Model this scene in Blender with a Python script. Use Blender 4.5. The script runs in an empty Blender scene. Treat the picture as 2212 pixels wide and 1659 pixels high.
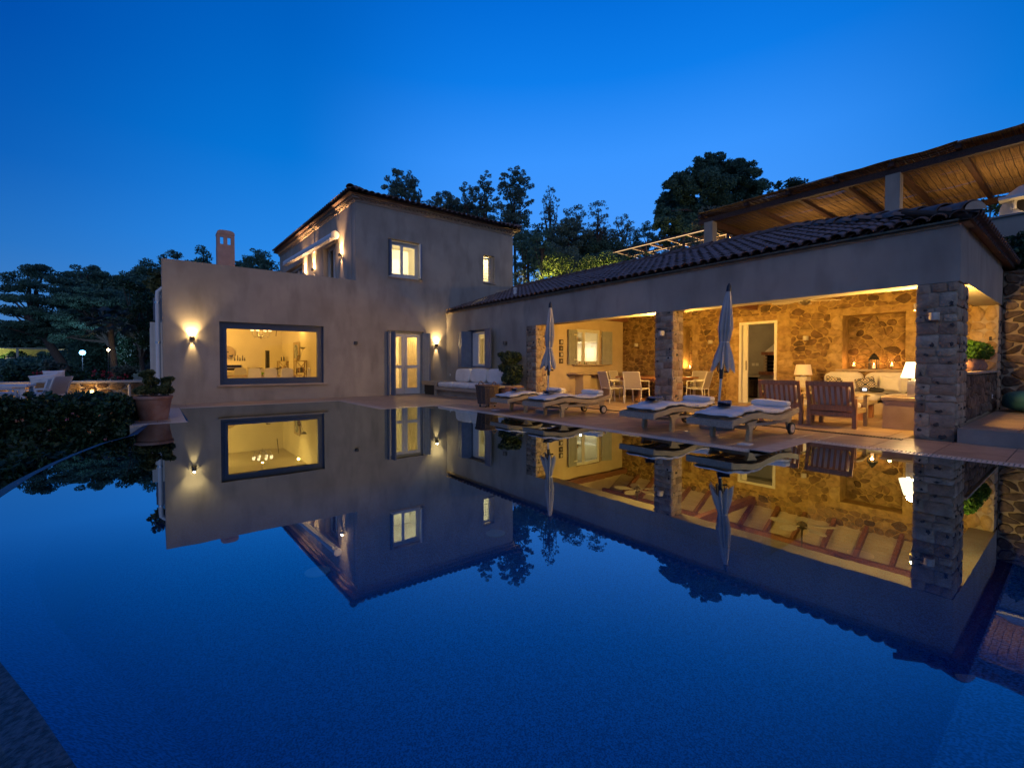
import bpy, math, random
import numpy as np
from mathutils import Vector, Matrix
random.seed(7); rng = np.random.default_rng(7)
R = random.uniform; PI = math.pi; rad = math.radians
sc = bpy.context.scene
C = bpy.data.collections.new('villa'); sc.collection.children.link(C)

# ------------------------------------------------------------------ camera, sky, light, exposure
CAMZ, YAW, PITCH, FPX, PYC = 1.1, 0.662, 0.0221, 984.5, 810.3
cd = bpy.data.cameras.new('camera'); cam = bpy.data.objects.new('camera', cd); C.objects.link(cam)
cam.location = (0, 0, CAMZ); cam.rotation_euler = (PI / 2 - PITCH, 0, -YAW)
cd.sensor_width = 36; cd.sensor_fit = 'HORIZONTAL'; cd.lens = FPX / 2212 * 36
cd.shift_y = -(829.5 - PYC) / 2212; cd.clip_start = .05; cd.clip_end = 900
sc.camera = cam
sc.view_settings.view_transform = 'Standard'; sc.view_settings.look = 'None'
sc.view_settings.exposure = 0; sc.view_settings.gamma = 1; sc.view_settings.use_curve_mapping = False

def lin(r, g, b):
    f = lambda c: (c / 255 / 12.92) if c / 255 <= .04045 else ((c / 255 + .055) / 1.055) ** 2.4
    return (f(r), f(g), f(b), 1)

W = bpy.data.worlds.new('World'); sc.world = W; W.use_nodes = True
nt = W.node_tree; nt.nodes.clear()
def N(t, kind, **kw):
    n = t.nodes.new(kind)
    for k, v in kw.items():
        if k.startswith('i_'): n.inputs[k[2:].replace('_', ' ')].default_value = v
        else: setattr(n, k, v)
    return n
def ramp(t, stops, fac):
    n = t.nodes.new('ShaderNodeValToRGB'); cr = n.color_ramp
    while len(cr.elements) < len(stops): cr.elements.new(.5)
    for e, (p, c) in zip(cr.elements, stops): e.position = p; e.color = c if len(c) == 4 else (*c, 1)
    t.links.new(fac, n.inputs[0]); return n.outputs[0]
tc = N(nt, 'ShaderNodeTexCoord'); sp = N(nt, 'ShaderNodeSeparateXYZ'); nt.links.new(tc.outputs['Generated'], sp.inputs[0])
SKY_E = [(0, lin(104, 166, 232)), (.10, lin(92, 165, 248)), (.20, lin(80, 160, 255)), (.40, lin(58, 149, 255)), (.52, lin(14, 126, 236)), (.64, lin(0, 104, 212)), (1, lin(0, 60, 145))]
SKY_R = [(0, lin(86, 142, 214)), (.10, lin(66, 142, 226)), (.22, lin(40, 136, 232)), (.38, lin(5, 118, 217)), (.55, lin(0, 98, 196)), (.7, lin(0, 82, 176)), (1, lin(0, 56, 136))]
SKY_W = [(0, lin(82, 130, 188)), (.10, lin(62, 123, 192)), (.18, lin(38, 112, 192)), (.30, lin(10, 92, 182)), (.47, lin(0, 73, 167)), (.65, lin(0, 62, 152)), (1, lin(0, 50, 130))]
hz = N(nt, 'ShaderNodeVectorMath', operation='MULTIPLY'); nt.links.new(tc.outputs['Generated'], hz.inputs[0]); hz.inputs[1].default_value = (1, 1, 0)
hn = N(nt, 'ShaderNodeVectorMath', operation='NORMALIZE'); nt.links.new(hz.outputs[0], hn.inputs[0])
dt = N(nt, 'ShaderNodeVectorMath', operation='DOT_PRODUCT'); nt.links.new(hn.outputs[0], dt.inputs[0]); dt.inputs[1].default_value = (math.sin(rad(50)), math.cos(rad(50)), 0)
res = ramp(nt, SKY_W, sp.outputs['Z'])
for stops, lo, hi in ((SKY_R, .40, .83), (SKY_E, .78, 1.0)):
    mr = N(nt, 'ShaderNodeMapRange', interpolation_type='SMOOTHSTEP'); nt.links.new(dt.outputs['Value'], mr.inputs[0]); mr.inputs[1].default_value = lo; mr.inputs[2].default_value = hi
    mx = N(nt, 'ShaderNodeMix', data_type='RGBA'); nt.links.new(mr.outputs[0], mx.inputs['Factor']); nt.links.new(res, mx.inputs['A']); nt.links.new(ramp(nt, stops, sp.outputs['Z']), mx.inputs['B']); res = mx.outputs['Result']
bgn = N(nt, 'ShaderNodeBackground'); nt.links.new(res, bgn.inputs[0]); bgn.inputs[1].default_value = 1.0
wo = N(nt, 'ShaderNodeOutputWorld'); nt.links.new(bgn.outputs[0], wo.inputs[0])

SUN = bpy.data.lights.new('afterglow', 'SUN'); SUN.energy = .36; SUN.angle = rad(60); SUN.color = (1, .90, .74)
so = bpy.data.objects.new('afterglow', SUN); C.objects.link(so)
so.rotation_euler = Vector((.45, .62, -.55)).to_track_quat('-Z', 'Y').to_euler()
try:
    sc.cycles.use_light_tree = True; sc.cycles.max_bounces = 7; sc.cycles.diffuse_bounces = 4; sc.cycles.glossy_bounces = 3
    sc.cycles.transparent_max_bounces = 16; sc.cycles.transmission_bounces = 4; sc.cycles.caustics_reflective = False; sc.cycles.caustics_refractive = False
    sc.cycles.sample_clamp_indirect = 3.0; sc.cycles.use_denoising = True; sc.cycles.use_adaptive_sampling = False
except Exception: pass

def uv3(x, y, d):
    """a world point seen at photo position x,y (2212 px wide) lying d metres ahead: used to lay out distant trees"""
    fw = Vector((math.sin(YAW) * math.cos(PITCH), math.cos(YAW) * math.cos(PITCH), -math.sin(PITCH)))
    r = Vector((math.cos(YAW), -math.sin(YAW), 0)); u = r.cross(fw)
    return Vector((0, 0, CAMZ)) + (fw + r * (x - 1106) / FPX + u * (PYC - y) / FPX) * d

# ------------------------------------------------------------------ materials
MATS = {}
def pm(name, col, col2=None, rough=.6, scale=4, bump=0, bscale=40, metal=0, rnd=None, spec=.5, detail=5, wear=None, trans=0, coord='Object', contrast=(.35, .65), dist=.02, aniso=None, mulo=.5):
    """procedural material: two colours mixed by noise, fine bump, optional per-object colour ramp (rnd)"""
    if name in MATS: return MATS[name]
    m = bpy.data.materials.new(name); m.use_nodes = True; t = m.node_tree; b = t.nodes['Principled BSDF']
    tc = N(t, 'ShaderNodeTexCoord'); mp = N(t, 'ShaderNodeMapping'); t.links.new(tc.outputs[coord], mp.inputs[0])
    if aniso: mp.inputs['Scale'].default_value = aniso
    no = N(t, 'ShaderNodeTexNoise'); no.inputs['Scale'].default_value = scale; no.inputs['Detail'].default_value = detail
    t.links.new(mp.outputs[0], no.inputs['Vector'])
    col2 = col2 or tuple(c * .72 for c in col[:3])
    if rnd:
        oi = N(t, 'ShaderNodeObjectInfo'); base = ramp(t, rnd, oi.outputs['Random'])
        mxx = N(t, 'ShaderNodeMix', data_type='RGBA', blend_type='MULTIPLY'); mxx.inputs['Factor'].default_value = 1
        g = ramp(t, [(contrast[0], (mulo, mulo * .97, mulo * .94)), (contrast[1], (1.1, 1.1, 1.1))], no.outputs['Fac'])
        t.links.new(base, mxx.inputs['A']); t.links.new(g, mxx.inputs['B']); out = mxx.outputs['Result']
    else:
        out = ramp(t, [(contrast[0], (*col2[:3], 1)), (contrast[1], (*col[:3], 1))], no.outputs['Fac'])
    if wear:
        n2 = N(t, 'ShaderNodeTexNoise'); n2.inputs['Scale'].default_value = wear[1]; n2.inputs['Detail'].default_value = 6
        m2 = N(t, 'ShaderNodeMapping'); t.links.new(tc.outputs[coord], m2.inputs[0]); m2.inputs['Scale'].default_value = wear[3] if len(wear) > 3 else (1, 1, 1)
        t.links.new(m2.outputs[0], n2.inputs['Vector'])
        f = ramp(t, [(.48, (0, 0, 0)), (.72, (wear[2],) * 3)], n2.outputs['Fac'])
        mw = N(t, 'ShaderNodeMix', data_type='RGBA'); t.links.new(f, mw.inputs['Factor']); t.links.new(out, mw.inputs['A']); mw.inputs['B'].default_value = (*wear[0], 1)
        out = mw.outputs['Result']
    t.links.new(out, b.inputs['Base Color'])
    b.inputs['Roughness'].default_value = rough; b.inputs['Metallic'].default_value = metal
    b.inputs['Specular IOR Level'].default_value = spec
    if bump:
        nb = N(t, 'ShaderNodeTexNoise'); nb.inputs['Scale'].default_value = bscale; nb.inputs['Detail'].default_value = 4; t.links.new(mp.outputs[0], nb.inputs['Vector'])
        bp = N(t, 'ShaderNodeBump'); bp.inputs['Strength'].default_value = bump; bp.inputs['Distance'].default_value = dist
        t.links.new(nb.outputs['Fac'], bp.inputs['Height']); t.links.new(bp.outputs[0], b.inputs['Normal'])
    if trans:
        tr = N(t, 'ShaderNodeBsdfTranslucent'); ms = N(t, 'ShaderNodeMixShader'); ms.inputs[0].default_value = trans
        t.links.new(out, tr.inputs[0]); t.links.new(b.outputs[0], ms.inputs[1]); t.links.new(tr.outputs[0], ms.inputs[2])
        t.links.new(ms.outputs[0], t.nodes['Material Output'].inputs[0])
    MATS[name] = m; return m
def em(name, col, s):
    if name in MATS: return MATS[name]
    m = bpy.data.materials.new(name); m.use_nodes = True; b = m.node_tree.nodes['Principled BSDF']
    b.inputs['Base Color'].default_value = (*col, 1); b.inputs['Emission Color'].default_value = (*col, 1); b.inputs['Emission Strength'].default_value = s
    MATS[name] = m; return m
def glassy(name, tint=(1, 1, 1), ior=1.45, rough=0.0, bump=0, bscale=3, fmul=1.0, gcol=(1, 1, 1), cap=1.0):
    m = bpy.data.materials.new(name); m.use_nodes = True; t = m.node_tree; t.nodes.clear()
    o = N(t, 'ShaderNodeOutputMaterial'); ms = N(t, 'ShaderNodeMixShader'); fr = N(t, 'ShaderNodeFresnel'); ge = N(t, 'ShaderNodeNewGeometry'); mi = N(t, 'ShaderNodeMapRange'); mi.inputs[3].default_value = ior; mi.inputs[4].default_value = 1 / ior; t.links.new(ge.outputs['Backfacing'], mi.inputs[0]); t.links.new(mi.outputs[0], fr.inputs['IOR'])
    tr = N(t, 'ShaderNodeBsdfTransparent'); tr.inputs[0].default_value = (*tint, 1); gl = N(t, 'ShaderNodeBsdfGlossy'); gl.inputs['Roughness'].default_value = rough; gl.inputs[0].default_value = (*gcol, 1)
    mu = N(t, 'ShaderNodeMath', operation='MULTIPLY', use_clamp=True); mu.inputs[1].default_value = fmul; t.links.new(fr.outputs[0], mu.inputs[0])
    if cap < 1: m2 = N(t, 'ShaderNodeMath', operation='SMOOTH_MIN'); m2.inputs[1].default_value = cap; m2.inputs[2].default_value = .25; t.links.new(mu.outputs[0], m2.inputs[0]); mu = m2
    t.links.new(mu.outputs[0], ms.inputs[0]); t.links.new(tr.outputs[0], ms.inputs[1]); t.links.new(gl.outputs[0], ms.inputs[2]); t.links.new(ms.outputs[0], o.inputs[0])
    if bump:
        tc = N(t, 'ShaderNodeTexCoord'); no = N(t, 'ShaderNodeTexNoise'); no.inputs['Scale'].default_value = bscale; no.inputs['Detail'].default_value = 3
        t.links.new(tc.outputs['Object'], no.inputs['Vector']); bp = N(t, 'ShaderNodeBump'); bp.inputs['Strength'].default_value = bump; bp.inputs['Distance'].default_value = .02
        t.links.new(no.outputs['Fac'], bp.inputs['Height']); t.links.new(bp.outputs[0], fr.inputs['Normal']); t.links.new(bp.outputs[0], gl.inputs['Normal'])
    MATS[name] = m; return m

STUCCO = pm('stucco', (.44, .385, .30), (.33, .29, .23), rough=.9, scale=.9, bump=.2, bscale=45, wear=((.22, .195, .155), 1.7, .55, (1.6, 1.6, .55)), contrast=(.32, .66), spec=.2, dist=.012)
PLASTER = pm('warm_plaster', (.62, .50, .34), (.50, .39, .26), rough=.85, scale=1.5, bump=.15, bscale=30, spec=.2)
ROOMW = pm('room_paint', (.72, .66, .52), (.66, .60, .47), rough=.8, scale=1, spec=.2)
ROOMWH = pm('white_room_paint', (.80, .78, .72), (.75, .72, .66), rough=.8, scale=1, spec=.2)
MORTAR = pm('mortar', (.48, .385, .26), (.36, .285, .19), rough=.95, scale=6, bump=.6, bscale=40, spec=.1)
STONE = pm('rubble_stone', (.3, .2, .1), rough=.85, scale=7, bump=.7, bscale=22, spec=.25, dist=.03, contrast=(.3, .62),
           rnd=[(0, (.09, .058, .032)), (.15, (.17, .10, .05)), (.35, (.33, .21, .085)), (.6, (.23, .145, .065)), (.85, (.40, .27, .115)), (1, (.13, .085, .045))])
QUOIN = pm('quoin_stone', (.3, .2, .1), rough=.9, scale=9, bump=.9, bscale=26, spec=.2, dist=.03, contrast=(.25, .65), mulo=.72,
           rnd=[(0, (.38, .30, .20)), (.3, (.46, .36, .24)), (.5, (.34, .22, .14)), (.7, (.50, .41, .29)), (.88, (.22, .16, .115)), (1, (.40, .30, .19))])
MORTAR_LIT = pm('lamplit_mortar', (.42, .29, .12), (.30, .20, .08), rough=.95, scale=6, bump=.7, bscale=40, spec=.1)  # mortar copy with the lamps' orange put into its colour
QUOIN_LIT = pm('lamplit_quoin', (.3, .2, .1), rough=.9, scale=7, bump=.9, bscale=24, spec=.2, dist=.035, contrast=(.28, .62), mulo=.6,
           rnd=[(0, (.38, .26, .115)), (.35, (.46, .32, .15)), (.65, (.34, .22, .10)), (1, (.50, .36, .18))])  # quoin copy, less blue so the lamplight tint sits in the colour
CHIP = pm('dark_stone', (.085, .075, .065), (.045, .04, .038), rough=.85, scale=12, bump=.6, bscale=30, spec=.3)
RSTONE = pm('retaining_stone', (.3, .2, .1), rough=.85, scale=8, bump=.7, bscale=22, spec=.25, dist=.03,
            rnd=[(0, (.10, .075, .055)), (.4, (.17, .12, .085)), (.8, (.21, .155, .11)), (1, (.12, .09, .07))])
TILE = pm('deck_tile', (.33, .24, .17), rough=.38, scale=3, bump=.12, bscale=60, spec=.5, rnd=[(0, (.36, .25, .17)), (.5, (.44, .32, .22)), (1, (.40, .29, .20))], contrast=(.2, .8))
GROUT = pm('grout', (.10, .085, .07), rough=.9, scale=20)
COPING = pm('pool_coping', (.46, .42, .35), (.36, .32, .27), rough=.45, scale=8, bump=.1, bscale=60)
GRATE = pm('grate_plastic', (.62, .56, .46), (.5, .45, .37), rough=.4, scale=20)
DARK = pm('dark_void', (.02, .018, .016), (.012, .011, .01), rough=.9)
TERRA = pm('roof_terracotta', (.3, .15, .09), rough=.75, scale=6, bump=.3, bscale=30, spec=.3, rnd=[(0, (.19, .13, .105)), (.4, (.23, .15, .115)), (.7, (.16, .12, .10)), (1, (.26, .165, .12))], wear=((.12, .10, .085), 9, .6))
TERRAJ = pm('roof_terracotta_mass', (.22, .145, .11), (.14, .105, .085), rough=.75, scale=5, bump=.3, bscale=30, spec=.3)
POTC = pm('pot_terracotta', (.36, .19, .12), (.26, .13, .085), rough=.8, scale=5, bump=.15, bscale=40, wear=((.42, .32, .26), 4, .6))
BLUEP = pm('blue_grey_paint', (.13, .17, .24), (.11, .145, .205), rough=.45, scale=6, bump=.05)
GREYP = pm('lamplit_grey_paint', (.33, .34, .34), (.29, .30, .30), rough=.45, scale=6)  # blue-grey paint copied in grey, as lamplight shows it
NAVYP = pm('navy_paint', (.035, .065, .12), (.03, .055, .10), rough=.4, scale=6)
WHITEP = pm('white_paint', (.72, .70, .64), (.66, .64, .58), rough=.45, scale=5)
TEAK = pm('aged_teak', (.50, .38, .21), (.32, .24, .14), rough=.6, scale=5, bump=.2, bscale=30, aniso=(1, 9, 9), contrast=(.3, .65))
TEAKR = pm('red_teak', (.42, .20, .09), (.27, .115, .05), rough=.45, scale=5, bump=.15, bscale=30, aniso=(8, 8, 1), contrast=(.3, .65))
TEAKB = pm('bleached_wood', (.42, .34, .24), (.30, .24, .17), rough=.65, scale=5, bump=.15, aniso=(1, 8, 8))
WOODR = pm('rafter_wood', (.26, .11, .06), (.15, .06, .035), rough=.55, scale=4, bump=.2, aniso=(1, 9, 9))
WOODD = pm('pergola_wood', (.11, .05, .03), (.055, .028, .02), rough=.7, scale=4, bump=.3, bscale=20, aniso=(1, 8, 8))
PLANK = pm('ceiling_plank', (.55, .46, .35), (.46, .38, .28), rough=.6, scale=3, aniso=(6, 1, 6))
LINEN = pm('white_linen', (.76, .72, .65), (.66, .62, .55), rough=.9, scale=3, bump=.6, bscale=9, spec=.1, dist=.03)
TOWEL = pm('blue_towel', (.17, .20, .26), (.09, .11, .16), rough=.95, scale=3, bump=.4, bscale=60, aniso=(30, 1, 1), contrast=(.45, .55))
FRINGE = pm('towel_fringe', (.38, .34, .28), (.2, .18, .16), rough=.95, scale=30, aniso=(30, 1, 1))
CANVAS = pm('parasol_canvas', (.52, .50, .46), (.42, .40, .37), rough=.85, scale=4, bump=.15, bscale=30, trans=.12)
BLACKM = pm('black_metal', (.03, .035, .04), (.02, .022, .025), rough=.4, scale=8, metal=.3)
STEEL = pm('brushed_steel', (.55, .55, .56), (.45, .45, .46), rough=.3, scale=8, metal=1)
BRONZE = pm('lamp_metal', (.16, .13, .10), (.1, .085, .07), rough=.4, scale=8, metal=.7)
RUBBER = pm('rubber', (.025, .025, .025), (.015, .015, .015), rough=.7)
WHEELC = pm('wheel_plastic', (.55, .48, .38), (.46, .40, .32), rough=.5)
WICKER = pm('grey_wicker', (.13, .09, .07), (.06, .045, .038), rough=.75, scale=40, bump=.4, bscale=120)
WICKR = pm('rim_wicker', (.17, .11, .075), (.09, .06, .045), rough=.75, scale=30, bump=.4, bscale=80)
RATTAN = pm('honey_rattan', (.42, .22, .08), (.28, .13, .045), rough=.7, scale=30, aniso=(1, 1, 4))
MESHF = pm('sling_fabric', (.56, .50, .42), (.48, .43, .36), rough=.7, scale=60, trans=.25)
LEAF_D = pm('pine_leaf', (.13, .25, .165), (.05, .11, .08), rough=.7, scale=1.1, spec=.2, trans=.15)
LEAF_E = pm('eucalyptus_leaf', (.18, .27, .19), (.08, .13, .10), rough=.6, scale=1.2, spec=.2, trans=.2)
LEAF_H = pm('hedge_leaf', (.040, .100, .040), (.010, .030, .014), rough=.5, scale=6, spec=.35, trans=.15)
LEAF_B = pm('bush_leaf', (.16, .23, .05), (.05, .09, .02), rough=.55, scale=3, spec=.3, trans=.25)
LEAF_O = pm('olive_leaf', (.13, .16, .11), (.06, .08, .055), rough=.6, scale=4, spec=.2, trans=.2)
LEAF_F = pm('ficus_leaf', (.07, .11, .055), (.02, .04, .02), rough=.4, scale=12, spec=.4, trans=.2)
LEAF_G = pm('basil_leaf', (.08, .20, .025), (.03, .09, .01), rough=.5, scale=12, spec=.3, trans=.35)
LEAF_Y = pm('pittosporum_leaf', (.16, .17, .055), (.06, .085, .03), rough=.5, scale=9, spec=.3, trans=.2)
BARK = pm('bark', (.10, .075, .055), (.05, .038, .03), rough=.95, scale=6, bump=.8, bscale=14, aniso=(4, 4, 1))
SOIL = pm('soil', (.05, .035, .025), (.03, .02, .015), rough=.95, scale=20, bump=.5)
GROUND = pm('dry_ground', (.07, .065, .04), (.035, .04, .02), rough=.95, scale=.8, bump=.5, bscale=6)
CONC = pm('concrete', (.30, .27, .22), (.22, .20, .17), rough=.85, scale=3, bump=.3, bscale=40)
MASON = pm('masonry_render', (.46, .37, .27), (.36, .28, .20), rough=.85, scale=3, bump=.2, bscale=30)
CERAM = pm('white_ceramic', (.62, .57, .46), (.48, .43, .34), rough=.4, scale=12, bump=.3, bscale=15)
REED = pm('reed', (.42, .26, .10), (.16, .095, .04), rough=.8, scale=2.5, aniso=(.5, 30, 1), contrast=(.35, .62))
BRICK = pm('fire_brick', (.30, .13, .08), (.2, .08, .05), rough=.8, scale=8)
POOLF = pm('pool_mosaic', (.06, .42, .66), (.02, .12, .22), rough=.8, scale=95, detail=2, contrast=(.40, .60))
WEIR = pm('weir_wall', (.010, .014, .018), (.004, .005, .007), rough=.6, scale=30, bump=.5, bscale=60)
LIPM = pm('wet_lip_mosaic', (.05, .08, .11), (.012, .022, .034), rough=.42, scale=45, bump=.35, bscale=90, contrast=(.4, .6))
POOLL = pm('pool_ledge_mosaic', (.20, .50, .68), (.04, .13, .21), rough=.8, scale=80, detail=3, contrast=(.40, .60))
TEAL = pm('teal_fabric', (.015, .12, .15), (.01, .08, .10), rough=.7, scale=4, bump=.2)
GREYS = pm('grey_kitchen', (.40, .38, .33), (.33, .31, .27), rough=.8, scale=2)
PANE = glassy('window_pane', (.97, .97, .95), 1.45, 0.0, 0, 3, .35)
GLASSW = glassy('candle_glass', (.95, .95, .95), 1.4, 0.0)
WATER = glassy('pool_water', (.38, .70, .86), 1.33, .004, .012, 2.5, 4.2, (.50, .62, .70))
# ------------------------------------------------------------------ geometry helpers
class MB:
    def __init__(s): s.v = []; s.f = []
    def face(s, *p):
        n = len(s.v); s.v += [tuple(q) for q in p]; s.f.append(tuple(range(n, n + len(p)))); return s
    def add(s, v, f):
        n = len(s.v); s.v += [tuple(q) for q in v]; s.f += [tuple(i + n for i in g) for g in f]; return s
    def box(s, x0, y0, z0, x1, y1, z1, M=None):
        v = [Vector(p) for p in ((x0, y0, z0), (x1, y0, z0), (x1, y1, z0), (x0, y1, z0), (x0, y0, z1), (x1, y0, z1), (x1, y1, z1), (x0, y1, z1))]
        if M: v = [M @ p for p in v]
        return s.add(v, [(0, 3, 2, 1), (4, 5, 6, 7), (0, 1, 5, 4), (1, 2, 6, 5), (2, 3, 7, 6), (3, 0, 4, 7)])
    def bar(s, p, q, w, h, up=(0, 0, 1)):
        p = Vector(p); q = Vector(q); d = (q - p).normalized(); u = Vector(up)
        if abs(d.dot(u)) > .99: u = Vector((1, 0, 0))
        r = d.cross(u).normalized(); u = r.cross(d)
        v = [a + r * w / 2 * i + u * h / 2 * j for a in (p, q) for i, j in ((-1, -1), (1, -1), (1, 1), (-1, 1))]
        return s.add(v, [(0, 3, 2, 1), (4, 5, 6, 7), (0, 1, 5, 4), (1, 2, 6, 5), (2, 3, 7, 6), (3, 0, 4, 7)])
    def tube(s, pts, rr, n=8, caps=True):
        pts = [Vector(p) for p in pts]; b = len(s.v); k = len(pts)
        if not hasattr(rr, '__len__'): rr = [rr] * k
        pu = None
        for i, p in enumerate(pts):
            d = (pts[min(i + 1, k - 1)] - pts[max(i - 1, 0)])
            d = d.normalized() if d.length > 1e-9 else Vector((0, 0, 1))
            if pu is None: pu = Vector((1, 0, 0)) if abs(d.z) > .8 else Vector((0, 0, 1))
            r = d.cross(pu)
            if r.length < 1e-6: r = d.cross(Vector((0, 1, 0)))
            r.normalize(); u = r.cross(d); pu = u
            for j in range(n):
                a = 2 * PI * j / n; s.v.append(tuple(p + (r * math.cos(a) + u * math.sin(a)) * rr[i]))
        for i in range(k - 1):
            for j in range(n): s.f.append((b + i * n + j, b + i * n + (j + 1) % n, b + (i + 1) * n + (j + 1) % n, b + (i + 1) * n + j))
        if caps: s.f.append(tuple(b + j for j in reversed(range(n)))); s.f.append(tuple(b + (k - 1) * n + j for j in range(n)))
        return s
    def lathe(s, prof, n=20, c=(0, 0, 0), mod=None):
        b = len(s.v); k = len(prof)
        for i, (r, z) in enumerate(prof):
            for j in range(n):
                a = 2 * PI * j / n; rr = r * (mod(a, z) if mod else 1)
                s.v.append((c[0] + rr * math.cos(a), c[1] + rr * math.sin(a), c[2] + z))
        for i in range(k - 1):
            for j in range(n): s.f.append((b + i * n + j, b + i * n + (j + 1) % n, b + (i + 1) * n + (j + 1) % n, b + (i + 1) * n + j))
        if prof[0][0] > 1e-5: s.f.append(tuple(b + j for j in reversed(range(n))))
        if prof[-1][0] > 1e-5: s.f.append(tuple(b + (k - 1) * n + j for j in range(n)))
        return s
    def grid(s, fn, nu, nv, closed_u=False):
        b = len(s.v)
        for i in range(nu + (0 if closed_u else 1)):
            for j in range(nv + 1): s.v.append(tuple(fn(i / nu, j / nv)))
        w = nv + 1; m = nu if closed_u else nu + 1
        for i in range(nu):
            for j in range(nv):
                a = i * w + j; c = ((i + 1) % m) * w + j; s.f.append((b + a, b + c, b + c + 1, b + a + 1))
        return s
    def cushion(s, cx, cy, cz, sx, sy, sz, M=None, n=10, e=.28, lump=.01, seed=0):
        """soft padded block: superellipsoid with slight lumps"""
        rr = random.Random(seed); ph = [rr.uniform(0, 6) for _ in range(6)]
        def f(u, v):
            a = u * 2 * PI; b2 = (v - .5) * PI
            sg = lambda t, p: math.copysign(abs(t) ** p, t)
            x = sg(math.cos(b2), e * .9) * sg(math.cos(a), e); y = sg(math.cos(b2), e * .9) * sg(math.sin(a), e); z = sg(math.sin(b2), .55)
            l = lump * (math.sin(5 * x + ph[0]) * math.sin(4 * y + ph[1]) + math.sin(7 * y + ph[2]) * .6)
            z2 = z * sz / 2 * (1 - .18 * max(abs(x), abs(y)) ** 4) + l * (1 if z > 0 else .3)
            p = Vector((x * sx / 2, y * sy / 2, z2))
            if M: p = M @ p
            return p + Vector((cx, cy, cz))
        return s.grid(f, n * 3, n, closed_u=True)
    def pillow(s, M, w, h, t, n=12, seed=0):
        """square-cornered scatter cushion: w along local y, h along local z, thickness t along local x"""
        rr = random.Random(seed); ph = [rr.uniform(0, 6) for _ in range(4)]
        for sd in (-1, 1):
            def f(u, v, sd=sd):
                a, b = 2 * u - 1, 2 * v - 1; k = max(0, (1 - a ** 4) * (1 - b ** 4)) ** .55; pin = .07 * (1 - abs(a * b)); 
                y = a * (1 - pin * (1 - abs(a)) * 0 - .07 * (1 - b * b) * abs(a)); z = b * (1 - .07 * (1 - a * a) * abs(b))
                wr = .006 * math.sin(9 * a + ph[0] + 4 * b) * k + .005 * math.sin(13 * b + ph[1]) * k
                return M @ Vector((sd * (t / 2 * k) + wr, y * w / 2, z * h / 2))
            s.grid(f, n, n)
        return s
    def mesh(s, name, mat, smooth=False):
        me = bpy.data.meshes.new(name); me.from_pydata(s.v, [], s.f)
        if mat: me.materials.append(mat)
        if smooth:
            me.polygons.foreach_set('use_smooth', [True] * len(me.polygons))
            try: me.set_sharp_from_angle(angle=rad(40))
            except Exception: pass
        me.update(); return me
    def build(s, name, mat, par=None, smooth=False, world=False):
        if world and par is not None:
            o = offs(par); s.v = [(x - o[0], y - o[1], z - o[2]) for x, y, z in s.v]
        return put(name, s.mesh(name, mat, smooth), par)
OFF = {}
def offs(o):
    t = Vector((0, 0, 0))
    while o is not None: t += Vector(o.location); o = o.parent
    return t
def put(name, me, par=None, loc=None, rot=None):
    o = bpy.data.objects.new(name, me); C.objects.link(o)
    if par is not None: o.parent = par
    if loc is not None: o.location = loc
    if rot is not None: o.rotation_euler = rot
    return o
def tag(o, label=None, cat=None, group=None, kind=None):
    if label: o['label'] = label
    if cat: o['category'] = cat
    if group: o['group'] = group
    if kind: o['kind'] = kind
    return o
def thing(name, label, cat, loc=(0, 0, 0), rz=0, group=None):
    o = bpy.data.objects.new(name, None); C.objects.link(o); o.location = loc; o.rotation_euler = (0, 0, rz); o.empty_display_size = .1
    return tag(o, label, cat, group)
def struct(o): o['kind'] = 'structure'; return o
def copy_tree(o, par=None):
    c = o.copy(); C.objects.link(c); c.parent = par
    for ch in list(o.children): copy_tree(ch, c)
    return c
def light(kind, loc, e, col, par=None, **kw):
    l = bpy.data.lights.new('lamp_light', kind); l.energy = e; l.color = col
    for k, v in kw.items():
        if k != 'aim': setattr(l, k, v)
    o = bpy.data.objects.new('lamp_light', l); C.objects.link(o)
    if par is not None: o.parent = par
    o.location = loc
    if 'aim' in kw: o.rotation_euler = Vector(kw['aim']).to_track_quat('-Z', 'Y').to_euler()
    return o
def holes(P, us, zs, hs, t0, t1):
    """wall between depth t0 and t1 with rectangular holes hs=(u0,z0,u1,z1); P(u,t,z) -> point"""
    us = sorted(set(list(us) + [h[0] for h in hs] + [h[2] for h in hs])); zs = sorted(set(list(zs) + [h[1] for h in hs] + [h[3] for h in hs]))
    us = [u for u in us if us[0] <= u <= us[-1]]
    nu, nz = len(us) - 1, len(zs) - 1
    def solid(i, j):
        if i < 0 or j < 0 or i >= nu or j >= nz: return False
        a, b = (us[i] + us[i + 1]) / 2, (zs[j] + zs[j + 1]) / 2
        return not any(h[0] < a < h[2] and h[1] < b < h[3] for h in hs)
    m = MB()
    for i in range(nu):
        for j in range(nz):
            if not solid(i, j): continue
            a, b, c, d = us[i], us[i + 1], zs[j], zs[j + 1]
            m.face(P(a, t0, c), P(b, t0, c), P(b, t0, d), P(a, t0, d)); m.face(P(b, t1, c), P(a, t1, c), P(a, t1, d), P(b, t1, d))
            if not solid(i - 1, j): m.face(P(a, t1, c), P(a, t0, c), P(a, t0, d), P(a, t1, d))
            if not solid(i + 1, j): m.face(P(b, t0, c), P(b, t1, c), P(b, t1, d), P(b, t0, d))
            if not solid(i, j - 1): m.face(P(a, t1, c), P(b, t1, c), P(b, t0, c), P(a, t0, c))
            if not solid(i, j + 1): m.face(P(a, t0, d), P(b, t0, d), P(b, t1, d), P(a, t1, d))
    return m
PY = lambda Y: (lambda u, t, z: (u, Y + t, z))      # wall facing -Y
PX = lambda X: (lambda u, t, z: (X + t, u, z))      # wall facing -X
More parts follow.
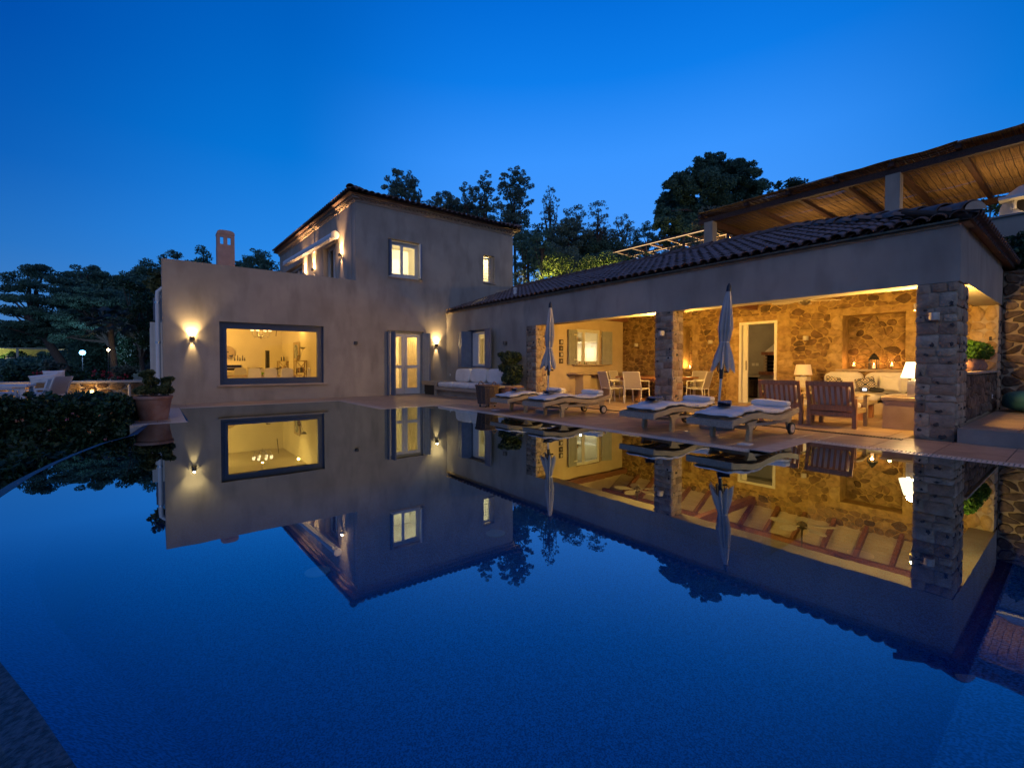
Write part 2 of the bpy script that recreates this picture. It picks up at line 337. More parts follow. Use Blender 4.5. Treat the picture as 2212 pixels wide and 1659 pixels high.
def room(x0, y0, z0, x1, y1, z1, skip=()):
    """inward-facing shell of a room, thin walls; skip names faces to leave open"""
    m = MB(); F = {'x0': ((x0, y0, z0), (x0, y1, z0), (x0, y1, z1), (x0, y0, z1)), 'x1': ((x1, y0, z0), (x1, y0, z1), (x1, y1, z1), (x1, y1, z0)),
         'y0': ((x0, y0, z0), (x0, y0, z1), (x1, y0, z1), (x1, y0, z0)), 'y1': ((x0, y1, z0), (x1, y1, z0), (x1, y1, z1), (x0, y1, z1)),
         'z0': ((x0, y0, z0), (x1, y0, z0), (x1, y1, z0), (x0, y1, z0)), 'z1': ((x0, y0, z1), (x0, y1, z1), (x1, y1, z1), (x1, y0, z1))}
    for k, q in F.items():
        if k not in skip: m.face(*q)
    return m
# leaves -------------------------------------------------------------
def leaf_mesh(name, pos, size, mat, droop=0.0, elong=1.8, up=0.0):
    n = len(pos); a = rng.normal(size=(n, 3)); a[:, 2] = a[:, 2] * (1 - up) - droop * 1.5; a /= np.linalg.norm(a, axis=1)[:, None]
    b = rng.normal(size=(n, 3)); b -= a * (a * b).sum(1)[:, None]; b /= np.linalg.norm(b, axis=1)[:, None]
    s = (size * rng.uniform(.6, 1.3, n))[:, None] if np.isscalar(size) else size[:, None]
    A = a * s * elong / 2; B = b * s / 2
    v = np.empty((n, 4, 3)); v[:, 0] = pos - A; v[:, 1] = pos + B; v[:, 2] = pos + A; v[:, 3] = pos - B
    me = bpy.data.meshes.new(name); me.vertices.add(4 * n); me.vertices.foreach_set('co', v.ravel().astype(np.float32))
    me.loops.add(4 * n); me.loops.foreach_set('vertex_index', np.arange(4 * n, dtype=np.int32))
    me.polygons.add(n); me.polygons.foreach_set('loop_start', np.arange(0, 4 * n, 4, dtype=np.int32))
    me.materials.append(mat); me.update(calc_edges=True); return me
def clump_points(cl, dens, fill=.35):
    """cl: list of (x,y,z,rx,ry,rz); points mostly on the shell of each clump"""
    out = []
    for (x, y, z, rx, ry, rz) in cl:
        n = max(4, int(dens * rx * rz * 12))
        d = rng.normal(size=(n, 3)); d /= np.linalg.norm(d, axis=1)[:, None]
        r = rng.uniform(fill, 1, n) ** .5 * rng.uniform(.85, 1.1, n)
        out.append(np.array([x, y, z]) + d * r[:, None] * np.array([rx, ry, rz]))
    return np.concatenate(out)
def sub_clumps(cx, cy, cz, rx, ry, rz, n, s, jit=.5, low=-1.0):
    out = []
    while len(out) < n:
        d = Vector((random.gauss(0, 1), random.gauss(0, 1), random.gauss(0, 1))).normalized() * (random.random() ** .4)
        if d.z < low: continue
        k = s * R(1 - jit, 1 + jit); out.append((cx + d.x * rx, cy + d.y * ry, cz + d.z * rz, k * 1.15, k * 1.15, k * .8))
    return out
def limbs(m, base, tops, r0, n=6):
    base = Vector(base)
    for t in tops:
        t = Vector(t); mid = base.lerp(t, .5) + Vector((R(-.1, .1), R(-.1, .1), R(-.05, .12))) * (t - base).length
        m.tube([base, mid, t], [r0, r0 * .6, r0 * .2], n)
# stones ------------------------------------------------------------
def clip(poly, a, b, c):
    """keep the side a*x+b*y<=c"""
    out = []
    for i in range(len(poly)):
        p, q = poly[i], poly[(i + 1) % len(poly)]; dp = a * p[0] + b * p[1] - c; dq = a * q[0] + b * q[1] - c
        if dp <= 0: out.append(p)
        if dp * dq < 0: t = dp / (dp - dq); out.append((p[0] + (q[0] - p[0]) * t, p[1] + (q[1] - p[1]) * t))
    return out
def area(p): return abs(sum(p[i][0] * p[(i + 1) % len(p)][1] - p[(i + 1) % len(p)][0] * p[i][1] for i in range(len(p)))) / 2
def rubble(u0, z0, u1, z1, n, hs=(), asp=1.5, rs=None):
    rs = rs or random.Random(3); W_, H_ = u1 - u0, (z1 - z0) * asp
    k = math.sqrt(n / (W_ * H_)); nx, nz = max(1, round(W_ * k)), max(1, round(H_ * k)); S = []
    for j in range(nz):
        for i in range(nx):
            S.append(((i + .5 + (j % 2) * .5 - .25 + rs.uniform(-.42, .42)) / nx * W_, (j + .5 + rs.uniform(-.4, .4)) / nz * H_))
    for _ in range(n // 3): S.append((rs.uniform(0, W_), rs.uniform(0, H_)))
    out = []
    for s in S:
        near = sorted(S, key=lambda q: (q[0] - s[0]) ** 2 + (q[1] - s[1]) ** 2)[1:15]
        p = [(0, 0), (W_, 0), (W_, H_), (0, H_)]
        for q in near:
            a, b = q[0] - s[0], q[1] - s[1]; p = clip(p, a, b, (q[0] ** 2 + q[1] ** 2 - s[0] ** 2 - s[1] ** 2) / 2)
            if len(p) < 3: break
        if len(p) < 3: continue
        p = [(x + u0, y / asp + z0) for x, y in p]
        for h in hs:
            if len(p) < 3: break
            if max(x for x, _ in p) <= h[0] or min(x for x, _ in p) >= h[2] or max(y for _, y in p) <= h[1] or min(y for _, y in p) >= h[3]: continue
            c = [clip(p, 1, 0, h[0]), clip(p, -1, 0, -h[2]), clip(p, 0, 1, h[1]), clip(p, 0, -1, -h[3])]
            p = max(c, key=lambda q: area(q) if len(q) > 2 else 0)
        if len(p) > 2 and area(p) > .0025: out.append(p)
    return out
def courses(u0, z0, u1, z1, hh=(.13, .26), ww=(.2, .42), rs=None):
    rs = rs or random.Random(5); z = z0; out = []
    while z < z1 - .04:
        h = rs.uniform(*hh); h = z1 - z if z1 - z - h < .09 else h; u = u0
        while u < u1 - .02:
            w = rs.uniform(*ww); w = u1 - u if u1 - u - w < .1 else w
            j = lambda: rs.uniform(-.008, .008)
            out.append([(u + j(), z + j()), (u + w + j(), z + j()), (u + w + j(), z + h + j()), (u + j(), z + h + j())]); u += w
        z += h
    return out
def stone_mesh(poly, P, proud=.03, gap=.012, rs=random, round_=True, back=.02, mat_q=False):
    cx = sum(p[0] for p in poly) / len(poly); cz = sum(p[1] for p in poly) / len(poly)
    q = []
    for x, y in poly:
        d = math.hypot(x - cx, y - cz) or 1; k = max(.3, 1 - gap / d); q.append((cx + (x - cx) * k, cz + (y - cz) * k))
    if round_:
        r = []
        for i in range(len(q)):
            a, b = q[i], q[(i + 1) % len(q)]; t = .13 if mat_q else .30; r += [(a[0] + (b[0] - a[0]) * t, a[1] + (b[1] - a[1]) * t), (a[0] + (b[0] - a[0]) * (1 - t), a[1] + (b[1] - a[1]) * (1 - t))]
        q = [(x + rs.uniform(-1, 1) * (.006 if mat_q else .011), y + rs.uniform(-1, 1) * (.006 if mat_q else .010)) for x, y in r]
    n = len(q); m = MB(); s = .86
    for x, y in q: m.v.append(P(x, back, y))
    for x, y in q: m.v.append(P(x, -proud * .55, y))
    for x, y in q: m.v.append(P(cx + (x - cx) * s, -proud * rs.uniform(.85, 1.15), cz + (y - cz) * s))
    for k in range(2):
        for i in range(n): m.f.append((k * n + i, k * n + (i + 1) % n, (k + 1) * n + (i + 1) % n, (k + 1) * n + i))
    m.v.append(P(cx, -proud * rs.uniform(.9, 1.35), cz)); c = len(m.v) - 1
    for i in range(n): m.f.append((2 * n + i, 2 * n + (i + 1) % n, c))
    return m
def lay_stones(polys, P, par, mat, proud=.03, gap=.014, chip=0, rs=None, keep=290):
    rs = rs or random.Random(11)
    if len(polys) > keep:                                              # the smallest filler stones are joined
        polys = sorted(polys, key=area, reverse=True); j = MB()
        for p in polys[keep:]: q = stone_mesh(p, P, proud * .7, gap * .8, rs); j.add(q.v, q.f)
        tag(j.build('small_stones', mat, par, True, True), kind='stuff'); polys = polys[:keep]
    if chip:                                                           # small dark stones wedged into the joints
        extra = []
        for p in polys:
            if rs.random() < chip:
                cx = sum(x for x, _ in p) / len(p); cz = sum(z for _, z in p) / len(p); xs_ = [x for x, _ in p]; zs_ = [z for _, z in p]
                w_, h_ = max(xs_) - min(xs_), max(zs_) - min(zs_); dx = rs.uniform(-.25, .25) * w_; sx, sz = rs.uniform(.22, .42) * w_, rs.uniform(.28, .5) * h_; cz += rs.choice((-.25, .25)) * h_
                extra.append([(cx + dx + sx * .5 * math.cos(k * PI / 3.5) * rs.uniform(.8, 1.1), cz + sz * .5 * math.sin(k * PI / 3.5) * rs.uniform(.8, 1.1)) for k in range(7)])
        for p in extra: stone_mesh(p, P, proud * 1.45, .002, rs).build('stone', CHIP, par, True, True)
    for p in polys:
        m = stone_mesh(p, P, proud, gap, rs, mat_q=(mat is QUOIN)); mm = mat
        m.build('stone', mm, par, True, True)
# ================================================================== TERRAIN, POOL, DECK
def sm(x): x = max(0, min(1, x)); return x * x * (3 - 2 * x)
def terrain(x, y):
    h = -1.75 if (-6 < x < 14.5 and y < 15.9) else -.35
    if x <= -6 or y >= 15.9: h = -.35 - .0 * x
    if x < 13.9 and -6 < x and y < 15.9: return -1.75
    if 1.5 < y < 9.6 and x < 18.3: return -1.75
    h1 = 4.28 * sm((x - 14.6) / .6) + 4.2 * sm((x - 24) / 22)
    h2 = 6.5 * sm((y - 31) / 16) * sm((x + 4) / 12)
    return max(-.35, h1, h2)
xs = list(np.arange(-90, -8, 4)) + list(np.arange(-8, 16, .5)) + list(np.arange(16, 40, 1.2)) + list(np.arange(40, 130, 4))
ys = list(np.arange(-60, -6, 4)) + list(np.arange(-6, 17, .5)) + list(np.arange(17, 50, 1.2)) + list(np.arange(50, 150, 4))
m = MB()
for x in xs:
    for y in ys: m.v.append((x, y, terrain(x, y) + (R(-.06, .06) if y > 32 else 0)))
ny = len(ys)
for i in range(len(xs) - 1):
    for j in range(ny - 1): m.f.append((i * ny + j, (i + 1) * ny + j, (i + 1) * ny + j + 1, i * ny + j + 1))
struct(m.build('ground', GROUND, smooth=True))
m = MB(); m.box(-700, -700, -3, 700, 700, -2.2); struct(m.build('distant_ground', GROUND))

WZ = .002
LIP = [(.48, 10.8), (-.12, 10.78), (-.26, 9.31), (-.57, 8.62), (-.77, 7.78), (-.87, 7.27), (-.98, 6.53), (-1.04, 5.6), (-1.02, 4.6), (-.86, 3.6), (-.66, 2.9), (-.47, 2.47), (-.33, 2.10), (-.19, 1.70), (-.04, 1.3), (.18, .85), (.5, .3), (1.0, -.25), (1.8, -.7), (3.5, -.95), (7.3, -1.0)]
INN = [(.3, 10.4), (.15, 10.3), (.05, 9.2), (-.22, 8.4), (-.42, 7.6), (-.52, 7.1), (-.62, 6.4), (-.68, 5.6), (-.72, 4.9), (-.68, 4.41), (-.5, 3.65), (-.3, 3.06), (-.15, 2.7), (-.03, 2.41), (.15, 1.85), (.3, 1.4), (.55, .95), (.9, .6), (1.4, .38), (2.1, .34), (7.3, .36)]
POOL = LIP + [(7.3, 2.5), (5.85, 2.5), (5.85, 11.0), (4.35, 10.9), (4.35, 14.2), (.44, 14.2)]
m = MB(); m.face(*[(x, y, WZ) for x, y in POOL]); struct(m.build('water', WATER))
IN2 = INN + [(7.3, 2.5), (5.85, 2.5), (5.85, 11.0), (4.35, 10.9), (4.35, 14.2), (.44, 14.2)]
m = MB(); m.face(*[(x, y, -1.3) for x, y in IN2])
n = len(IN2)
for i in range(n):
    a, b = IN2[i], IN2[(i + 1) % n]; zt = -.02 if i >= len(INN) - 1 else -.34
    m.face((*a, zt), (*b, zt), (*b, -1.3), (*a, -1.3))
basin = struct(m.build('pool_basin', POOLF))
m = MB()
for i in range(len(LIP) - 1):
    a, b, c, d = LIP[i], LIP[i + 1], INN[i + 1], INN[i]
    m.face((*a, -.012), (*b, -.012), (*c, -.34), (*d, -.34))
struct(m.build('pool_ledge', POOLL))
def outset(d):
    out = []
    for i, (x, y) in enumerate(LIP):
        a, b = LIP[max(0, i - 1)], LIP[min(len(LIP) - 1, i + 1)]; t = Vector((b[0] - a[0], b[1] - a[1], 0)).normalized(); out.append((x + t.y * d, y - t.x * d))
    return out
OS1, OS2 = outset(.09), outset(.17)
m = MB()
for i in range(1, len(LIP) - 1):
    for A_, B_, za, zb in ((LIP, OS1, .004, -.012), (OS1, OS2, -.012, -.06)): m.face((*A_[i], za), (*A_[i + 1], za), (*B_[i + 1], zb), (*B_[i], zb))
struct(m.build('overflow_lip', LIPM, smooth=True))
m = MB()
for i in range(1, len(LIP) - 1): m.face((*OS2[i], -.06), (*OS2[i + 1], -.06), (*OS2[i + 1], -1.7), (*OS2[i], -1.7))
struct(m.build('weir_wall', WEIR))

for (x, y) in ((1.44, 5.52), (3.77, 5.22), (3.81, 9.82), (7.0, 1.8)):
    t = thing('pool_inlet', 'small white disc inlet on the pool floor, ' + {1.44: 'left of the tower reflection', 3.77: 'under the reflection of the small gridded window', 3.81: 'farthest one below the door reflection', 7.0: 'rightmost one under the rafter reflections'}[x], 'pool inlet', (x, y, -1.3), 0, 'disc inlets on the pool floor')
    MB().lathe([(.14, 0), (.14, .012), (.10, .02), (0, .022)], 20).build('inlet_plate', WHITEP, t, True)
    MB().lathe([(.04, .02), (.035, .03), (0, .03)], 10).build('inlet_cap', WHITEP, t, True)

deck = bpy.data.objects.new('deck', None); C.objects.link(deck); struct(deck)
TS = .62; tile_cache = {}
def tiles(x0, y0, x1, y1, z, par, ox=0, oy=0, ts=TS):
    i0 = math.floor((x0 - ox) / ts)
    while ox + i0 * ts < x1 - .02:
        a, b = max(x0, ox + i0 * ts), min(x1, ox + (i0 + 1) * ts); j0 = math.floor((y0 - oy) / ts)
        while oy + j0 * ts < y1 - .02:
            c, d = max(y0, oy + j0 * ts), min(y1, oy + (j0 + 1) * ts)
            if b - a > .04 and d - c > .04:
                k = (round(b - a, 3), round(d - c, 3))
                if k not in tile_cache:
                    w, h = k[0] / 2 - .0035, k[1] / 2 - .0035; mm = MB()
                    mm.v = [(sx * w, sy * h, -.012) for sx, sy in ((-1, -1), (1, -1), (1, 1), (-1, 1))] + [(sx * w, sy * h, -.003) for sx, sy in ((-1, -1), (1, -1), (1, 1), (-1, 1))] + [(sx * (w - .003), sy * (h - .003), 0) for sx, sy in ((-1, -1), (1, -1), (1, 1), (-1, 1))]
                    mm.f = [(8, 9, 10, 11)] + [(4 * q + i, 4 * q + (i + 1) % 4, 4 * q + 4 + (i + 1) % 4, 4 * q + 4 + i) for q in (0, 1) for i in range(4)]
                    tile_cache[k] = mm.mesh('tile', TILE)
                put('tile', tile_cache[k], par, ((a + b) / 2, (c + d) / 2, z + R(-.0012, .0012)))
            j0 += 1
        i0 += 1
m = MB()
for r in ((-.4, 14.45, 9.45, 16.3), (4.6, 11.1, 9.6, 14.45), (6.1, 2.5, 8.6, 11.1), (7.55, -1, 8.6, 2.5), (8.72, 1.0, 14, 11.1), (8.6, -1, 8.92, 1.2), (8.6, 1.2, 8.72, 11.1), (-.4, 10.95, .2, 14.45)):
    m.box(r[0], r[1], -1.6, r[2], r[3], -.010)
m.build('grout_bed', GROUT, deck)
tiles(-.38, 14.45, 4.6, 15.82, 0, deck); tiles(4.6, 11.1, 9.05, 15.82, 0, deck); tiles(6.1, 2.76, 8.6, 11.1, 0, deck); tiles(7.55, -.9, 8.6, 2.76, 0, deck)
tiles(8.75, 1.75, 13.45, 10.67, .001, deck, 0, .1); tiles(8.6, -.9, 8.925, 1.75, 0, deck); tiles(-.38, 10.97, .2, 14.45, 0, deck)
struct(deck)
m = MB()
m.box(4.35, 11.1, -.3, 4.6, 14.45, .004); m.box(4.35, 10.88, -.3, 6.1, 11.1, .004)
m.box(6.1, 2.5, -.3, 7.55, 2.76, .003); m.box(.2, 10.95, -.3, .44, 14.45, .003); m.box(-.4, 10.72, -.9, .46, 10.8, .003); m.box(-.4, 10.92, -.9, .46, 10.95, .003)
struct(m.build('pool_coping', COPING))
def grate(label, x0, y0, x1, y1, along, stuff=False):
    t = thing('gutter_grate', label, 'grate', ((x0 + x1) / 2, (y0 + y1) / 2, 0))
    w, h = x1 - x0, y1 - y0; m = MB()
    m.box(-w / 2, -h / 2, -.12, w / 2, h / 2, -.075); m.build('channel', DARK, t)
    m = MB()
    if along == 'y': m.box(-w / 2, -h / 2, -.07, -w / 2 + .014, h / 2, .004); m.box(w / 2 - .014, -h / 2, -.07, w / 2, h / 2, .004)
    else: m.box(-w / 2, -h / 2, -.07, w / 2, -h / 2 + .014, .004); m.box(-w / 2, h / 2 - .014, -.07, w / 2, h / 2, .004)
    m.build('grate_frame', GRATE, t)
    L = h if along == 'y' else w; n = int(L / .042)
    sm_ = MB(); 
    if along == 'y': sm_.box(-w / 2 + .014, -.012, -.03, w / 2 - .014, .012, .002)
    else: sm_.box(-.012, -h / 2 + .014, -.03, .012, h / 2 - .014, .002)
    if stuff:
        a = MB()
        for i in range(n):
            p = -L / 2 + (i + .5) * L / n; a.add([(v[0] + (p if along == 'x' else 0), v[1] + (p if along == 'y' else 0), v[2]) for v in sm_.v], sm_.f)
        tag(a.build('slats', GRATE, t), kind='stuff')
    else:
        me = sm_.mesh('slat', GRATE)
        for i in range(n):
            p = -L / 2 + (i + .5) * L / n; put('slat', me, t, (0, p, 0) if along == 'y' else (p, 0, 0))
grate('long pale slatted gutter grate along the pool edge before the sun loungers', 5.86, 2.77, 6.09, 10.87, 'y')
grate('wide slatted gutter grate at the right pool edge below the stone corner pillar', 7.31, -.9, 7.54, 2.49, 'y')
grate('narrow slatted gutter grate under the big picture window wall', .46, 14.21, 4.34, 14.44, 'x', True)
grate('short slatted gutter grate before the large potted shrub', -.39, 10.8, .45, 10.92, 'x', True)
_g = GRATE; GRATE = BLACKM; grate('thin dark drain running in front of the stone pillars', 8.61, 1.75, 8.74, 10.6, 'y', True); GRATE = _g
for (x, y, s, l) in ((6.42, 2.98, .16, 'white square skimmer lid on the deck nearest the right lounger'), (6.5, 9.0, .14, 'white square skimmer lid on the deck beside the wicker basket')):
    t = thing('skimmer_lid', l, 'lid', (x, y, .0005), .1); MB().box(-s / 2, -s / 2, 0, s / 2, s / 2, .012).build('lid_plate', WHITEP, t); MB().lathe([(.03, .012), (.028, .017), (0, .017)], 12).build('lid_knob', WHITEP, t)
t = thing('spot_light', 'small round light set flush in the deck between the right loungers', 'deck light', (6.9, 4.16, .0005))
MB().lathe([(.07, 0), (.07, .006), (.05, .008)], 18).build('ring', STEEL, t, True); MB().lathe([(.05, .0), (.05, .0075), (0, .0085)], 18).build('lens', em('deck_lens', (1, .6, .25), 1.2), t)

# step platform at the right
plat = thing('step_platform', 'low concrete step with tiled top beside the corner pillar', 'step', (11, -.5, 0))
m = MB(); m.box(8.93, -2.5, -.2, 14.1, 1.2, .198); m.build('riser', CONC, plat, world=True)
def loc_tiles(par, *a, **k):
    n0 = set(par.children); tiles(*a, par, **k)
    o = offs(par)
    for c in par.children:
        if c not in n0: c.location = Vector(c.location) - o
loc_tiles(plat, 8.93, -2.4, 14.05, 1.19, .212)

# ================================================================== HOUSE
YA, XB = 15.82, 9.05
house = thing('house', 'plastered villa with flat parapet wing, square tower and lit windows', 'house', (5, 20, 0))
BW = (1.46, .51, 4.40, 2.38); DR = (6.59, 0, 8.06, 2.36); UW = (6.66, 4.31, 7.98, 5.69); SW = (10.82, 4.56, 11.38, 5.70)
m = holes(PY(YA), [.14, 5.47, 12.37], [-.3, 4.03, 6.75], [BW, DR, UW, SW, (.14, 4.03, 5.47, 6.75)], 0, .36)
m.build('front_wall', STUCCO, house, world=True)
m = MB(); m.box(.14, YA + .37, -.3, .5, 27.5, 4.03); m.build('side_wall', STUCCO, house, world=True)
m = MB(); m.box(.5, 26.6, -.3, 5.6, 27.0, 4.03); m.build('back_wall', STUCCO, house, world=True)
m = MB(); m.box(.5, YA + .37, 3.3, 5.46, 26.6, 3.5); m.build('roof_terrace', CONC, house, world=True)
# tower side wall, slightly splayed
def PT(u, t, z):
    k = (u - YA) / 10.53; return (5.47 - .32 * k + t, u, z)
TW = [(17.85, 3.6, 19.3, 5.78), (22.3, 3.6, 25.2, 5.78)]
m = holes(PT, [YA + .365, 26.35], [3.5, 6.75], TW, 0, .34); m.build('tower_side_wall', STUCCO, house, world=True)
m = MB(); m.box(12.0, YA + .37, -.3, 12.37, 26.35, 6.75); m.box(5.5, 26.02, 3.5, 11.99, 26.35, 6.75); m.build('tower_back_wall', STUCCO, house, world=True)
# door leaves and glass in the tower side openings (seen at a grazing angle)
for (a, b) in ((17.85, 19.3), (22.3, 25.2)):
    f = MB(); k = (a - YA) / 10.53; X0 = 5.47 - .32 * k + .16
    f.box(X0, a, 3.6, X0 + .07, a + .09, 5.78); f.box(X0, b - .09, 3.6, X0 + .07, b, 5.78); f.box(X0, a + .09, 5.69, X0 + .07, b - .09, 5.78); f.box(X0, (a + b) / 2 - .05, 3.6, X0 + .07, (a + b) / 2 + .05, 5.69)
    fr = f.build('terrace_door', WHITEP, house, world=True)
    g = MB(); g.box(X0 + .03, a + .1, 3.6, X0 + .036, b - .1, 5.68); g.build('pane', PANE, fr, world=True)
# awning
aw = thing('awning', 'rolled white awning cassette on the upper tower wall', 'awning', (5.2, 20.3, 5.8))
m = MB(); m.tube([(5.24, 17.35, 5.88), (4.86, 23.6, 5.88)], .13, 14); m.build('cassette', WHITEP, aw, True, True)
m = MB(); m.tube([(5.24, 17.29, 5.88), (5.236, 17.36, 5.88)], .15, 14); m.build('end_cap', WHITEP, aw, True, True)
m = MB(); m.box(5.08, 17.5, 5.69, 5.16, 17.6, 5.80); m.box(5.3, 17.5, 5.86, 5.5, 17.58, 5.92); m.box(5.1, 20.4, 5.86, 5.4, 20.5, 5.92); m.build('bracket', WHITEP, aw, world=True)
m = MB(); m.bar((5.12, 17.45, 5.76), (4.74, 23.5, 5.76), .07, .04); m.build('front_bar', WHITEP, aw, world=True)

# chimney
CHM = pm('lamplit_chimney', (.62, .38, .27), (.50, .30, .21), rough=.85, scale=3, bump=.2, bscale=20)  # colour warmed to stand in for lamplight on the shaft
ch = thing('chimney', 'plastered chimney with rounded top and two square vents', 'chimney', (2.72, 26.3, 3.5))
m = holes(lambda u, t, z: (u, t, z), [-.36, .36], [0, 3.9], [(-.24, 3.42, -.10, 3.76), (.06, 3.42, .20, 3.76)], -.32, -.22); m.build('shaft', CHM, ch)
m = MB(); m.box(-.36, .22, 0, .36, .32, 3.35); m.box(-.36, -.22, 0, -.26, .22, 3.9); m.box(.26, -.22, 0, .36, .22, 3.9); m.build('shaft_side', CHM, ch)
ac = lambda a: .37 * math.copysign(abs(math.cos(a)) ** .6, math.cos(a))
m = MB(); m.grid(lambda u, v: (ac(u * PI), -.34 + .68 * v, 3.9 + .20 * math.sin(u * PI) ** .7), 12, 1); m.build('cap', CHM, ch, True)
m = MB()
for y in (-.339, .339): m.face(*[(ac(i / 12 * PI), y, 3.9 + .20 * math.sin(i / 12 * PI) ** .7) for i in range(13)])
m.build('cap_end', CHM, ch)

# roof tiles ---------------------------------------------------------
def tile_geo(L=.44, r0=.098, r1=.08, th=.014, n=6, lift=.012):
    m = MB()
    def ring(r, y, z): return [(r * math.cos(PI * i / n), y, z + r * math.sin(PI * i / n) * .82) for i in range(n + 1)]
    a, b, c, d = ring(r0, 0, lift), ring(r1, L, 0), ring(r0 - th, 0, lift), ring(r1 - th, L, 0)
    m.v = a + b + c + d; k = n + 1
    for i in range(n): m.f += [(i, i + 1, k + i + 1, k + i), (2 * k + i + 1, 2 * k + i, 3 * k + i, 3 * k + i + 1), (i + 1, i, 2 * k + i, 2 * k + i + 1)]
    return m
TG = tile_geo(); TM = TG.mesh('roof_tile', TERRA, True)
RG = tile_geo(.5, .15, .12, .018, 7, .02); RM_ = RG.mesh('ridge_tile', TERRA, True)
def frame_M(o, ydir, zhint=(0, 0, 1)):
    y = Vector(ydir).normalized(); x = y.cross(Vector(zhint)).normalized(); z = x.cross(y)
    M = Matrix((x, y, z)).transposed().to_4x4(); M.translation = Vector(o); return M
def place(me, name, par, M):
    o = put(name, me, par); M = M.copy(); M.translation = M.translation - offs(par); o.matrix_local = M; return o
def stamp(mb, geo, M): mb.add([M @ Vector(v) for v in geo.v], geo.f)
def roof_field(par, rows, cols, org, cdir, sdir, nearest=300, key=None, keep=None, step=.36, pitch=.21):
    """rows up the slope sdir, columns along cdir; nearest ones as parts, rest joined"""
    o = Vector(org); c = Vector(cdir).normalized(); s = Vector(sdir).normalized(); L = []
    for i in range(cols):
        for j in range(rows):
            p = o + c * (pitch * (i + .5)) + s * (step * j)
            if keep and not keep(p): continue
            L.append(p)
    L.sort(key=lambda p: (p - Vector((0, 0, 1.1))).length)
    mass = MB()
    for k, p in enumerate(L):
        M = frame_M(p + Vector((R(-.006, .006), R(-.006, .006), .055 + R(-.004, .006))), s + Vector((R(-.012, .012), R(-.012, .012), R(-.01, .01))), c.cross(s) * (1 if c.cross(s).z > 0 else -1))
        if k < nearest: place(TM, 'roof_tile', par, M)
        else: stamp(mass, TG, M)
    if mass.v: tag(mass.build('roof_tiles', TERRAJ, par, True, True), kind='stuff')

# tower roof and cornice
TE = 6.99; ov = .27
troof = MB(); c0 = (5.47 - ov - .0, YA - ov, TE); c1 = (12.37 + ov, YA - ov, TE); c2 = (12.37 + ov, 26.35 + ov, TE); c3 = (5.15 - ov, 26.35 + ov, TE)
rp0 = (8.8, 19.4, TE + 1.15); rp1 = (8.8, 23.0, TE + 1.15)
for q in ((c0, c1, rp0), (c1, c2, rp1, rp0), (c2, c3, rp1), (c3, c0, rp0, rp1)): troof.face(*q)
troof.face(*[(x, y, z - .05) for x, y, z in (c0, c3, c2, c1)])
tr = troof.build('tower_roof', TERRAJ, house, world=True)
def dirn(a, b): return (Vector(b) - Vector(a)).normalized()
def eave_row(par, a, b, up, rows, parts):
    a = Vector(a); b = Vector(b); n = int((b - a).length / .215); d = (b - a) / n; mass = MB()
    for i in range(n):
        for j in range(rows):
            if j and (i < j * 1.5 or n - i < j * 1.5 + 1): continue
            p = a + d * (i + .5) + Vector(up).normalized() * (j * .36 - .03); M = frame_M(p + Vector((0, 0, .035 + R(0, .01))), Vector(up) + Vector((R(-.01, .01), R(-.01, .01), 0)))
            if j == 0 and parts: place(TM, 'roof_tile', par, M)
            else: stamp(mass, TG, M)
    if mass.v: tag(mass.build('roof_tiles', TERRAJ, par, True, True), kind='stuff')
sl = 1.15 / 3.9
eave_row(tr, c0, c1, (0, 1, sl), 7, True); eave_row(tr, c3, c0, (1, 0, sl), 7, True); eave_row(tr, c1, c2, (-1, 0, sl), 3, False)
for a, b in ((c0, rp0), (c1, rp0), (rp0, rp1)):
    L = (Vector(b) - Vector(a)).length; n = int(L / .42); d = dirn(a, b)
    for i in range(n): place(RM_, 'ridge_tile', tr, frame_M(Vector(a) + d * (i * .42 + .02) + Vector((0, 0, .07)), d))
# cornice: two mouldings with a scalloped course of little tiles between
def ringm(e, z0, z1):
    m = MB(); A, B_, C_ = 5.47 - e, YA - e, 12.37 + e
    m.box(A, B_, z0, C_, YA + .2, z1); m.box(C_ - e - .2, YA + .2, z0, C_, 26.35, z1)
    v = [(A, YA + .2), (5.15 - e, 26.35 + e), (5.15 + .2, 26.35 + e), (5.47 + .2, YA + .2)]
    m.add([(x, y, z) for z in (z0, z1) for x, y in v], [(0, 1, 2, 3), (7, 6, 5, 4), (0, 4, 5, 1), (1, 5, 6, 2), (2, 6, 7, 3), (3, 7, 4, 0)]); return m
ringm(.04, 6.745, 6.79).build('cornice_moulding', MASON, house, world=True)
ringm(.06, 6.79, 6.86).build('cornice_backing', MORTAR, house, world=True)
ringm(.15, 6.90, 6.93).build('cornice_moulding', MASON, house, world=True)
CG = tile_geo(.2, .075, .07, .014, 5, 0); CM = CG.mesh('cornice_tile', MASON, True)
for i in range(43): place(CM, 'cornice_tile', house, frame_M((5.45 + i * .162, YA - .145, 6.815), (0, 1, 0)))
for i in range(64):
    k = i / 64; place(CM, 'cornice_tile', house, frame_M((5.325 - .32 * k, YA - .1 + i * .165, 6.815), (1, 0, 0)))
ringm(.21, 6.935, 6.965).build('eave_board', TERRAJ, house, world=True)

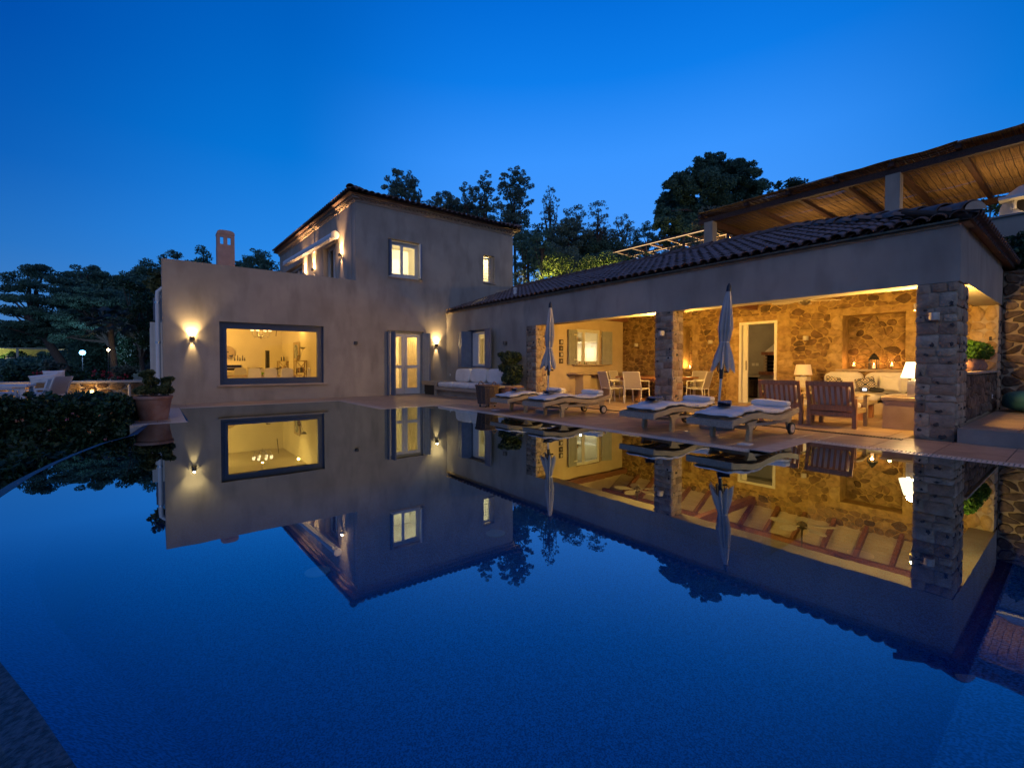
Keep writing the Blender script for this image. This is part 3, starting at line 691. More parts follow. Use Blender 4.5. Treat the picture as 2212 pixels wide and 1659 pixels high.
# windows ------------------------------------------------------------
def frame_rect(m, u0, z0, u1, z1, w, P, t0, t1):
    def bx(a, b, c, d):
        v = [P(x, t, z) for x, t, z in ((a, t0, b), (c, t0, b), (c, t1, b), (a, t1, b), (a, t0, d), (c, t0, d), (c, t1, d), (a, t1, d))]
        m.add(v, [(0, 3, 2, 1), (4, 5, 6, 7), (0, 1, 5, 4), (1, 2, 6, 5), (2, 3, 7, 6), (3, 0, 4, 7)])
    bx(u0, z0, u0 + w, z1); bx(u1 - w, z0, u1, z1); bx(u0 + w, z0, u1 - w, z0 + w); bx(u0 + w, z1 - w, u1 - w, z1); return bx
def pbox(P, a, t0, b, c, t1, d):
    m = MB(); v = [P(x, t, z) for x, t, z in ((a, t0, b), (c, t0, b), (c, t1, b), (a, t1, b), (a, t0, d), (c, t0, d), (c, t1, d), (a, t1, d))]
    m.add(v, [(0, 3, 2, 1), (4, 5, 6, 7), (0, 1, 5, 4), (1, 2, 6, 5), (2, 3, 7, 6), (3, 0, 4, 7)]); return m
# big picture window
m = MB(); P = PY(YA); frame_rect(m, BW[0], BW[1], BW[2], BW[3], .10, P, .12, .26); w = m.build('picture_window', NAVYP, house, world=True)
m = MB(); frame_rect(m, BW[0] + .103, BW[1] + .103, BW[2] - .103, BW[3] - .103, .09, P, .10, .22); m.build('sash_frame', NAVYP, w, world=True)
pbox(P, BW[0] + .19, .16, BW[1] + .19, BW[2] - .19, .167, BW[3] - .19).build('pane', PANE, w, world=True)
pbox(P, BW[0] - .06, -.08, BW[1] - .045, BW[2] + .09, .1, BW[1] - .002).build('sill', MASON, w, world=True)
# entrance doors with glazed leaves
m = MB(); frame_rect(m, DR[0], -.05, DR[2], DR[3], .10, P, .14, .24); dr = m.build('entrance_door', GREYP, house, world=True)
for (a, b) in ((6.70, 7.315), (7.335, 7.95)):
    m = MB(); bx = frame_rect(m, a, .02, b, 2.25, .105, P, .13, .19); bx(a + .105, .98, b - .105, 1.09); bx(a + .105, .125, b - .105, .24); lf = m.build('door_leaf', WHITEP, dr, world=True)
pbox(P, 6.8, .155, .24, 7.22, .160, 2.15).build('pane', PANE, dr, world=True); pbox(P, 7.43, .155, .24, 7.85, .160, 2.15).build('pane', PANE, dr, world=True)
MB().tube([(7.36, YA + .11, 1.06), (7.36, YA + .06, 1.06), (7.46, YA + .06, 1.06)], .01, 6).build('handle', STEEL, dr, world=True)
pbox(P, DR[0] - .02, -.1, -.03, DR[2] + .02, .36, .015).build('threshold', CONC, dr, world=True)
# shutters: louver-less panelled leaf, joined relief in one mesh
def shutter(par, P0, du, H, w, col, panels=1, th=.045, name='shutter'):
    """P0 hinge bottom point, du horizontal unit direction of the leaf"""
    du = Vector(du).normalized(); nn = du.cross(Vector((0, 0, 1))); m = MB(); P0 = Vector(P0)
    def Q(a, t, z): return P0 + du * a + nn * t + Vector((0, 0, z))
    def bx(a, b, c, d, t0, t1):
        v = [Q(*q) for q in ((a, t0, b), (c, t0, b), (c, t1, b), (a, t1, b), (a, t0, d), (c, t0, d), (c, t1, d), (a, t1, d))]
        m.add(v, [(0, 3, 2, 1), (4, 5, 6, 7), (0, 1, 5, 4), (1, 2, 6, 5), (2, 3, 7, 6), (3, 0, 4, 7)])
    s = min(.09, w * .2); h = th / 2
    bx(0, 0, s, H, -h, h); bx(w - s, 0, w, H, -h, h); n = panels; zs = [0 + i * (H / n) for i in range(n + 1)]
    for i, z in enumerate(zs):
        z0 = max(0, z - s / 2 - (s / 2 if i == n else 0)); z1 = min(H, z + s / 2 + (s / 2 if i == 0 else 0)); bx(s, z0, w - s, z1, -h, h)
    for i in range(n):
        bx(s, zs[i] + s / 2, w - s, zs[i + 1] - s / 2, -h * .35, h * .35)
        bx(s + .03, zs[i] + s + .03, w - s - .03, zs[i + 1] - s - .03, -h * .75, h * .75)
    o = m.build(name, col, par, world=True)
    k = MB()
    for z in (H * .14, H * .86): k.add([Q(*q) for q in ((-.03, -h - .008, z - .02), (w * .4, -h - .008, z - .02), (w * .4, -h, z - .02), (-.03, -h, z - .02), (-.03, -h - .008, z + .02), (w * .4, -h - .008, z + .02), (w * .4, -h, z + .02), (-.03, -h, z + .02))], [(0, 3, 2, 1), (4, 5, 6, 7), (0, 1, 5, 4), (1, 2, 6, 5), (2, 3, 7, 6), (3, 0, 4, 7)])
    k.build('strap_hinge', WHITEP if col is GREYP else col, o if par.name.startswith(('house', 'pavilion')) else par, world=True)
    return o
shutter(dr, (6.61, YA + .1, .02), (-.12, -1, 0), 2.28, .33, BLUEP, 2); shutter(dr, (6.66, YA - .22, .02), (.1, -1, 0), 2.28, .28, BLUEP, 2)
shutter(dr, (8.03, YA + .02, .02), (.28, -.72, 0), 2.28, .33, GREYP, 2); shutter(dr, (8.16, YA - .3, .02), (.2, .9, 0), 2.28, .3, BLUEP, 2)
# upper window
m = MB(); bx = frame_rect(m, 6.72, 4.33, 7.92, 5.66, .09, P, .15, .24); bx(6.81, 5.56, 7.83, 5.60); w = m.build('upper_window', WHITEP, house, world=True); w['label'] = 'tall two-sash window high on the tower with folded shutters'
m = MB(); frame_rect(m, 6.82, 4.42, 7.23, 5.55, .045, P, .14, .19); frame_rect(m, 7.235, 4.42, 7.82, 5.55, .06, P, .14, .19); m.build('sash_frame', WHITEP, w, world=True)
pbox(P, 6.86, .16, 4.46, 7.77, .164, 5.5).build('pane', PANE, w, world=True); pbox(P, 6.64, -.05, 4.27, 8.02, .12, 4.308).build('sill', MASON, w, world=True)
shutter(w, (6.69, YA + .14, 4.35), (.05, -1, 0), 1.28, .27, BLUEP); shutter(w, (7.93, YA + .12, 4.35), (-.25, -.8, 0), 1.28, .32, WHITEP); shutter(w, (7.9, YA - .16, 4.35), (.3, .6, 0), 1.28, .3, BLUEP)
# small gridded window
m = MB(); frame_rect(m, 10.84, 4.58, 11.24, 5.62, .05, P, .14, .22); w = m.build('small_window', WHITEP, house, world=True)
m = MB()
for i in range(1, 4): m.tube([(10.87 + i * .085, YA + .09, 4.6), (10.87 + i * .085, YA + .09, 5.6)], .006, 4)
for i in range(1, 9): m.tube([(10.86, YA + .09, 4.6 + i * .115), (11.24, YA + .09, 4.6 + i * .115)], .006, 4)
m.build('window_bars', BLACKM, w, world=True); pbox(P, 10.88, .16, 4.62, 11.2, .165, 5.58).build('pane', PANE, w, world=True); pbox(P, 10.8, -.05, 4.52, 11.42, .13, 4.558).build('sill', MASON, w, world=True)
pbox(P, 11.245, .1, 4.56, 11.375, .3, 5.7).build('window_reveal', PLASTER, w, world=True)

# outside of the left corner: drainpipe and open shutters on the side wall
dp = thing('drainpipe', 'pale drainpipe running down the left corner of the house', 'drainpipe', (.04, 16.0, 0))
m = MB(); m.tube([(.3, 16.0, 3.22), (.14, 16.0, 3.22), (.05, 16.0, 3.12), (.04, 16.0, 3.0), (.04, 16.0, .0)], .055, 12); m.build('pipe', WHITEP, dp, True, True)
for z in (.6, 1.7, 2.8): MB().lathe([(.065, z), (.065, z + .05)], 12, (0, 0, 0)).build('pipe_clamp', STEEL, dp)
for k, (y, l, h, w_) in enumerate(((17.0, .28, 2.33, .3), (18.3, .3, 2.24, .3), (19.3, .3, 2.2, .3))):
    t = thing('garden_shutter', ['white panelled shutter standing open behind the drainpipe', 'pale shutter edge just left of the white panelled shutter', 'leftmost bluish shutter edge on the side of the house'][k], 'shutter', (.14, y, 0))
    shutter(t, (.14, y, .02), (-1, -.05 * k, 0), h, l, WHITEP if k < 2 else BLUEP, 3, name='shutter_leaf')
t = thing('upper_shutter', 'bluish narrow shutter above the white one at the house corner', 'shutter', (.14, 17.2, 2.4)); shutter(t, (.14, 17.2, 2.42), (-1, 0, 0), .66, .2, BLUEP, 1, name='shutter_leaf')

# rooms --------------------------------------------------------------
AMB = (1, .56, .12); WARM = (1, .62, .24); PALE = (1, .80, .42)
m = room(.52, YA + .37, .03, 5.18, 26.3, 3.25, skip=('y0',)); m.build('living_room', ROOMW, house, world=True)
m = room(5.9, YA + .37, .02, 8.9, 20.0, 2.9, skip=('y0',)); m.build('entrance_room', ROOMWH, house, world=True)
m = room(5.9, YA + .37, 3.75, 9.4, 20.0, 6.4, skip=('y0',)); m.build('upper_room', ROOMWH, house, world=True)
m = room(10.4, YA + .37, 3.75, 11.95, 18.4, 6.4, skip=('y0',)); m.build('upper_bathroom', ROOMWH, house, world=True)
light('POINT', (2.2, 16.5, 3.0), 110, AMB, shadow_soft_size=.2); light('POINT', (1.1, 24.0, 2.9), 330, AMB, shadow_soft_size=.15); light('POINT', (4.95, 21.9, 3.1), 90, AMB, shadow_soft_size=.03); light('POINT', (3.14, 19.5, 2.62), 55, AMB, shadow_soft_size=.02)  # first three are unseen fills added to brighten; last belongs to the chandelier
light('POINT', (8.6, 17.6, 2.6), 420, (1, .62, .20), shadow_soft_size=.08)
light('POINT', (9.0, 16.5, 6.1), 900, PALE, shadow_soft_size=.1); light('POINT', (11.6, 16.5, 6.0), 400, PALE, shadow_soft_size=.1)
# ================================================================== PAVILION
pav = thing('pavilion', 'long open poolside pavilion with tiled roof, plaster beam and stone wall', 'pavilion', (11, 8, 0))
WBW = (12.72, 1.0, 14.24, 2.36)
FZ = 3.13
# plaster wall between the house corner and the first pillar, with a shuttered window; and the long beam
m = holes(PX(XB), [10.895, YA - .002], [-.2, FZ], [WBW], 0, .36); m.build('kitchen_wall', STUCCO, pav, world=True)
m = MB(); m.box(XB, 1.22, 2.30, XB + .40, 10.893, FZ); m.build('front_beam', STUCCO, pav, world=True)
m = MB(); m.box(XB + .402, 1.22, 2.33, 13.75, 1.60, 3.05); m.build('end_beam', STUCCO, pav, world=True)
# back wall with door, small niche and big niche
XI = 13.45; PD = (5.41, 0, 6.44, 2.33); N1 = (2.69, 1.0, 3.90, 2.32); N2 = (7.93, .98, 8.27, 2.35)
bwall = thing('stone_wall', 'warm lit rubble back wall of the pavilion with door and niches', 'stone wall', (XI, 6, 0))
m = holes(PX(XI), [1.62, 10.67], [-.1, 3.0], [PD, N1, N2], 0, .42); m.build('mortar_core', MORTAR_LIT, bwall, world=True)
m = MB()
for h in (N1, N2): m.box(XI + .425, h[0] - .1, h[1] - .1, XI + .5, h[2] + .1, h[3] + .1)
m.build('niche_back', MORTAR_LIT, bwall, world=True)
P = PX(XI); rs = random.Random(21)
# dressed blocks round the openings
blocks = []
def quoin_col(u0, u1, z0, z1):
    z = z0; k = 0
    while z < z1 - .05:
        h = rs.uniform(.17, .27); h = z1 - z if z1 - z - h < .1 else h; e = rs.uniform(0, .13)
        if u1 > u0: blocks.append([(u0, z), (u1 + e - .13, z), (u1 + e - .13, z + h), (u0, z + h)])
        else: blocks.append([(u1 - e + .13, z), (u0, z), (u0, z + h), (u1 - e + .13, z + h)])
        z += h
quoin_col(PD[2], PD[2] + .42, .0, PD[3]); quoin_col(PD[0], PD[0] - .45, 0, PD[3]); quoin_col(N2[2], N2[2] + .3, N2[1] - .05, N2[3]); quoin_col(N2[0], N2[0] - .3, N2[1] - .05, N2[3])
quoin_col(N1[2], N1[2] + .32, .6, N1[3]); quoin_col(N1[0], N1[0] - .3, .6, N1[3])
for a, b, z in ((PD[0] - .3, PD[2] + .3, PD[3]), (N1[0] - .2, N1[2] + .25, N1[3]), (N2[0] - .2, N2[2] + .2, N2[3])):
    u = a
    while u < b - .05:
        w_ = rs.uniform(.3, .5); w_ = b - u if b - u - w_ < .2 else w_; blocks.append([(u, z), (u + w_, z), (u + w_, z + .17), (u, z + .17)]); u += w_
qz = [(min(p[0] for p in b), min(p[1] for p in b), max(p[0] for p in b), max(p[1] for p in b)) for b in blocks]
pol = rubble(1.62, .0, 10.66, 2.93, 560, [PD, N1, N2] + [(q[0], q[1], q[2], q[3]) for q in qz], 1.4, rs)
pol = [p for p in pol if area(p) > .003]
lay_stones(blocks, P, bwall, QUOIN_LIT, .016, .006)
lay_stones(pol, P, bwall, STONE, .026, .014, 0, None, 250)
NB = PX(XI + .425); lay_stones(rubble(N1[0], N1[1], N1[2], N1[3], 46, (), 1.4, rs) + rubble(N2[0], N2[1], N2[2], N2[3], 16, (), 1.3, rs), NB, bwall, STONE, .03, .018)
m = MB(); m.box(XI - .04, N1[0] - .12, N1[1] - .05, XI + .424, N1[2] + .12, N1[1] - .002); m.build('niche_shelf', MASON, bwall, world=True)
m = MB(); frame_rect(m, PD[0], -.06, PD[2], PD[3], .07, P, -.02, .40); w = m.build('sliding_door_frame', WHITEP, bwall, world=True)
pbox(P, 6.24, .10, 0, 6.37, .14, 2.26).build('sliding_door', WHITEP, w, world=True); pbox(P, 6.27, .075, .95, 6.29, .099, 1.22).build('door_pull', BRONZE, w, world=True)
# barbecue room behind the door
m = room(XI + .424, 5.0, 0, 16.9, 8.7, 2.9, skip=('x0',)); m.build('barbecue_room', GREYS, pav, world=True)
light('POINT', (14.3, 8.2, 2.5), 60, (1, .62, .22), shadow_soft_size=.1)  # unseen fill light added to lift the dim room
bbq = thing('barbecue', 'brick barbecue with grill and sloped hood in the dim room', 'barbecue', (16.0, 6.05, 0))
m = MB(); m.box(15.5, 5.3, 0, 16.85, 6.72, .78); m.build('base', GREYS, bbq, world=True)
m = MB(); m.add([(15.6, 5.3, 1.52), (16.85, 5.3, 1.52), (16.85, 6.66, 1.52), (15.6, 6.66, 1.52), (16.3, 5.4, 2.3), (16.8, 5.4, 2.3), (16.8, 6.1, 2.3), (16.3, 6.1, 2.3)], [(0, 1, 2, 3), (4, 5, 6, 7), (0, 1, 5, 4), (1, 2, 6, 5), (2, 3, 7, 6), (3, 0, 4, 7)]); m.build('hood', ROOMWH, bbq, world=True)
for z, n_ in ((.785, 18), (1.42, 17)):
    for i in range(n_):
        m = MB(); m.box(15.42, 5.36 + i * .078, z, 15.6, 5.36 + i * .078 + .068, z + .1); m.build('brick', BRICK, bbq, world=True)
m = MB(); m.box(16.5, 5.35, .88, 16.6, 6.6, 1.42); m.box(15.62, 6.56, .88, 16.5, 6.64, 1.42); m.box(15.62, 5.35, .785, 16.5, 6.56, .80); m.build('firebox', DARK, bbq, world=True)
for k in range(5): m = MB(); m.box(15.55, 6.57, .90 + k * .1, 15.618, 6.66, .90 + k * .1 + .085); m.build('brick', MASON, bbq, world=True)
m = MB()
for z in (.98, 1.1, 1.22): m.tube([(15.62, 5.4, z), (15.62, 6.55, z)], .008, 4)
for i in range(9): m.tube([(15.62, 5.5 + i * .12, 1.1), (16.4, 5.5 + i * .12, 1.1)], .008, 4)
m.build('grill', STEEL, bbq, world=True)
kc2 = thing('stone_counter', 'grey counter with dark niche for the basket beside the barbecue', 'counter', (16.2, 7.3, 0)); m = MB(); m.box(15.5, 6.73, .70, 16.85, 8.2, .78); m.box(15.55, 6.73, 0, 16.85, 6.83, .70); m.box(15.55, 7.75, 0, 16.85, 8.2, .70); m.build('counter_body', GREYS, kc2, world=True); m = MB(); m.box(16.3, 6.83, 0, 16.4, 7.75, .70); m.build('niche_back', DARK, kc2, world=True)  # niche back coloured near black for the shade of the recess
for i in range(2):
    t = thing('wall_switch', 'square white switch above the counter, %s of two' % ('left' if i else 'right'), 'switch', (16.89, 7.45 + i * .13, 1.12)); MB().box(-.012, -.05, -.05, .0, .05, .05).build('switch_plate', WHITEP, t); MB().box(-.018, -.02, -.02, -.0125, .02, .02).build('rocker', WHITEP, t)
def basket(name, label, loc, r0, r1, h, wheels=False, handles=True, sq=1.0):
    t = thing(name, label, 'basket', loc); nst = 32; k = .035 if wheels else 0
    for i in range(nst // 2):
        a = i * 4 * PI / nst; m = MB(); m.tube([(r0 * math.cos(a) * sq, r0 * math.sin(a), .05 + k), (r1 * math.cos(a) * sq, r1 * math.sin(a), h)], .011, 5); m.build('wicker_stake', WICKR, t, True)
    def f(u, v):
        a = u * 2 * PI; z = .05 + k + v * (h - .05 - k); row = v * (h / .022); r = r0 + (r1 - r0) * v; r += .007 * math.sin(a * nst / 2 + (PI if int(row) % 2 else 0)) + .006 * math.sin(row * 2 * PI)
        return (r * math.cos(a) * sq, r * math.sin(a), z)
    MB().grid(f, 96, int(h / .011), True).build('wicker_weave', WICKER, t, True)
    MB().lathe([(r0 * .98, .05 + k), (0, .055 + k)], 24).build('basket_base', WICKER, t)
    m = MB(); m.tube([((r1 + .003) * math.cos(i * PI / 16) * sq, (r1 + .003) * math.sin(i * PI / 16), h + .005 * (i % 2)) for i in range(33)], .022, 7, False); m.build('rim', WICKR, t, True)
    if handles:
        for s in (-1, 1):
            m = MB(); m.tube([((r1) * sq * math.cos(s * PI / 2 + PI / 2 * 0 + .28 * q) , r1 * math.sin(s * PI / 2 + .28 * q), h + .10 * (1 - q * q)) for q in (-1, -.7, -.35, 0, .35, .7, 1)], .013, 6); m.build('handle', WICKR, t, True)
    if wheels:
        for i in range(4):
            a = PI / 4 + i * PI / 2; x, y = r0 * .8 * math.cos(a), r0 * .8 * math.sin(a); c = MB(); c.tube([(x - .012, y, .026), (x + .012, y, .026)], .026, 10); cw = c.build('castor', RUBBER, t, True); MB().box(x - .018, y - .015, .03, x + .018, y + .015, .075).build('castor_fork', STEEL, cw)
    return t
basket('log_basket', 'tall round wicker basket on the floor of the barbecue room', (15.85, 7.2, 0), .2, .26, .6)

# kitchen end wall (faces the dining area)
PK = PY(10.672); KW = (11.04, 1.12, 12.27, 2.31)
m = holes(PK, [XB + .41, XI], [-.05, 3.0], [KW], 0, .22); m.build('end_wall', PLASTER, pav, world=True)
m = MB(); v = [(XB + .41, 3.002), (XI, 3.002), (XI, 3.75), (12.4, 4.3), (XB + .41, 3.18)]; m.v = [(x, y, z) for y in (10.672, 10.89) for x, z in v]; m.f = [(0, 1, 2, 3, 4), (9, 8, 7, 6, 5)] + [(i, (i + 1) % 5, 5 + (i + 1) % 5, 5 + i) for i in range(5)]; m.build('gable', PLASTER, pav, world=True)
m = room(XB + .365, 10.90, 0, 13.4, 15.6, 2.75, skip=('y0', 'x0')); m.build('kitchen_room', ROOMWH, pav, world=True)
m = holes(PX(XB + .362), [10.9, 15.6], [0, 2.75], [WBW], 0, .004); m.build('kitchen_lining', ROOMWH, pav, world=True)
m = MB(); frame_rect(m, KW[0], KW[1], KW[2], KW[3], .06, PK, .08, .16); w = m.build('kitchen_window', WHITEP, pav, world=True)
for a, b in ((11.1, 11.45), (11.46, 12.21)):
    m = MB(); frame_rect(m, a, 1.18, b, 2.25, .05, PK, .06, .12); m.build('sash_frame', WHITEP, w, world=True)
pbox(PK, 11.12, .085, 1.2, 12.19, .09, 2.23).build('pane', PANE, w, world=True); pbox(PK, 10.84, -.14, 1.075, 12.35, .07, 1.118).build('sill', MASON, w, world=True)
shutter(w, (11.03, 10.65, 1.12), (-.44, -.06, 0), 1.14, .44, GREYP); shutter(w, (12.26, 10.62, 1.12), (.42, -.10, 0), 1.14, .42, GREYP)
# window in the plaster wall near the corner
P = PX(XB); m = MB(); frame_rect(m, WBW[0], WBW[1], WBW[2], WBW[3], .07, P, .14, .24); w = m.build('shuttered_window', BLUEP, pav, world=True)
m = MB(); bx = frame_rect(m, 12.95, 1.07, 13.85, 2.27, .07, P, .15, .22); bx(13.12, 1.14, 13.18, 2.2); bx(13.85, 1.07, 14.16, 2.27); m.build('sash_frame', WHITEP, w, world=True)
pbox(P, 13.0, .18, 1.12, 13.83, .185, 2.22).build('pane', PANE, w, world=True); pbox(P, 12.66, -.08, .945, 14.3, .12, .998).build('sill', MASON, w, world=True)
shutter(w, (XB + .1, 14.18, 1.02), (-1, .35, 0), 1.3, .38, BLUEP); shutter(w, (XB - .2, 14.35, 1.02), (.2, 1, 0), 1.3, .36, BLUEP)
shutter(w, (XB + .1, 12.85, 1.02), (-.9, -.1, 0), 1.3, .32, BLUEP); shutter(w, (XB - .22, 12.82, 1.02), (-.05, -1, 0), 1.3, .36, BLUEP)
# kitchen things seen through the two windows
kc = thing('kitchen_cabinet', 'tall pale kitchen cupboard seen through the shuttered window', 'cupboard', (11.6, 15.2, 0))
m = MB(); m.box(10.6, 15.0, 0, 12.9, 15.55, 2.2); m.build('carcass', ROOMWH, kc, world=True)
for i in range(3): m = MB(); m.box(10.63 + i * .76, 14.97, .05, 11.36 + i * .76, 14.998, 2.17); m.build('cupboard_door', WHITEP, kc, world=True)
kd = thing('kitchen_counter', 'kitchen counter with drawers and tiled backsplash seen through the kitchen window', 'counter', (12.9, 12.8, 0))
m = MB(); m.box(12.75, 11.2, 0, 13.38, 14.9, .88); m.build('carcass', WHITEP, kd, world=True); m = MB(); m.box(12.7, 11.2, .882, 13.38, 14.9, .92); m.build('worktop', MASON, kd, world=True)
m = MB(); m.box(13.0, 11.2, 1.95, 13.38, 14.9, 2.0); m.build('shelf', WHITEP, kd, world=True)
for i, (c_, l) in enumerate(((BLUEP, 'blue grey enamel bowl on the high kitchen shelf'), (RATTAN, 'round rattan bowl on the high kitchen shelf'))):
    t = thing('bowl', l, 'bowl', (13.15, 13.4 - i * .5, 2.002)); MB().lathe([(.05, 0), (.17, .06), (.22, .2), (.21, .2), (.15, .05), (0, .03)], 18).build('bowl_body', c_, t, True); MB().lathe([(.22, .195), (.225, .21), (.21, .21)], 18).build('bowl_rim', c_, t, True)
light('AREA', (11.4, 13.3, 2.65), 130, (1, .70, .28), size=1.0, aim=(0, 0, -1)); light('POINT', (12.9, 12.2, 1.6), 14, (1, .85, .6), shadow_soft_size=.05)

# stone pillars ------------------------------------------------------
def pillar(label, y0, y1, depth, zt=2.297, seed=1):
    t = thing('stone_pillar', label, 'pillar', (XB + depth / 2, (y0 + y1) / 2, 0)); e = .02; r_ = random.Random(seed)
    m = MB(); m.box(XB + .012, y0 + e, -.05, XB + depth - e, y1 - e, zt); m.build('mortar_core', MORTAR, t, world=True)
    faces = [(PX(XB + .012), y0 + .006, y1 - .006), (lambda u, tt, z: (u, y0 + e + tt, z), XB + .02, XB + depth - .02), (lambda u, tt, z: (u, y1 - e - tt, z), XB + .02, XB + depth - .02), (lambda u, tt, z: (XB + depth - e - tt, u, z), y0 + .006, y1 - .006)]
    for k, (P_, a, b) in enumerate(faces):
        if k == 0: pol = courses(a, .0, b, zt, (.09, .22), (.11, .34), r_); lay_stones(pol, P_, t, QUOIN, .020, .006, .42, r_)
        elif k == 1: pol = courses(a, .0, b, zt, (.09, .21), (.09, .24), r_); lay_stones(pol, P_, t, QUOIN, .022, .007, .35, r_)
        else: lay_stones(courses(a, 0, b, zt, (.2, .3), (.25, .45), r_), P_, t, QUOIN, .02, .01, .1, r_)
    return t
pillar('narrow stone pillar beside the potted ficus and the plaster wall', 10.41, 10.893, .55, seed=2)
pillar('middle stone pillar between the dining and sitting areas', 5.79, 6.27, .42, seed=3)
pillar('broad stone corner pillar at the right end of the pavilion', 1.23, 1.70, .80, seed=5)
# low stone sill wall and end pier on the right end
t = thing('sill_wall', 'low dark stone wall under the basil pots at the pavilion end', 'low wall', (11.4, 1.4, 0))
m = MB(); m.box(XB + .81, 1.26, -.1, 13.44, 1.60, .955); m.build('mortar_core', MORTAR, t, world=True); m = MB(); m.box(XB + .81, 1.20, .957, 13.44, 1.64, .99); m.build('sill_slab', MASON, t, world=True)
lay_stones(rubble(XB + .81, .22, 13.42, .95, 46, (), 1.4, random.Random(8)), PY(1.26), t, RSTONE, .03, .014)
t = thing('end_pier', 'stone pier at the back of the pavilion end', 'pier', (13.6, 1.4, 0))
m = MB(); m.box(13.46, 1.25, 0, 13.9, 1.62, 2.32); m.build('mortar_core', MORTAR, t, world=True)
lay_stones(courses(13.46, .2, 13.9, 2.3, rs=random.Random(9)), PY(1.25), t, QUOIN, .02, .01, .2); lay_stones(courses(1.26, .98, 1.66, 2.32, (.14, .26), (.14, .3), random.Random(19)), PX(13.46), t, QUOIN_LIT, .025, .010, .2)

# roof ---------------------------------------------------------------
rf = thing('pavilion_roof', 'long tiled pavilion roof of terracotta barrel tiles with hipped right end', 'roof', (11, 8, 3.1))
XE, ZE, XR, ZR, YE = 8.93, 3.14, 12.4, 4.37, 1.08; SL = (ZR - ZE) / (XR - XE); YH = YE + (XR - XE)
m = MB(); m.face((XE + .03, YE + .03, ZE), (XE + .03, YA - .02, ZE), (XR, YA - .02, ZR), (XR, YH, ZR)); m.face((XE + .03, YE + .03, ZE), (XR, YH, ZR), (2 * XR - XE, YE + .03, ZE))
m.face((XR, YH, ZR), (XR, YA - .02, ZR), (2 * XR - XE, YA - .02, ZE), (2 * XR - XE, YE + .03, ZE)); m.build('roof_deck', TERRAJ, rf, world=True)
m = MB(); m.add([(XE + .06, YE + .05, ZE - .02), (XB + .42, YE + .05, ZE - .02), (XB + .42, YA - .03, ZE - .02), (XE + .06, YA - .03, ZE - .02)], [(0, 1, 2, 3)]); m.build('eave_soffit', MORTAR, rf, world=True)
roof_field(rf, 11, 69, (XE - .02, YE + .05, ZE - .015), (0, 1, 0), (1, 0, SL), 270, keep=lambda p: (p.x - XE) < (p.y - YE) + .12 and p.x < XR - .25)
o = Vector((2 * XR - XE, YE - .04, ZE)); mass = MB(); parts = 0
for i in range(33):
    for j in range(10):
        p = Vector((XE + .12 + i * .21, YE - .04 + j * .36 * .93, ZE + SL * j * .335)); dx = min(p.x - XE, 2 * XR - XE - p.x)
        if p.y - YE > dx - .05: continue
        M = frame_M(p + Vector((0, 0, .05)), (0, 1, SL))
        if j == 0: place(TM, 'eave_tile', rf, M)
        else: stamp(mass, TG, M)
tag(mass.build('roof_tiles', TERRAJ, rf, True, True), kind='stuff')
def ridge_line(par, a, b, nm='ridge_tile', flip=False):
    a = Vector(a); b = Vector(b); L = (b - a).length; n = max(1, int(L / .42)); d = (b - a).normalized()
    for i in range(n): place(RM_, nm, par, frame_M(a + d * (L / n * i) + Vector((R(-.008, .008), R(-.008, .008), .075)), d + Vector((0, 0, R(-.01, .01)))))
ridge_line(rf, (XE + .02, YE + .02, ZE + .03), (XR, YH, ZR)); ridge_line(rf, (XR, YH, ZR), (XR, YA - .05, ZR)); ridge_line(rf, (2 * XR - XE, YE, ZE), (XR, YH, ZR))
cap = MB(); _h = Vector((1, 1, 0)).normalized(); _r = _h.cross(Vector((0, 0, 1))); _c = Vector((XE - .02, YE - .02, ZE + .08)); cap.face(*[_c + _r * .135 * math.cos(PI * i / 10) + Vector((0, 0, .02 + .115 * math.sin(PI * i / 10))) for i in range(11)]); cap.build('ridge_end', MASON, rf, world=True)
m = MB(); m.box(XB - .03, YE + .16, FZ - .03, XB + .36, YA - .02, ZE + .045); m.box(XB + .36, 1.23, 3.051, 13.7, 1.5, ZE + .04); m.build('eave_fill', MORTAR, rf, world=True)
# concave pan tiles showing at the eave
pan = MB(); PG = tile_geo(.44, .09, .075, .012, 5, 0)
for i in range(70): stamp(pan, PG, frame_M((XE + .10, YE + i * .21 + .05, ZE + .075), (1, 0, SL)) @ Matrix.Rotation(PI, 4, 'Y'))
for i in range(32):
    for j in range(2): stamp(pan, PG, frame_M((XE + .15 + i * .21, YE + .02 + j * .36, ZE + .075 + j * .12), (0, 1, SL)) @ Matrix.Rotation(PI, 4, 'Y'))
pan.build('pan_tiles', TERRAJ, rf, True, True)['kind'] = 'stuff'
t = thing('roof_vent', 'small white vent pipe poking out of the pavilion roof', 'vent pipe', (9.6, 12.15, 3.42)); MB().lathe([(.055, 0), (.055, .26)], 14).build('pipe', WHITEP, t, True); MB().lathe([(.07, .22), (.07, .29), (0, .31)], 14).build('vent_cap', WHITEP, t, True)

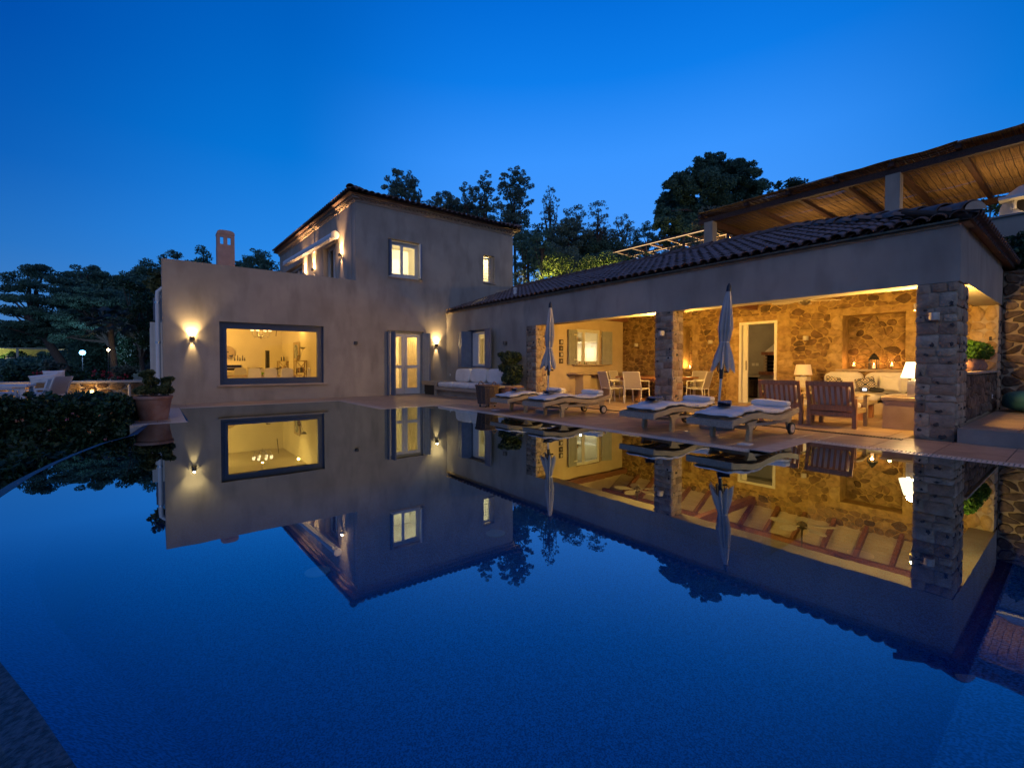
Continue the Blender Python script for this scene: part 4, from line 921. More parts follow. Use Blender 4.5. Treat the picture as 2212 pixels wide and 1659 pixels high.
# sloped ceiling, rafters --------------------------------------------
CX0, CZ0, CX1, CZ1, CX2, CZ2 = XB + .41, 2.86, 12.4, 3.50, 13.45, 2.90
cz = lambda x: CZ0 + (CZ1 - CZ0) * (x - CX0) / (CX1 - CX0) if x < CX1 else CZ1 + (CZ2 - CZ1) * (x - CX1) / (CX2 - CX1)
def board(x0, x1):
    z0, z1 = cz(x0), cz(x1); ys_ = max(1.62, YE + .1 + (max(z0, z1) + .05 - ZE) / .36 + .1)
    m = MB(); m.add([(x0, ys_, z0), (x1, ys_, z1), (x1, 10.66, z1), (x0, 10.66, z0), (x0, ys_, z0 + .02), (x1, ys_, z1 + .02), (x1, 10.66, z1 + .02), (x0, 10.66, z0 + .02)], [(0, 3, 2, 1), (4, 5, 6, 7), (0, 1, 5, 4), (1, 2, 6, 5), (2, 3, 7, 6), (3, 0, 4, 7)])
    m.build('ceiling_board', PLANK, pav, world=True)
xg = CX0
while xg < CX1 - .1: board(xg, min(xg + .145, CX1)); xg += .15
for i in range(9): x0 = CX1 + .002 + i * .1165; board(x0, x0 + .112)
m = MB(); m.add([(CX0, 1.61, CZ0), (13.45, 1.61, CZ0), (13.45, 2.3, 3.3), (CX0, 2.3, 3.3)], [(0, 1, 2, 3)]); m.build('ceiling_hip', PLANK, pav, world=True)
for i in range(13):
    y = 2.02 + i * .66
    m = MB(); m.bar((CX0, y, cz(CX0) - .07), (CX1, y, cz(CX1) - .07), .08, .13); m.build('rafter', WOODR, pav, world=True)
    m = MB(); m.bar((CX1, y, cz(CX1) - .075), (CX2, y, CZ2 - .075), .08, .13); m.build('rafter', WOODR, pav, world=True)
m = MB(); m.bar((CX1, 1.62, CZ1 - .16), (CX1, 10.65, CZ1 - .16), .14, .2); m.build('ridge_beam', WOODR, pav, world=True)
for y in (6.0, 10.5): m = MB(); m.bar((XB + .41, y, 2.74), (13.44, y, 2.74), .15, .18); m.build('tie_beam', WOODR, pav, world=True)
m = MB(); m.bar((XB + .45, 1.7, 2.75), (12.3, 3.6, 3.3), .12, .16); m.build('hip_beam', WOODR, pav, world=True)
# ceiling fans
def fan(label, x, y, z, a0):
    t = thing('ceiling_fan', label, 'ceiling fan', (x, y, z)); MB().lathe([(.0, -.10), (.05, -.08), (.10, -.03), (.10, .06), (.05, .09), (.02, .12), (.015, .62)], 16).build('motor', BRONZE, t, True)
    for k in range(5):
        a = a0 + k * 2 * PI / 5; Mx = Matrix.Rotation(a, 4, 'Z') @ Matrix.Rotation(.12, 4, 'X'); m = MB(); pts = [(.1, .02), (.22, .03), (.3, .10), (.42, .135), (.55, .125), (.66, .07), (.70, 0)]
        up = [(x_, w_) for x_, w_ in pts] + [(x_, -w_) for x_, w_ in reversed(pts[:-1])]; n = len(up)
        m.v = [tuple(Mx @ Vector((x_, w_, .01))) for x_, w_ in up] + [tuple(Mx @ Vector((x_, w_, -.002))) for x_, w_ in up]; m.f = [tuple(range(n)), tuple(reversed(range(n, 2 * n)))] + [(i, (i + 1) % n, n + (i + 1) % n, n + i) for i in range(n)]
        m.build('blade', CERAM, t)
fan('ceiling fan with five pale leaf blades above the sitting area', 11.5, 4.05, 2.53, .35); fan('ceiling fan with pale blades above the dining table', 11.3, 8.4, 2.62, .8)

# retaining walls and stucco terrace wall at the right ----------------
rw = thing('retaining_wall', 'dark rubble retaining wall at the far right', 'retaining wall', (14.2, -.5, 0))
m = MB(); m.box(14.06, -6, -.1, 14.45, 1.24, 3.05); m.build('mortar_core', MORTAR, rw, world=True)
lay_stones(rubble(-3.2, .2, 1.24, 3.05, 190, (), 1.4, random.Random(14)), PX(14.06), rw, RSTONE, .04, .02)
tw = thing('terrace_wall', 'plain stucco parapet wall of the upper terrace', 'terrace wall', (15.1, -3, 0)); m = MB(); m.box(15.0, -9, -.2, 15.3, 1.95, 4.40); m.build('wall_body', STUCCO, tw, world=True); m = MB(); m.box(14.95, -9, 4.403, 15.35, 1.98, 4.44); m.build('wall_cap', CONC, tw, world=True)
tb = MB(); tb.box(14.46, -9, 2.6, 14.99, 1.2, 2.9); struct(tb.build('planting_bed', SOIL))

# wall lamps ---------------------------------------------------------
def wall_lamp(label, loc, nrm, col, on=0, down=.35, group=None, half=40, mat=BRONZE, colr=(1, .66, .28)):
    nrm = Vector(nrm); a = math.atan2(nrm.y, nrm.x) + PI / 2; t = thing('wall_lamp', label, 'wall lamp', loc, a, group)
    m = MB(); m.box(-.05, -.02, -.05, .05, -.001, .05); m.build('back_plate', mat, t)
    m = MB(); n = 14; pr = [(.062 * math.cos(PI + PI * i / n), -.03 + .10 * math.sin(PI + PI * i / n)) for i in range(n + 1)]
    for z0, z1 in ((-.055, .055),):
        b = len(m.v); m.v += [(x, y, z) for z in (z0, z1) for x, y in pr]; k = n + 1
        m.f += [(b + i, b + i + 1, b + k + i + 1, b + k + i) for i in range(n)]
    m.build('half_round_shade', mat, t, True)
    if on:
        MB().box(-.03, -.08, -.005, .03, -.035, .03).build('bulb', em('bulb_glow', (1, .72, .36), 14), t)
        light('POINT', (0, -.07, .10), on * .05, colr, t, shadow_soft_size=.02)
        p = (0, -.075, .035); light('SPOT', p, on, colr, t, aim=(0, .36, 1), spot_size=rad(2 * half), spot_blend=.85, shadow_soft_size=.02)
        light('SPOT', (0, -.07, -.035), on * down, colr, t, aim=(0, .25, -1), spot_size=rad(46), spot_blend=.8, shadow_soft_size=.02)
    return t
OC = (1, .66, .25)
wall_lamp('lit wall lamp left of the picture window', (.80, YA - .001, 1.85), (0, -1, 0), None, 160, .22, half=50)
wall_lamp('unlit wall lamp between picture window and entrance door', (5.45, YA - .001, 1.86), (0, -1, 0), None)
wall_lamp('lit wall lamp in the corner right of the entrance door', (8.58, YA - .001, 1.86), (0, -1, 0), None, 180, .22, half=52)
wall_lamp('unlit wall lamp above the potted ficus', (XB - .001, 11.92, 1.82), (-1, 0, 0), None)
wall_lamp('small square lamp on the middle stone pillar', (XB - .012, 6.05, 1.81), (-1, 0, 0), None, mat=CERAM)
wall_lamp('small square lamp on the broad corner pillar', (XB - .012, 1.48, 1.81), (-1, 0, 0), None, mat=CERAM)
for y, l in ((10.02, 'pale lamp on the stone wall above the dining table'), (7.29, 'pale lamp on the stone wall left of the sliding door'), (4.69, 'pale lamp on the stone wall right of the sliding door')):
    wall_lamp(l, (XI - .03, y, 1.80), (-1, 0, 0), None, mat=CERAM)
wall_lamp('lit wall lamp nearest the tower corner on the upper side wall', (5.43, 17.18, 5.13), (-1, 0, 0), None, 600, .08, half=38, colr=(1, .56, .26))
wall_lamp('lit wall lamp just beyond the upper terrace door', (5.33, 20.50, 5.13), (-1, 0, 0), None, 600, .1, half=36, colr=(1, .56, .26))
wall_lamp('farthest lit wall lamp on the upper side wall', (5.28, 21.75, 5.13), (-1, 0, 0), None, 600, .15, half=36, colr=(1, .56, .26))
# lamps on the inner faces of the pillars (they light the pavilion)
PVC = (1, .54, .095)
def inner_lamp(label, x, y, z, nrm, e):
    t = wall_lamp(label, (x, y, z), nrm, None, mat=CERAM)
    light('POINT', (0, -.22, .06), e * .7, PVC, t, shadow_soft_size=.05); light('POINT', (0, -.22, -.14), e * .3, PVC, t, shadow_soft_size=.05)
inner_lamp('lamp on the hidden inner face of the middle stone pillar, dining side', XB + .43, 6.14, 1.95, (1, 0, 0), 190)
inner_lamp('lamp on the hidden inner face of the middle stone pillar, sitting side', XB + .43, 6.02, 2.12, (1, 0, 0), 190)
def side_lamp(label, x, y, z, e):
    t = wall_lamp(label, (x, y, z), (0, 1, 0), None, mat=CERAM); light('POINT', (0, -.085, .07), e, PVC, t, shadow_soft_size=.03)
side_lamp('lamp on the hidden left side of the broad corner pillar', XB + .58, 1.702, 2.03, 260)
side_lamp('lamp on the hidden left side of the middle stone pillar', XB + .26, 6.272, 2.03, 240)
inner_lamp('lamp on the hidden inner face of the broad corner pillar', XB + .815, 1.50, 2.02, (1, 0, 0), 150)
# ================================================================== FURNITURE
# sun lounger: local x from foot (0) to head (1.95), y across
def make_lounger():
    t = thing('sun_lounger', 'x', 'sun lounger', (0, 0, 0), 0, 'teak sun loungers by the pool'); w = .31
    prof = [(0, .335), (.25, .365), (.5, .405), (.75, .405), (1.0, .365), (1.25, .335), (1.5, .345), (1.75, .385), (1.93, .42)]
    def top(x):
        for (a, b), (c, d) in zip(prof, prof[1:]):
            if a <= x <= c: k = (x - a) / (c - a); k = k * k * (3 - 2 * k) * .5 + k * .5; return b + (d - b) * k
        return prof[-1][1]
    for s in (-1, 1):
        m = MB(); X = [i * 1.93 / 24 for i in range(25)]
        for x in X:
            z = top(x); m.v += [(x, s * w, z - .08), (x, s * (w + .03), z - .08), (x, s * (w + .03), z), (x, s * w, z)]
        for i in range(24):
            for j in range(4): m.f.append((i * 4 + j, i * 4 + (j + 1) % 4, i * 4 + 4 + (j + 1) % 4, i * 4 + 4 + j))
        m.f += [(0, 3, 2, 1), (96, 97, 98, 99)]; m.build('side_rail', TEAK, t, True)
    for i in range(20):
        x = .01 + i * .098
        if x > 1.88: break
        z = top(x) - .012; put('slat', SL_ME, t, (x + .035, 0, z - .012))
    m = MB(); m.box(-.05, -w - .04, .235, -.005, w + .04, .325); m.build('foot_board', TEAKB, t)
    for s in (-1, 1):
        m = MB(); y = s * (w - .03); m.add([(.42, y - .025, .27), (.72, y - .025, .30), (.64, y - .025, .23), (.575, y - .025, .16), (.555, y - .025, 0), (.475, y - .025, 0), (.49, y - .025, .16), (.47, y - .025, .23)] + [(.42, y + .025, .27), (.72, y + .025, .30), (.64, y + .025, .23), (.575, y + .025, .16), (.555, y + .025, 0), (.475, y + .025, 0), (.49, y + .025, .16), (.47, y + .025, .23)], [tuple(range(8)), tuple(reversed(range(8, 16)))] + [(i, (i + 1) % 8, 8 + (i + 1) % 8, 8 + i) for i in range(8)]); m.build('leg', TEAK, t)
        m = MB(); y = s * (w - .05); m.add([(1.55, y - .015, .28), (1.86, y - .015, .32), (1.80, y - .015, .2), (1.78, y - .015, .07), (1.71, y - .015, .07), (1.68, y - .015, .2)] + [(1.55, y + .015, .28), (1.86, y + .015, .32), (1.80, y + .015, .2), (1.78, y + .015, .07), (1.71, y + .015, .07), (1.68, y + .015, .2)], [tuple(range(6)), tuple(reversed(range(6, 12)))] + [(i, (i + 1) % 6, 6 + (i + 1) % 6, 6 + i) for i in range(6)]); m.build('wheel_bracket', TEAK, t)
        m = MB(); y = s * (w - .005); m.tube([(1.745, y - .02, .095), (1.745, y + .02, .095)], .095, 20); wh = m.build('wheel', RUBBER, t, True)
        m = MB(); m.tube([(1.745, y - .023, .095), (1.745, y + .023, .095)], .066, 16); m.build('rim', WHEELC, wh, True)
        m = MB(); m.tube([(1.745, y - .03, .095), (1.745, y + .03, .095)], .015, 8); m.build('hub', STEEL, wh, True)
    m = MB(); m.box(.50, -w + .05, .17, .545, w - .05, .215); m.build('stretcher', TEAKB, t)
    m = MB(); m.box(.56, -w + .03, .205, 1.72, -w + .055, .245); m.box(.56, w - .055, .205, 1.72, w - .03, .245); m.build('lower_rail', TEAKB, t)
    m = MB(); m.box(1.0, -w + .04, .19, 1.34, w + .07, .212); m.build('tray', TEAK, t)
    m = MB(); m.tube([(1.745, -w, .095), (1.745, w, .095)], .012, 8); m.build('axle', STEEL, t)
    def mat_f(x0, x1, th, seed):
        rr = random.Random(seed); ph = [rr.uniform(0, 6) for _ in range(4)]
        def f(u, v):
            a = u * 2 * PI; sg = lambda q, p: math.copysign(abs(q) ** p, q)
            yy = sg(math.cos(a), .35) * .295; zz = sg(math.sin(a), .6) * th / 2; e = min(1, math.sin(v * PI) * 9) ** .5 if 0 < v < 1 else 0
            x = x0 + (x1 - x0) * v; q = (.35 + .65 * e); zt = zz * q + .006 * math.sin(x * 17 + ph[0]) * math.sin(yy * 14 + ph[1]) + .004 * math.sin(x * 41 + ph[2])
            return (x, yy * (.9 + .1 * e), top(x) + .012 + th / 2 + zt)
        return MB().grid(f, 24, 40, True)
    mat_f(.03, 1.05, .06, 1).build('mattress', LINEN, t, True); mat_f(1.0, 1.78, .06, 2).build('mattress_head', LINEN, t, True)
    m = MB(); m.cushion(1.70, 0, top(1.7) + .10, .22, .58, .11, None, 12, .4, .008, 3); m.build('headrest', LINEN, t, True)
    return t
_s = MB(); _s.box(-.035, -.31, -.008, .035, .31, .008); SL_ME = _s.mesh('slat', TEAKB)
lo = make_lounger(); LX = 6.22
LL = [(LX, 3.38, -.06, 'teak sun lounger nearest the right, beside the closed parasol base'), (LX, 4.62, -.05, 'teak sun lounger second from the right, before the middle stone pillar'), (LX, 7.22, -.04, 'teak sun lounger third from the right, beside the left parasol'), (LX, 8.42, -.03, 'leftmost teak sun lounger, closest to the wicker basket')]
def make_towel():
    t = thing('folded_towel', 'x', 'towel', (0, 0, 0), 0, 'folded towels on the loungers'); m = MB()
    for k in range(3):
        def f(u, v, k=k):
            a = u * 2 * PI; sg = lambda q, p: math.copysign(abs(q) ** p, q); x = sg(math.cos(a), .4) * .085; z = sg(math.sin(a), .5) * .010
            return (x + .01 * math.sin(v * 7 + k), -.23 + v * .40, .012 + k * .019 + z + .006 * math.sin(v * 9 + k * 2 + x * 20) * (1 + k * .3))
        m.grid(f, 16, 14, True)
    m.build('towel_body', TOWEL, t, True); m = MB()
    for k in range(22): x = -.08 + k * .0076; m.tube([(x, .165, .03), (x + R(-.005, .005), .205, .022), (x + R(-.01, .01), .25, .012)], .004, 4)
    tag(m.build('fringe', FRINGE, t), kind='stuff'); return t
tw0 = make_towel()
for i, (x, y, a, l) in enumerate(LL):
    o = lo if i == 0 else copy_tree(lo); o.location = (x, y, 0); o.rotation_euler = (0, 0, a); o['label'] = l
    q = tw0 if i == 0 else copy_tree(tw0); q.location = (x + .52, y + .06 - .02 * i, .492); q.rotation_euler = (0, 0, [-1.15, -1.3, -1.35, -1.2][i])
    q['label'] = ['dark blue striped towel, most rumpled, on the rightmost lounger', 'folded blue towel on the second lounger from the right', 'folded blue grey towel on the third lounger from the right', 'folded grey towel on the leftmost lounger'][i]
# closed parasols ----------------------------------------------------
def parasol(label, x, y, lean, h, seed, slim=1.0):
    t = thing('closed_parasol', label, 'parasol', (x, y, 0), 0, 'closed parasols by the pool'); lx = Vector((math.cos(YAW), -math.sin(YAW), 0)) * lean
    L = lambda z: lx * (z / h)
    m = MB()
    m.lathe([(.27, .0), (.28, .03), (.275, .065), (.22, .085), (.05, .09)], 30); b = m.build('base', CONC, t, True)
    MB().lathe([(.035, .085), (.035, .34), (.028, .36)], 12).build('base_sleeve', STEEL, b, True)
    m = MB(); m.tube([L(.1) + Vector((0, 0, .1)), L(1.2) + Vector((0, 0, 1.2)), L(h - .1) + Vector((0, 0, h - .1))], .021, 10); m.build('pole', STEEL, t, True)
    m = MB(); m.tube([L(z) + Vector((0, 0, z)) for z in (.86, 1.0, 1.12)], [.032, .036, .03], 10); m.build('crank_housing', BLACKM, t, True)
    m = MB(); q = L(.98) + Vector((0, 0, .98)); m.tube([q, q + Vector((math.cos(YAW), -math.sin(YAW), 0)) * .11], [.008, .02], 8); m.build('crank_handle', BLACKM, t, True)
    rr = random.Random(seed); ph = rr.uniform(0, 6); NF = 9
    pr = [(h - .12, .035), (h - .25, .065), (h - .5, .095), (h - .8, .118), (1.75, .112), (1.56, .088), (1.49, .072), (1.42, .085), (1.27, .13), (1.15, .165), (1.06, .18)]
    def f(u, v):
        a = u * 2 * PI; k = v * (len(pr) - 1); i = min(int(k), len(pr) - 2); k -= i; z = pr[i][0] * (1 - k) + pr[i + 1][0] * k; r = (pr[i][1] * (1 - k) + pr[i + 1][1] * k) * slim
        d = .22 + .16 * v; r *= 1 + d * math.sin(a * NF + ph + .9 * math.sin(z * 2.2 + ph)) * min(1, v * 4) + .12 * math.sin(3 * a + ph * 2 + z * 2)
        z += (.07 * math.cos(a * NF + ph + 1) + .04 * math.sin(2 * a + ph)) * max(0, (v - .8) * 5); p = L(z); return (p.x + r * math.cos(a), p.y + r * math.sin(a), z)
    MB().grid(f, 96, 50, True).build('canopy', CANVAS, t, True)
    m = MB(); n = 24; m.tube([L(1.49) + Vector((.085 * slim * math.cos(i * 2 * PI / n), .085 * slim * math.sin(i * 2 * PI / n), 1.49)) for i in range(n + 1)], .008, 5, False); m.build('tie_strap', LINEN, t, True)
    m = MB(); m.tube([L(z) + Vector((0, 0, z)) for z in (h - .14, h - .05, h)], [.042, .036, .012], 10); m.build('finial', BLACKM, t, True)
    m = MB()
    for i in range(8): a = i * PI / 4; q = L(1.0); m.tube([(q.x + .05 * math.cos(a), q.y + .05 * math.sin(a), 1.25), (q.x + .075 * math.cos(a), q.y + .075 * math.sin(a), .985)], .006, 4)
    m.build('ribs', BLACKM, t)
    return t
parasol('closed pale parasol on the right, standing between the two right loungers', 7.62, 4.02, .19, 2.50, 3, .80); parasol('closed pale parasol on the left, standing before the narrow stone pillar', 7.15, 7.83, .06, 2.56, 9, .78)
# wicker laundry basket
basket('wicker_basket', 'large dark wicker basket on castors beside the leftmost lounger', (6.86, 9.86, 0), .245, .31, .56, True)
# armchairs (backs towards the pool); local x = forward (away from pool), y across
def armchair(label, x, y, a):
    t = thing('teak_armchair', label, 'armchair', (x, y, 0), a, 'slatted teak armchairs'); w = .345
    for s in (-1, 1):
        m = MB(); m.bar((-.02, s * w, 0), (.0, s * w, .42), .06, .075); m.bar((0, s * w, .40), (-.01, s * w, .52), .06, .06); m.build('rear_leg', TEAKR, t)
        m = MB(); m.bar((.66, s * w, 0), (.66, s * w, .555), .06, .065); m.build('front_leg', TEAK, t)
        m = MB(); n = 8; pts = [(-.06 + .82 * i / n, .55 + .035 * math.sin(PI * i / n) - .01 * i / n) for i in range(n + 1)]
        for px, pz in pts: m.v += [(px, s * w - .045, pz - .014), (px, s * w + .045, pz - .014), (px, s * w + .045, pz + .014), (px, s * w - .045, pz + .014)]
        for i in range(n):
            for j in range(4): m.f.append((i * 4 + j, i * 4 + (j + 1) % 4, i * 4 + 4 + (j + 1) % 4, i * 4 + 4 + j))
        m.f += [(0, 3, 2, 1), (4 * n, 4 * n + 1, 4 * n + 2, 4 * n + 3)]; m.build('armrest', TEAK, t)
        m = MB(); m.box(.02, s * (w - .0) - .014, .25, .63, s * w + .014, .33); m.build('side_rail', TEAK, t)
    bk = lambda z: -.02 - (z - .30) * .30
    for s in (-1, 1): m = MB(); m.bar((bk(.27), s * .335, .27), (bk(.81), s * .335, .81), .05, .035, (1, 0, 0)); m.build('back_stile', TEAKR, t)
    m = MB(); m.bar((bk(.77), -.31, .77), (bk(.77), .31, .77), .035, .085); m.build('top_rail', TEAKR, t)
    m = MB(); m.bar((bk(.34), -.31, .34), (bk(.34), .31, .34), .035, .10); m.build('bottom_rail', TEAKR, t)
    for i in range(7): yy = -.255 + i * .085; m = MB(); m.bar((bk(.385), yy, .385), (bk(.73), yy, .73), +.016, .036, (0, 1, 0)); m.build('back_slat', TEAKR, t)
    m = MB(); m.box(.0, -.33, .24, .64, .33, .275); m.build('seat_board', TEAKR, t)
    m = MB(); m.box(-.03, -.31, .19, .0, .31, .27); m.box(.65, -.31, .26, .68, .31, .34); m.build('apron', TEAKR, t)
    m = MB(); m.cushion(.36, 0, .37, .64, .60, .15, None, 10, .3, .006, 1); m.build('seat_cushion', LINEN, t, True)
    m = MB(); m.cushion(-.02, 0, .60, .13, .60, .42, Matrix.Rotation(-.30, 3, 'Y').to_4x4(), 10, .35, .004, 2); m.build('back_cushion', LINEN, t, True)
    return t
armchair('slatted teak armchair with white cushions, right one of the pair', 9.46, 2.89, .03); armchair('slatted teak armchair with white cushions, left one of the pair', 9.46, 3.72, .05)
# built-in corner sofa
sf = thing('corner_sofa', 'built-in masonry corner sofa with white mattress and back cushions', 'sofa', (13, 3, 0))
m = MB(); m.box(12.55, 1.62, 0, 13.41, 4.3, .26); m.box(11.35, 1.62, 0, 12.548, 2.55, .24); m.build('masonry_base', MASON, sf, world=True)
for a, b in ((2.95, 4.28), (1.66, 2.93)): m = MB(); m.cushion(12.93, (a + b) / 2, .37, .90, b - a, .21, None, 12, .25, .006, int(a)); m.build('seat_cushion', LINEN, sf, True) if False else m.build('seat_cushion', LINEN, sf, True, True)
m = MB(); m.cushion(11.95, 2.1, .35, 1.22, .92, .21, None, 12, .3, .006, 5); m.build('seat_cushion', LINEN, sf, True, True)
for a, b in ((3.4, 4.2), (2.56, 3.37), (1.75, 2.53)): m = MB(); m.cushion(13.24, (a + b) / 2, .69, .20, b - a, .50, Matrix.Rotation(-.12, 3, 'Y').to_4x4(), 12, .28, .006, int(a * 7)); m.build('back_cushion', LINEN, sf, True, True)
def kilim():
    m = bpy.data.materials.new('kilim_pattern'); m.use_nodes = True; t = m.node_tree; b = t.nodes['Principled BSDF']; b.inputs['Roughness'].default_value = .9
    tc = N(t, 'ShaderNodeTexCoord'); sp = N(t, 'ShaderNodeSeparateXYZ'); t.links.new(tc.outputs['Object'], sp.inputs[0])
    def M_(op, a, bb=None, c=None):
        n = N(t, 'ShaderNodeMath', operation=op)
        for i, q in enumerate((a, bb, c)):
            if q is None: continue
            if isinstance(q, (int, float)): n.inputs[i].default_value = q
            else: t.links.new(q, n.inputs[i])
        return n.outputs[0]
    ax = M_('ABSOLUTE', M_('SUBTRACT', M_('FRACT', M_('MULTIPLY', sp.outputs['Y'], 4.4)), .5)); az = M_('ABSOLUTE', M_('SUBTRACT', M_('FRACT', M_('MULTIPLY', sp.outputs['Z'], 5.2)), .5))
    d = M_('ADD', ax, az); s1 = M_('GREATER_THAN', M_('FRACT', M_('MULTIPLY', d, 4.3)), .52); s2 = M_('LESS_THAN', M_('ABSOLUTE', M_('SUBTRACT', ax, az)), .05); f = M_('MAXIMUM', s1, s2)
    c = ramp(t, [(.4, (.62, .52, .38)), (.6, (.045, .05, .065))], f); t.links.new(c, b.inputs['Base Color']); return m
KIL = kilim()
for (x, y, z, a, s, mat_, l) in ((13.0, 3.92, .66, .2, .38, KIL, 'patterned kilim cushion at the left end of the sofa'), (12.93, 3.27, .655, -.25, .38, KIL, 'patterned kilim cushion leaning in the middle of the sofa'), (13.0, 2.85, .68, .1, .42, LINEN, 'plain white cushion right of the patterned one'), (13.02, 3.62, .67, 0, .36, LINEN, 'plain white cushion between the two patterned ones')):
    t = thing('throw_cushion', l, 'cushion', (x, y, z)); Mx = Matrix.Rotation(-.3, 4, 'Y') @ Matrix.Rotation(a, 4, 'X'); MB().pillow(Mx, s, s * .86, .14, 12, int(y * 9)).build('cover', mat_, t, True)
    h = s / 2 * .985; k = .86; m = MB(); m.tube([Mx @ Vector(p) for p in ((0, -h, -h * k), (0, 0, -h * k * .93), (0, h, -h * k), (0, h * .93, 0), (0, h, h * k), (0, 0, h * k * .93), (0, -h, h * k), (0, -h * .93, 0), (0, -h, -h * k))], .005, 4, False); m.build('piping', mat_, t)
t = thing('camera_bag', 'black camera with glowing screen and strap lying on the sofa', 'camera', (12.62, 3.06, .49)); m = MB(); m.cushion(0, -.06, .05, .16, .26, .10, None, 8, .5, .01, 4); m.build('bag', BLACKM, t, True); m = MB(); m.box(-.10, .08, .02, -.04, .19, .10); b = m.build('camera_body', BLACKM, t); MB().box(-.106, .095, .03, -.1005, .175, .09).build('screen', em('screen_glow', (.6, .75, 1), 1.2), b)
m = MB(); m.tube([(-.06, .18, .05), (-.1, .3, .02), (-.2, .42, .0), (-.26, .44, -.1), (-.27, .43, -.2)], .008, 5); m.build('strap', BLACKM, t, True)
# masonry side table with the bright lamp
t = thing('side_table', 'square rendered masonry side table beside the corner pillar', 'side table', (10.33, 2.0, 0)); m = MB(); m.box(-.38, -.28, 0, .38, .28, .50); m.build('block', MASON, t); m = MB(); m.box(-.40, -.30, .50, .40, .30, .545); m.build('table_top', MASON, t)
t = thing('corner_side_table', 'low wooden side table behind the left armchair', 'side table', (12.9, 4.62, 0)); m = MB(); m.box(-.25, -.22, .50, .25, .22, .55); m.build('table_top', TEAK, t)
for sx in (-1, 1):
    for sy in (-1, 1): m = MB(); m.box(sx * .21 - .025, sy * .18 - .025, 0, sx * .21 + .025, sy * .18 + .025, .5); m.build('leg', TEAK, t)
def table_lamp(label, x, y, z, hb, hs, r0, r1, wb, e, on):
    t = thing('table_lamp', label, 'lamp', (x, y, z)); m = MB(); n = 5
    m.box(-wb / 2, -wb / 2, 0, wb / 2, wb / 2, hb); m.build('base', CERAM, t)
    MB().lathe([(wb * .22, hb), (wb * .18, hb + .03), (.012, hb + .035), (.012, hb + .12)], 14).build('neck', CERAM, t, True)
    sh = bpy.data.materials.new('lamp_shade_' + ('lit' if on else 'dim')); sh.use_nodes = True; b = sh.node_tree.nodes['Principled BSDF']; b.inputs['Base Color'].default_value = (.8, .66, .45, 1); b.inputs['Roughness'].default_value = .9
    b.inputs['Emission Color'].default_value = (1, .74, .42, 1); b.inputs['Emission Strength'].default_value = 3.0 if on else .12
    MB().lathe([(r0, hb + .05), (r1, hb + .05 + hs)], 28).build('lamp_shade', sh, t, True)
    t.children[-1].data.polygons
    if e: light('POINT', (0, 0, hb + .05 + hs + .04), e * .5, (1, .62, .22), t, shadow_soft_size=.06); light('POINT', (0, 0, hb + .015), e * .5, (1, .62, .22), t, shadow_soft_size=.06)
table_lamp('bright table lamp with cone shade on the masonry side table', 10.22, 1.93, .546, .285, .27, .17, .10, .13, 190, True)
table_lamp('table lamp with dim cream shade behind the left armchair', 12.85, 4.55, .552, .25, .26, .20, .155, .26, 0, False)
ct = thing('coffee_table', 'rustic low wooden coffee table between armchairs and sofa', 'coffee table', (11.45, 3.35, 0)); m = MB(); m.box(-.4, -.55, .30, .4, .55, .36); m.build('table_top', TEAK, ct)
for sx in (-1, 1):
    for sy in (-1, 1): m = MB(); m.box(sx * .32 - .05, sy * .45 - .05, 0, sx * .32 + .05, sy * .45 + .05, .298); m.build('leg', TEAKR, ct)
# lantern, candles
CF = em('candle_flame', (1, .55, .2), 30); WAX = em('candle_wax', (1, .55, .22), 1.6)
t = thing('lantern', 'dark moorish lantern with candle in the middle of the niche', 'lantern', (XI + .16, 3.30, 1.0)); m = MB()
for sx in (-1, 1):
    for sy in (-1, 1): m.box(sx * .075 - .008, sy * .075 - .008, .02, sx * .075 + .008, sy * .075 + .008, .23)
m.build('post', BLACKM, t); MB().box(-.09, -.09, 0, .09, .09, .02).build('lantern_base', BLACKM, t); m = MB(); m.lathe([(.115, .23), (.075, .29), (.06, .31), (.062, .33), (.03, .36), (.012, .38), (0, .39)], 8); m.build('lantern_roof', BLACKM, t)
m = MB()
for i in range(5): m.tube([(-.083, -.06 + i * .03, .02), (-.083, -.06 + i * .03, .23)], .003, 4)
m.build('bars', BLACKM, t); MB().lathe([(.03, .02), (.03, .10), (0, .10)], 12).build('candle', WAX, t, True); MB().lathe([(0, .10), (.009, .12), (0, .15)], 8).build('flame', CF, t, True)
light('POINT', (-.02, 0, .17), 5, (1, .42, .10), t, shadow_soft_size=.03)
for y, l in ((3.70, 'hurricane candle glass left of the lantern'), (2.96, 'hurricane candle glass right of the lantern')):
    t = thing('candle_holder', l, 'candle holder', (XI + .16, y, 1.0)); MB().lathe([(.045, 0), (.015, .012), (.012, .05), (.05, .065)], 14).build('foot', BRONZE, t, True); MB().lathe([(.035, .065), (.06, .10), (.055, .17), (.062, .25)], 18).build('glass', GLASSW, t, True)
    MB().lathe([(.032, .068), (.032, .11), (0, .11)], 12).build('candle', WAX, t, True); MB().lathe([(0, .11), (.009, .125), (0, .15)], 8).build('flame', CF, t, True); light('POINT', (-.03, 0, .155), 4.5, (1, .42, .10), t, shadow_soft_size=.03)
t = thing('candle_holder', 'bright candle glass in the tall small niche', 'candle holder', (XI + .2, 8.12, .98)); MB().lathe([(.03, 0), (.05, .03), (.05, .12)], 16).build('glass', GLASSW, t, True); MB().lathe([(.03, .005), (.03, .06), (0, .06)], 12).build('candle', WAX, t, True); MB().lathe([(0, .06), (.009, .075), (0, .1)], 8).build('flame', CF, t, True); light('POINT', (-.02, 0, .14), 12, (1, .52, .16), t, shadow_soft_size=.04)
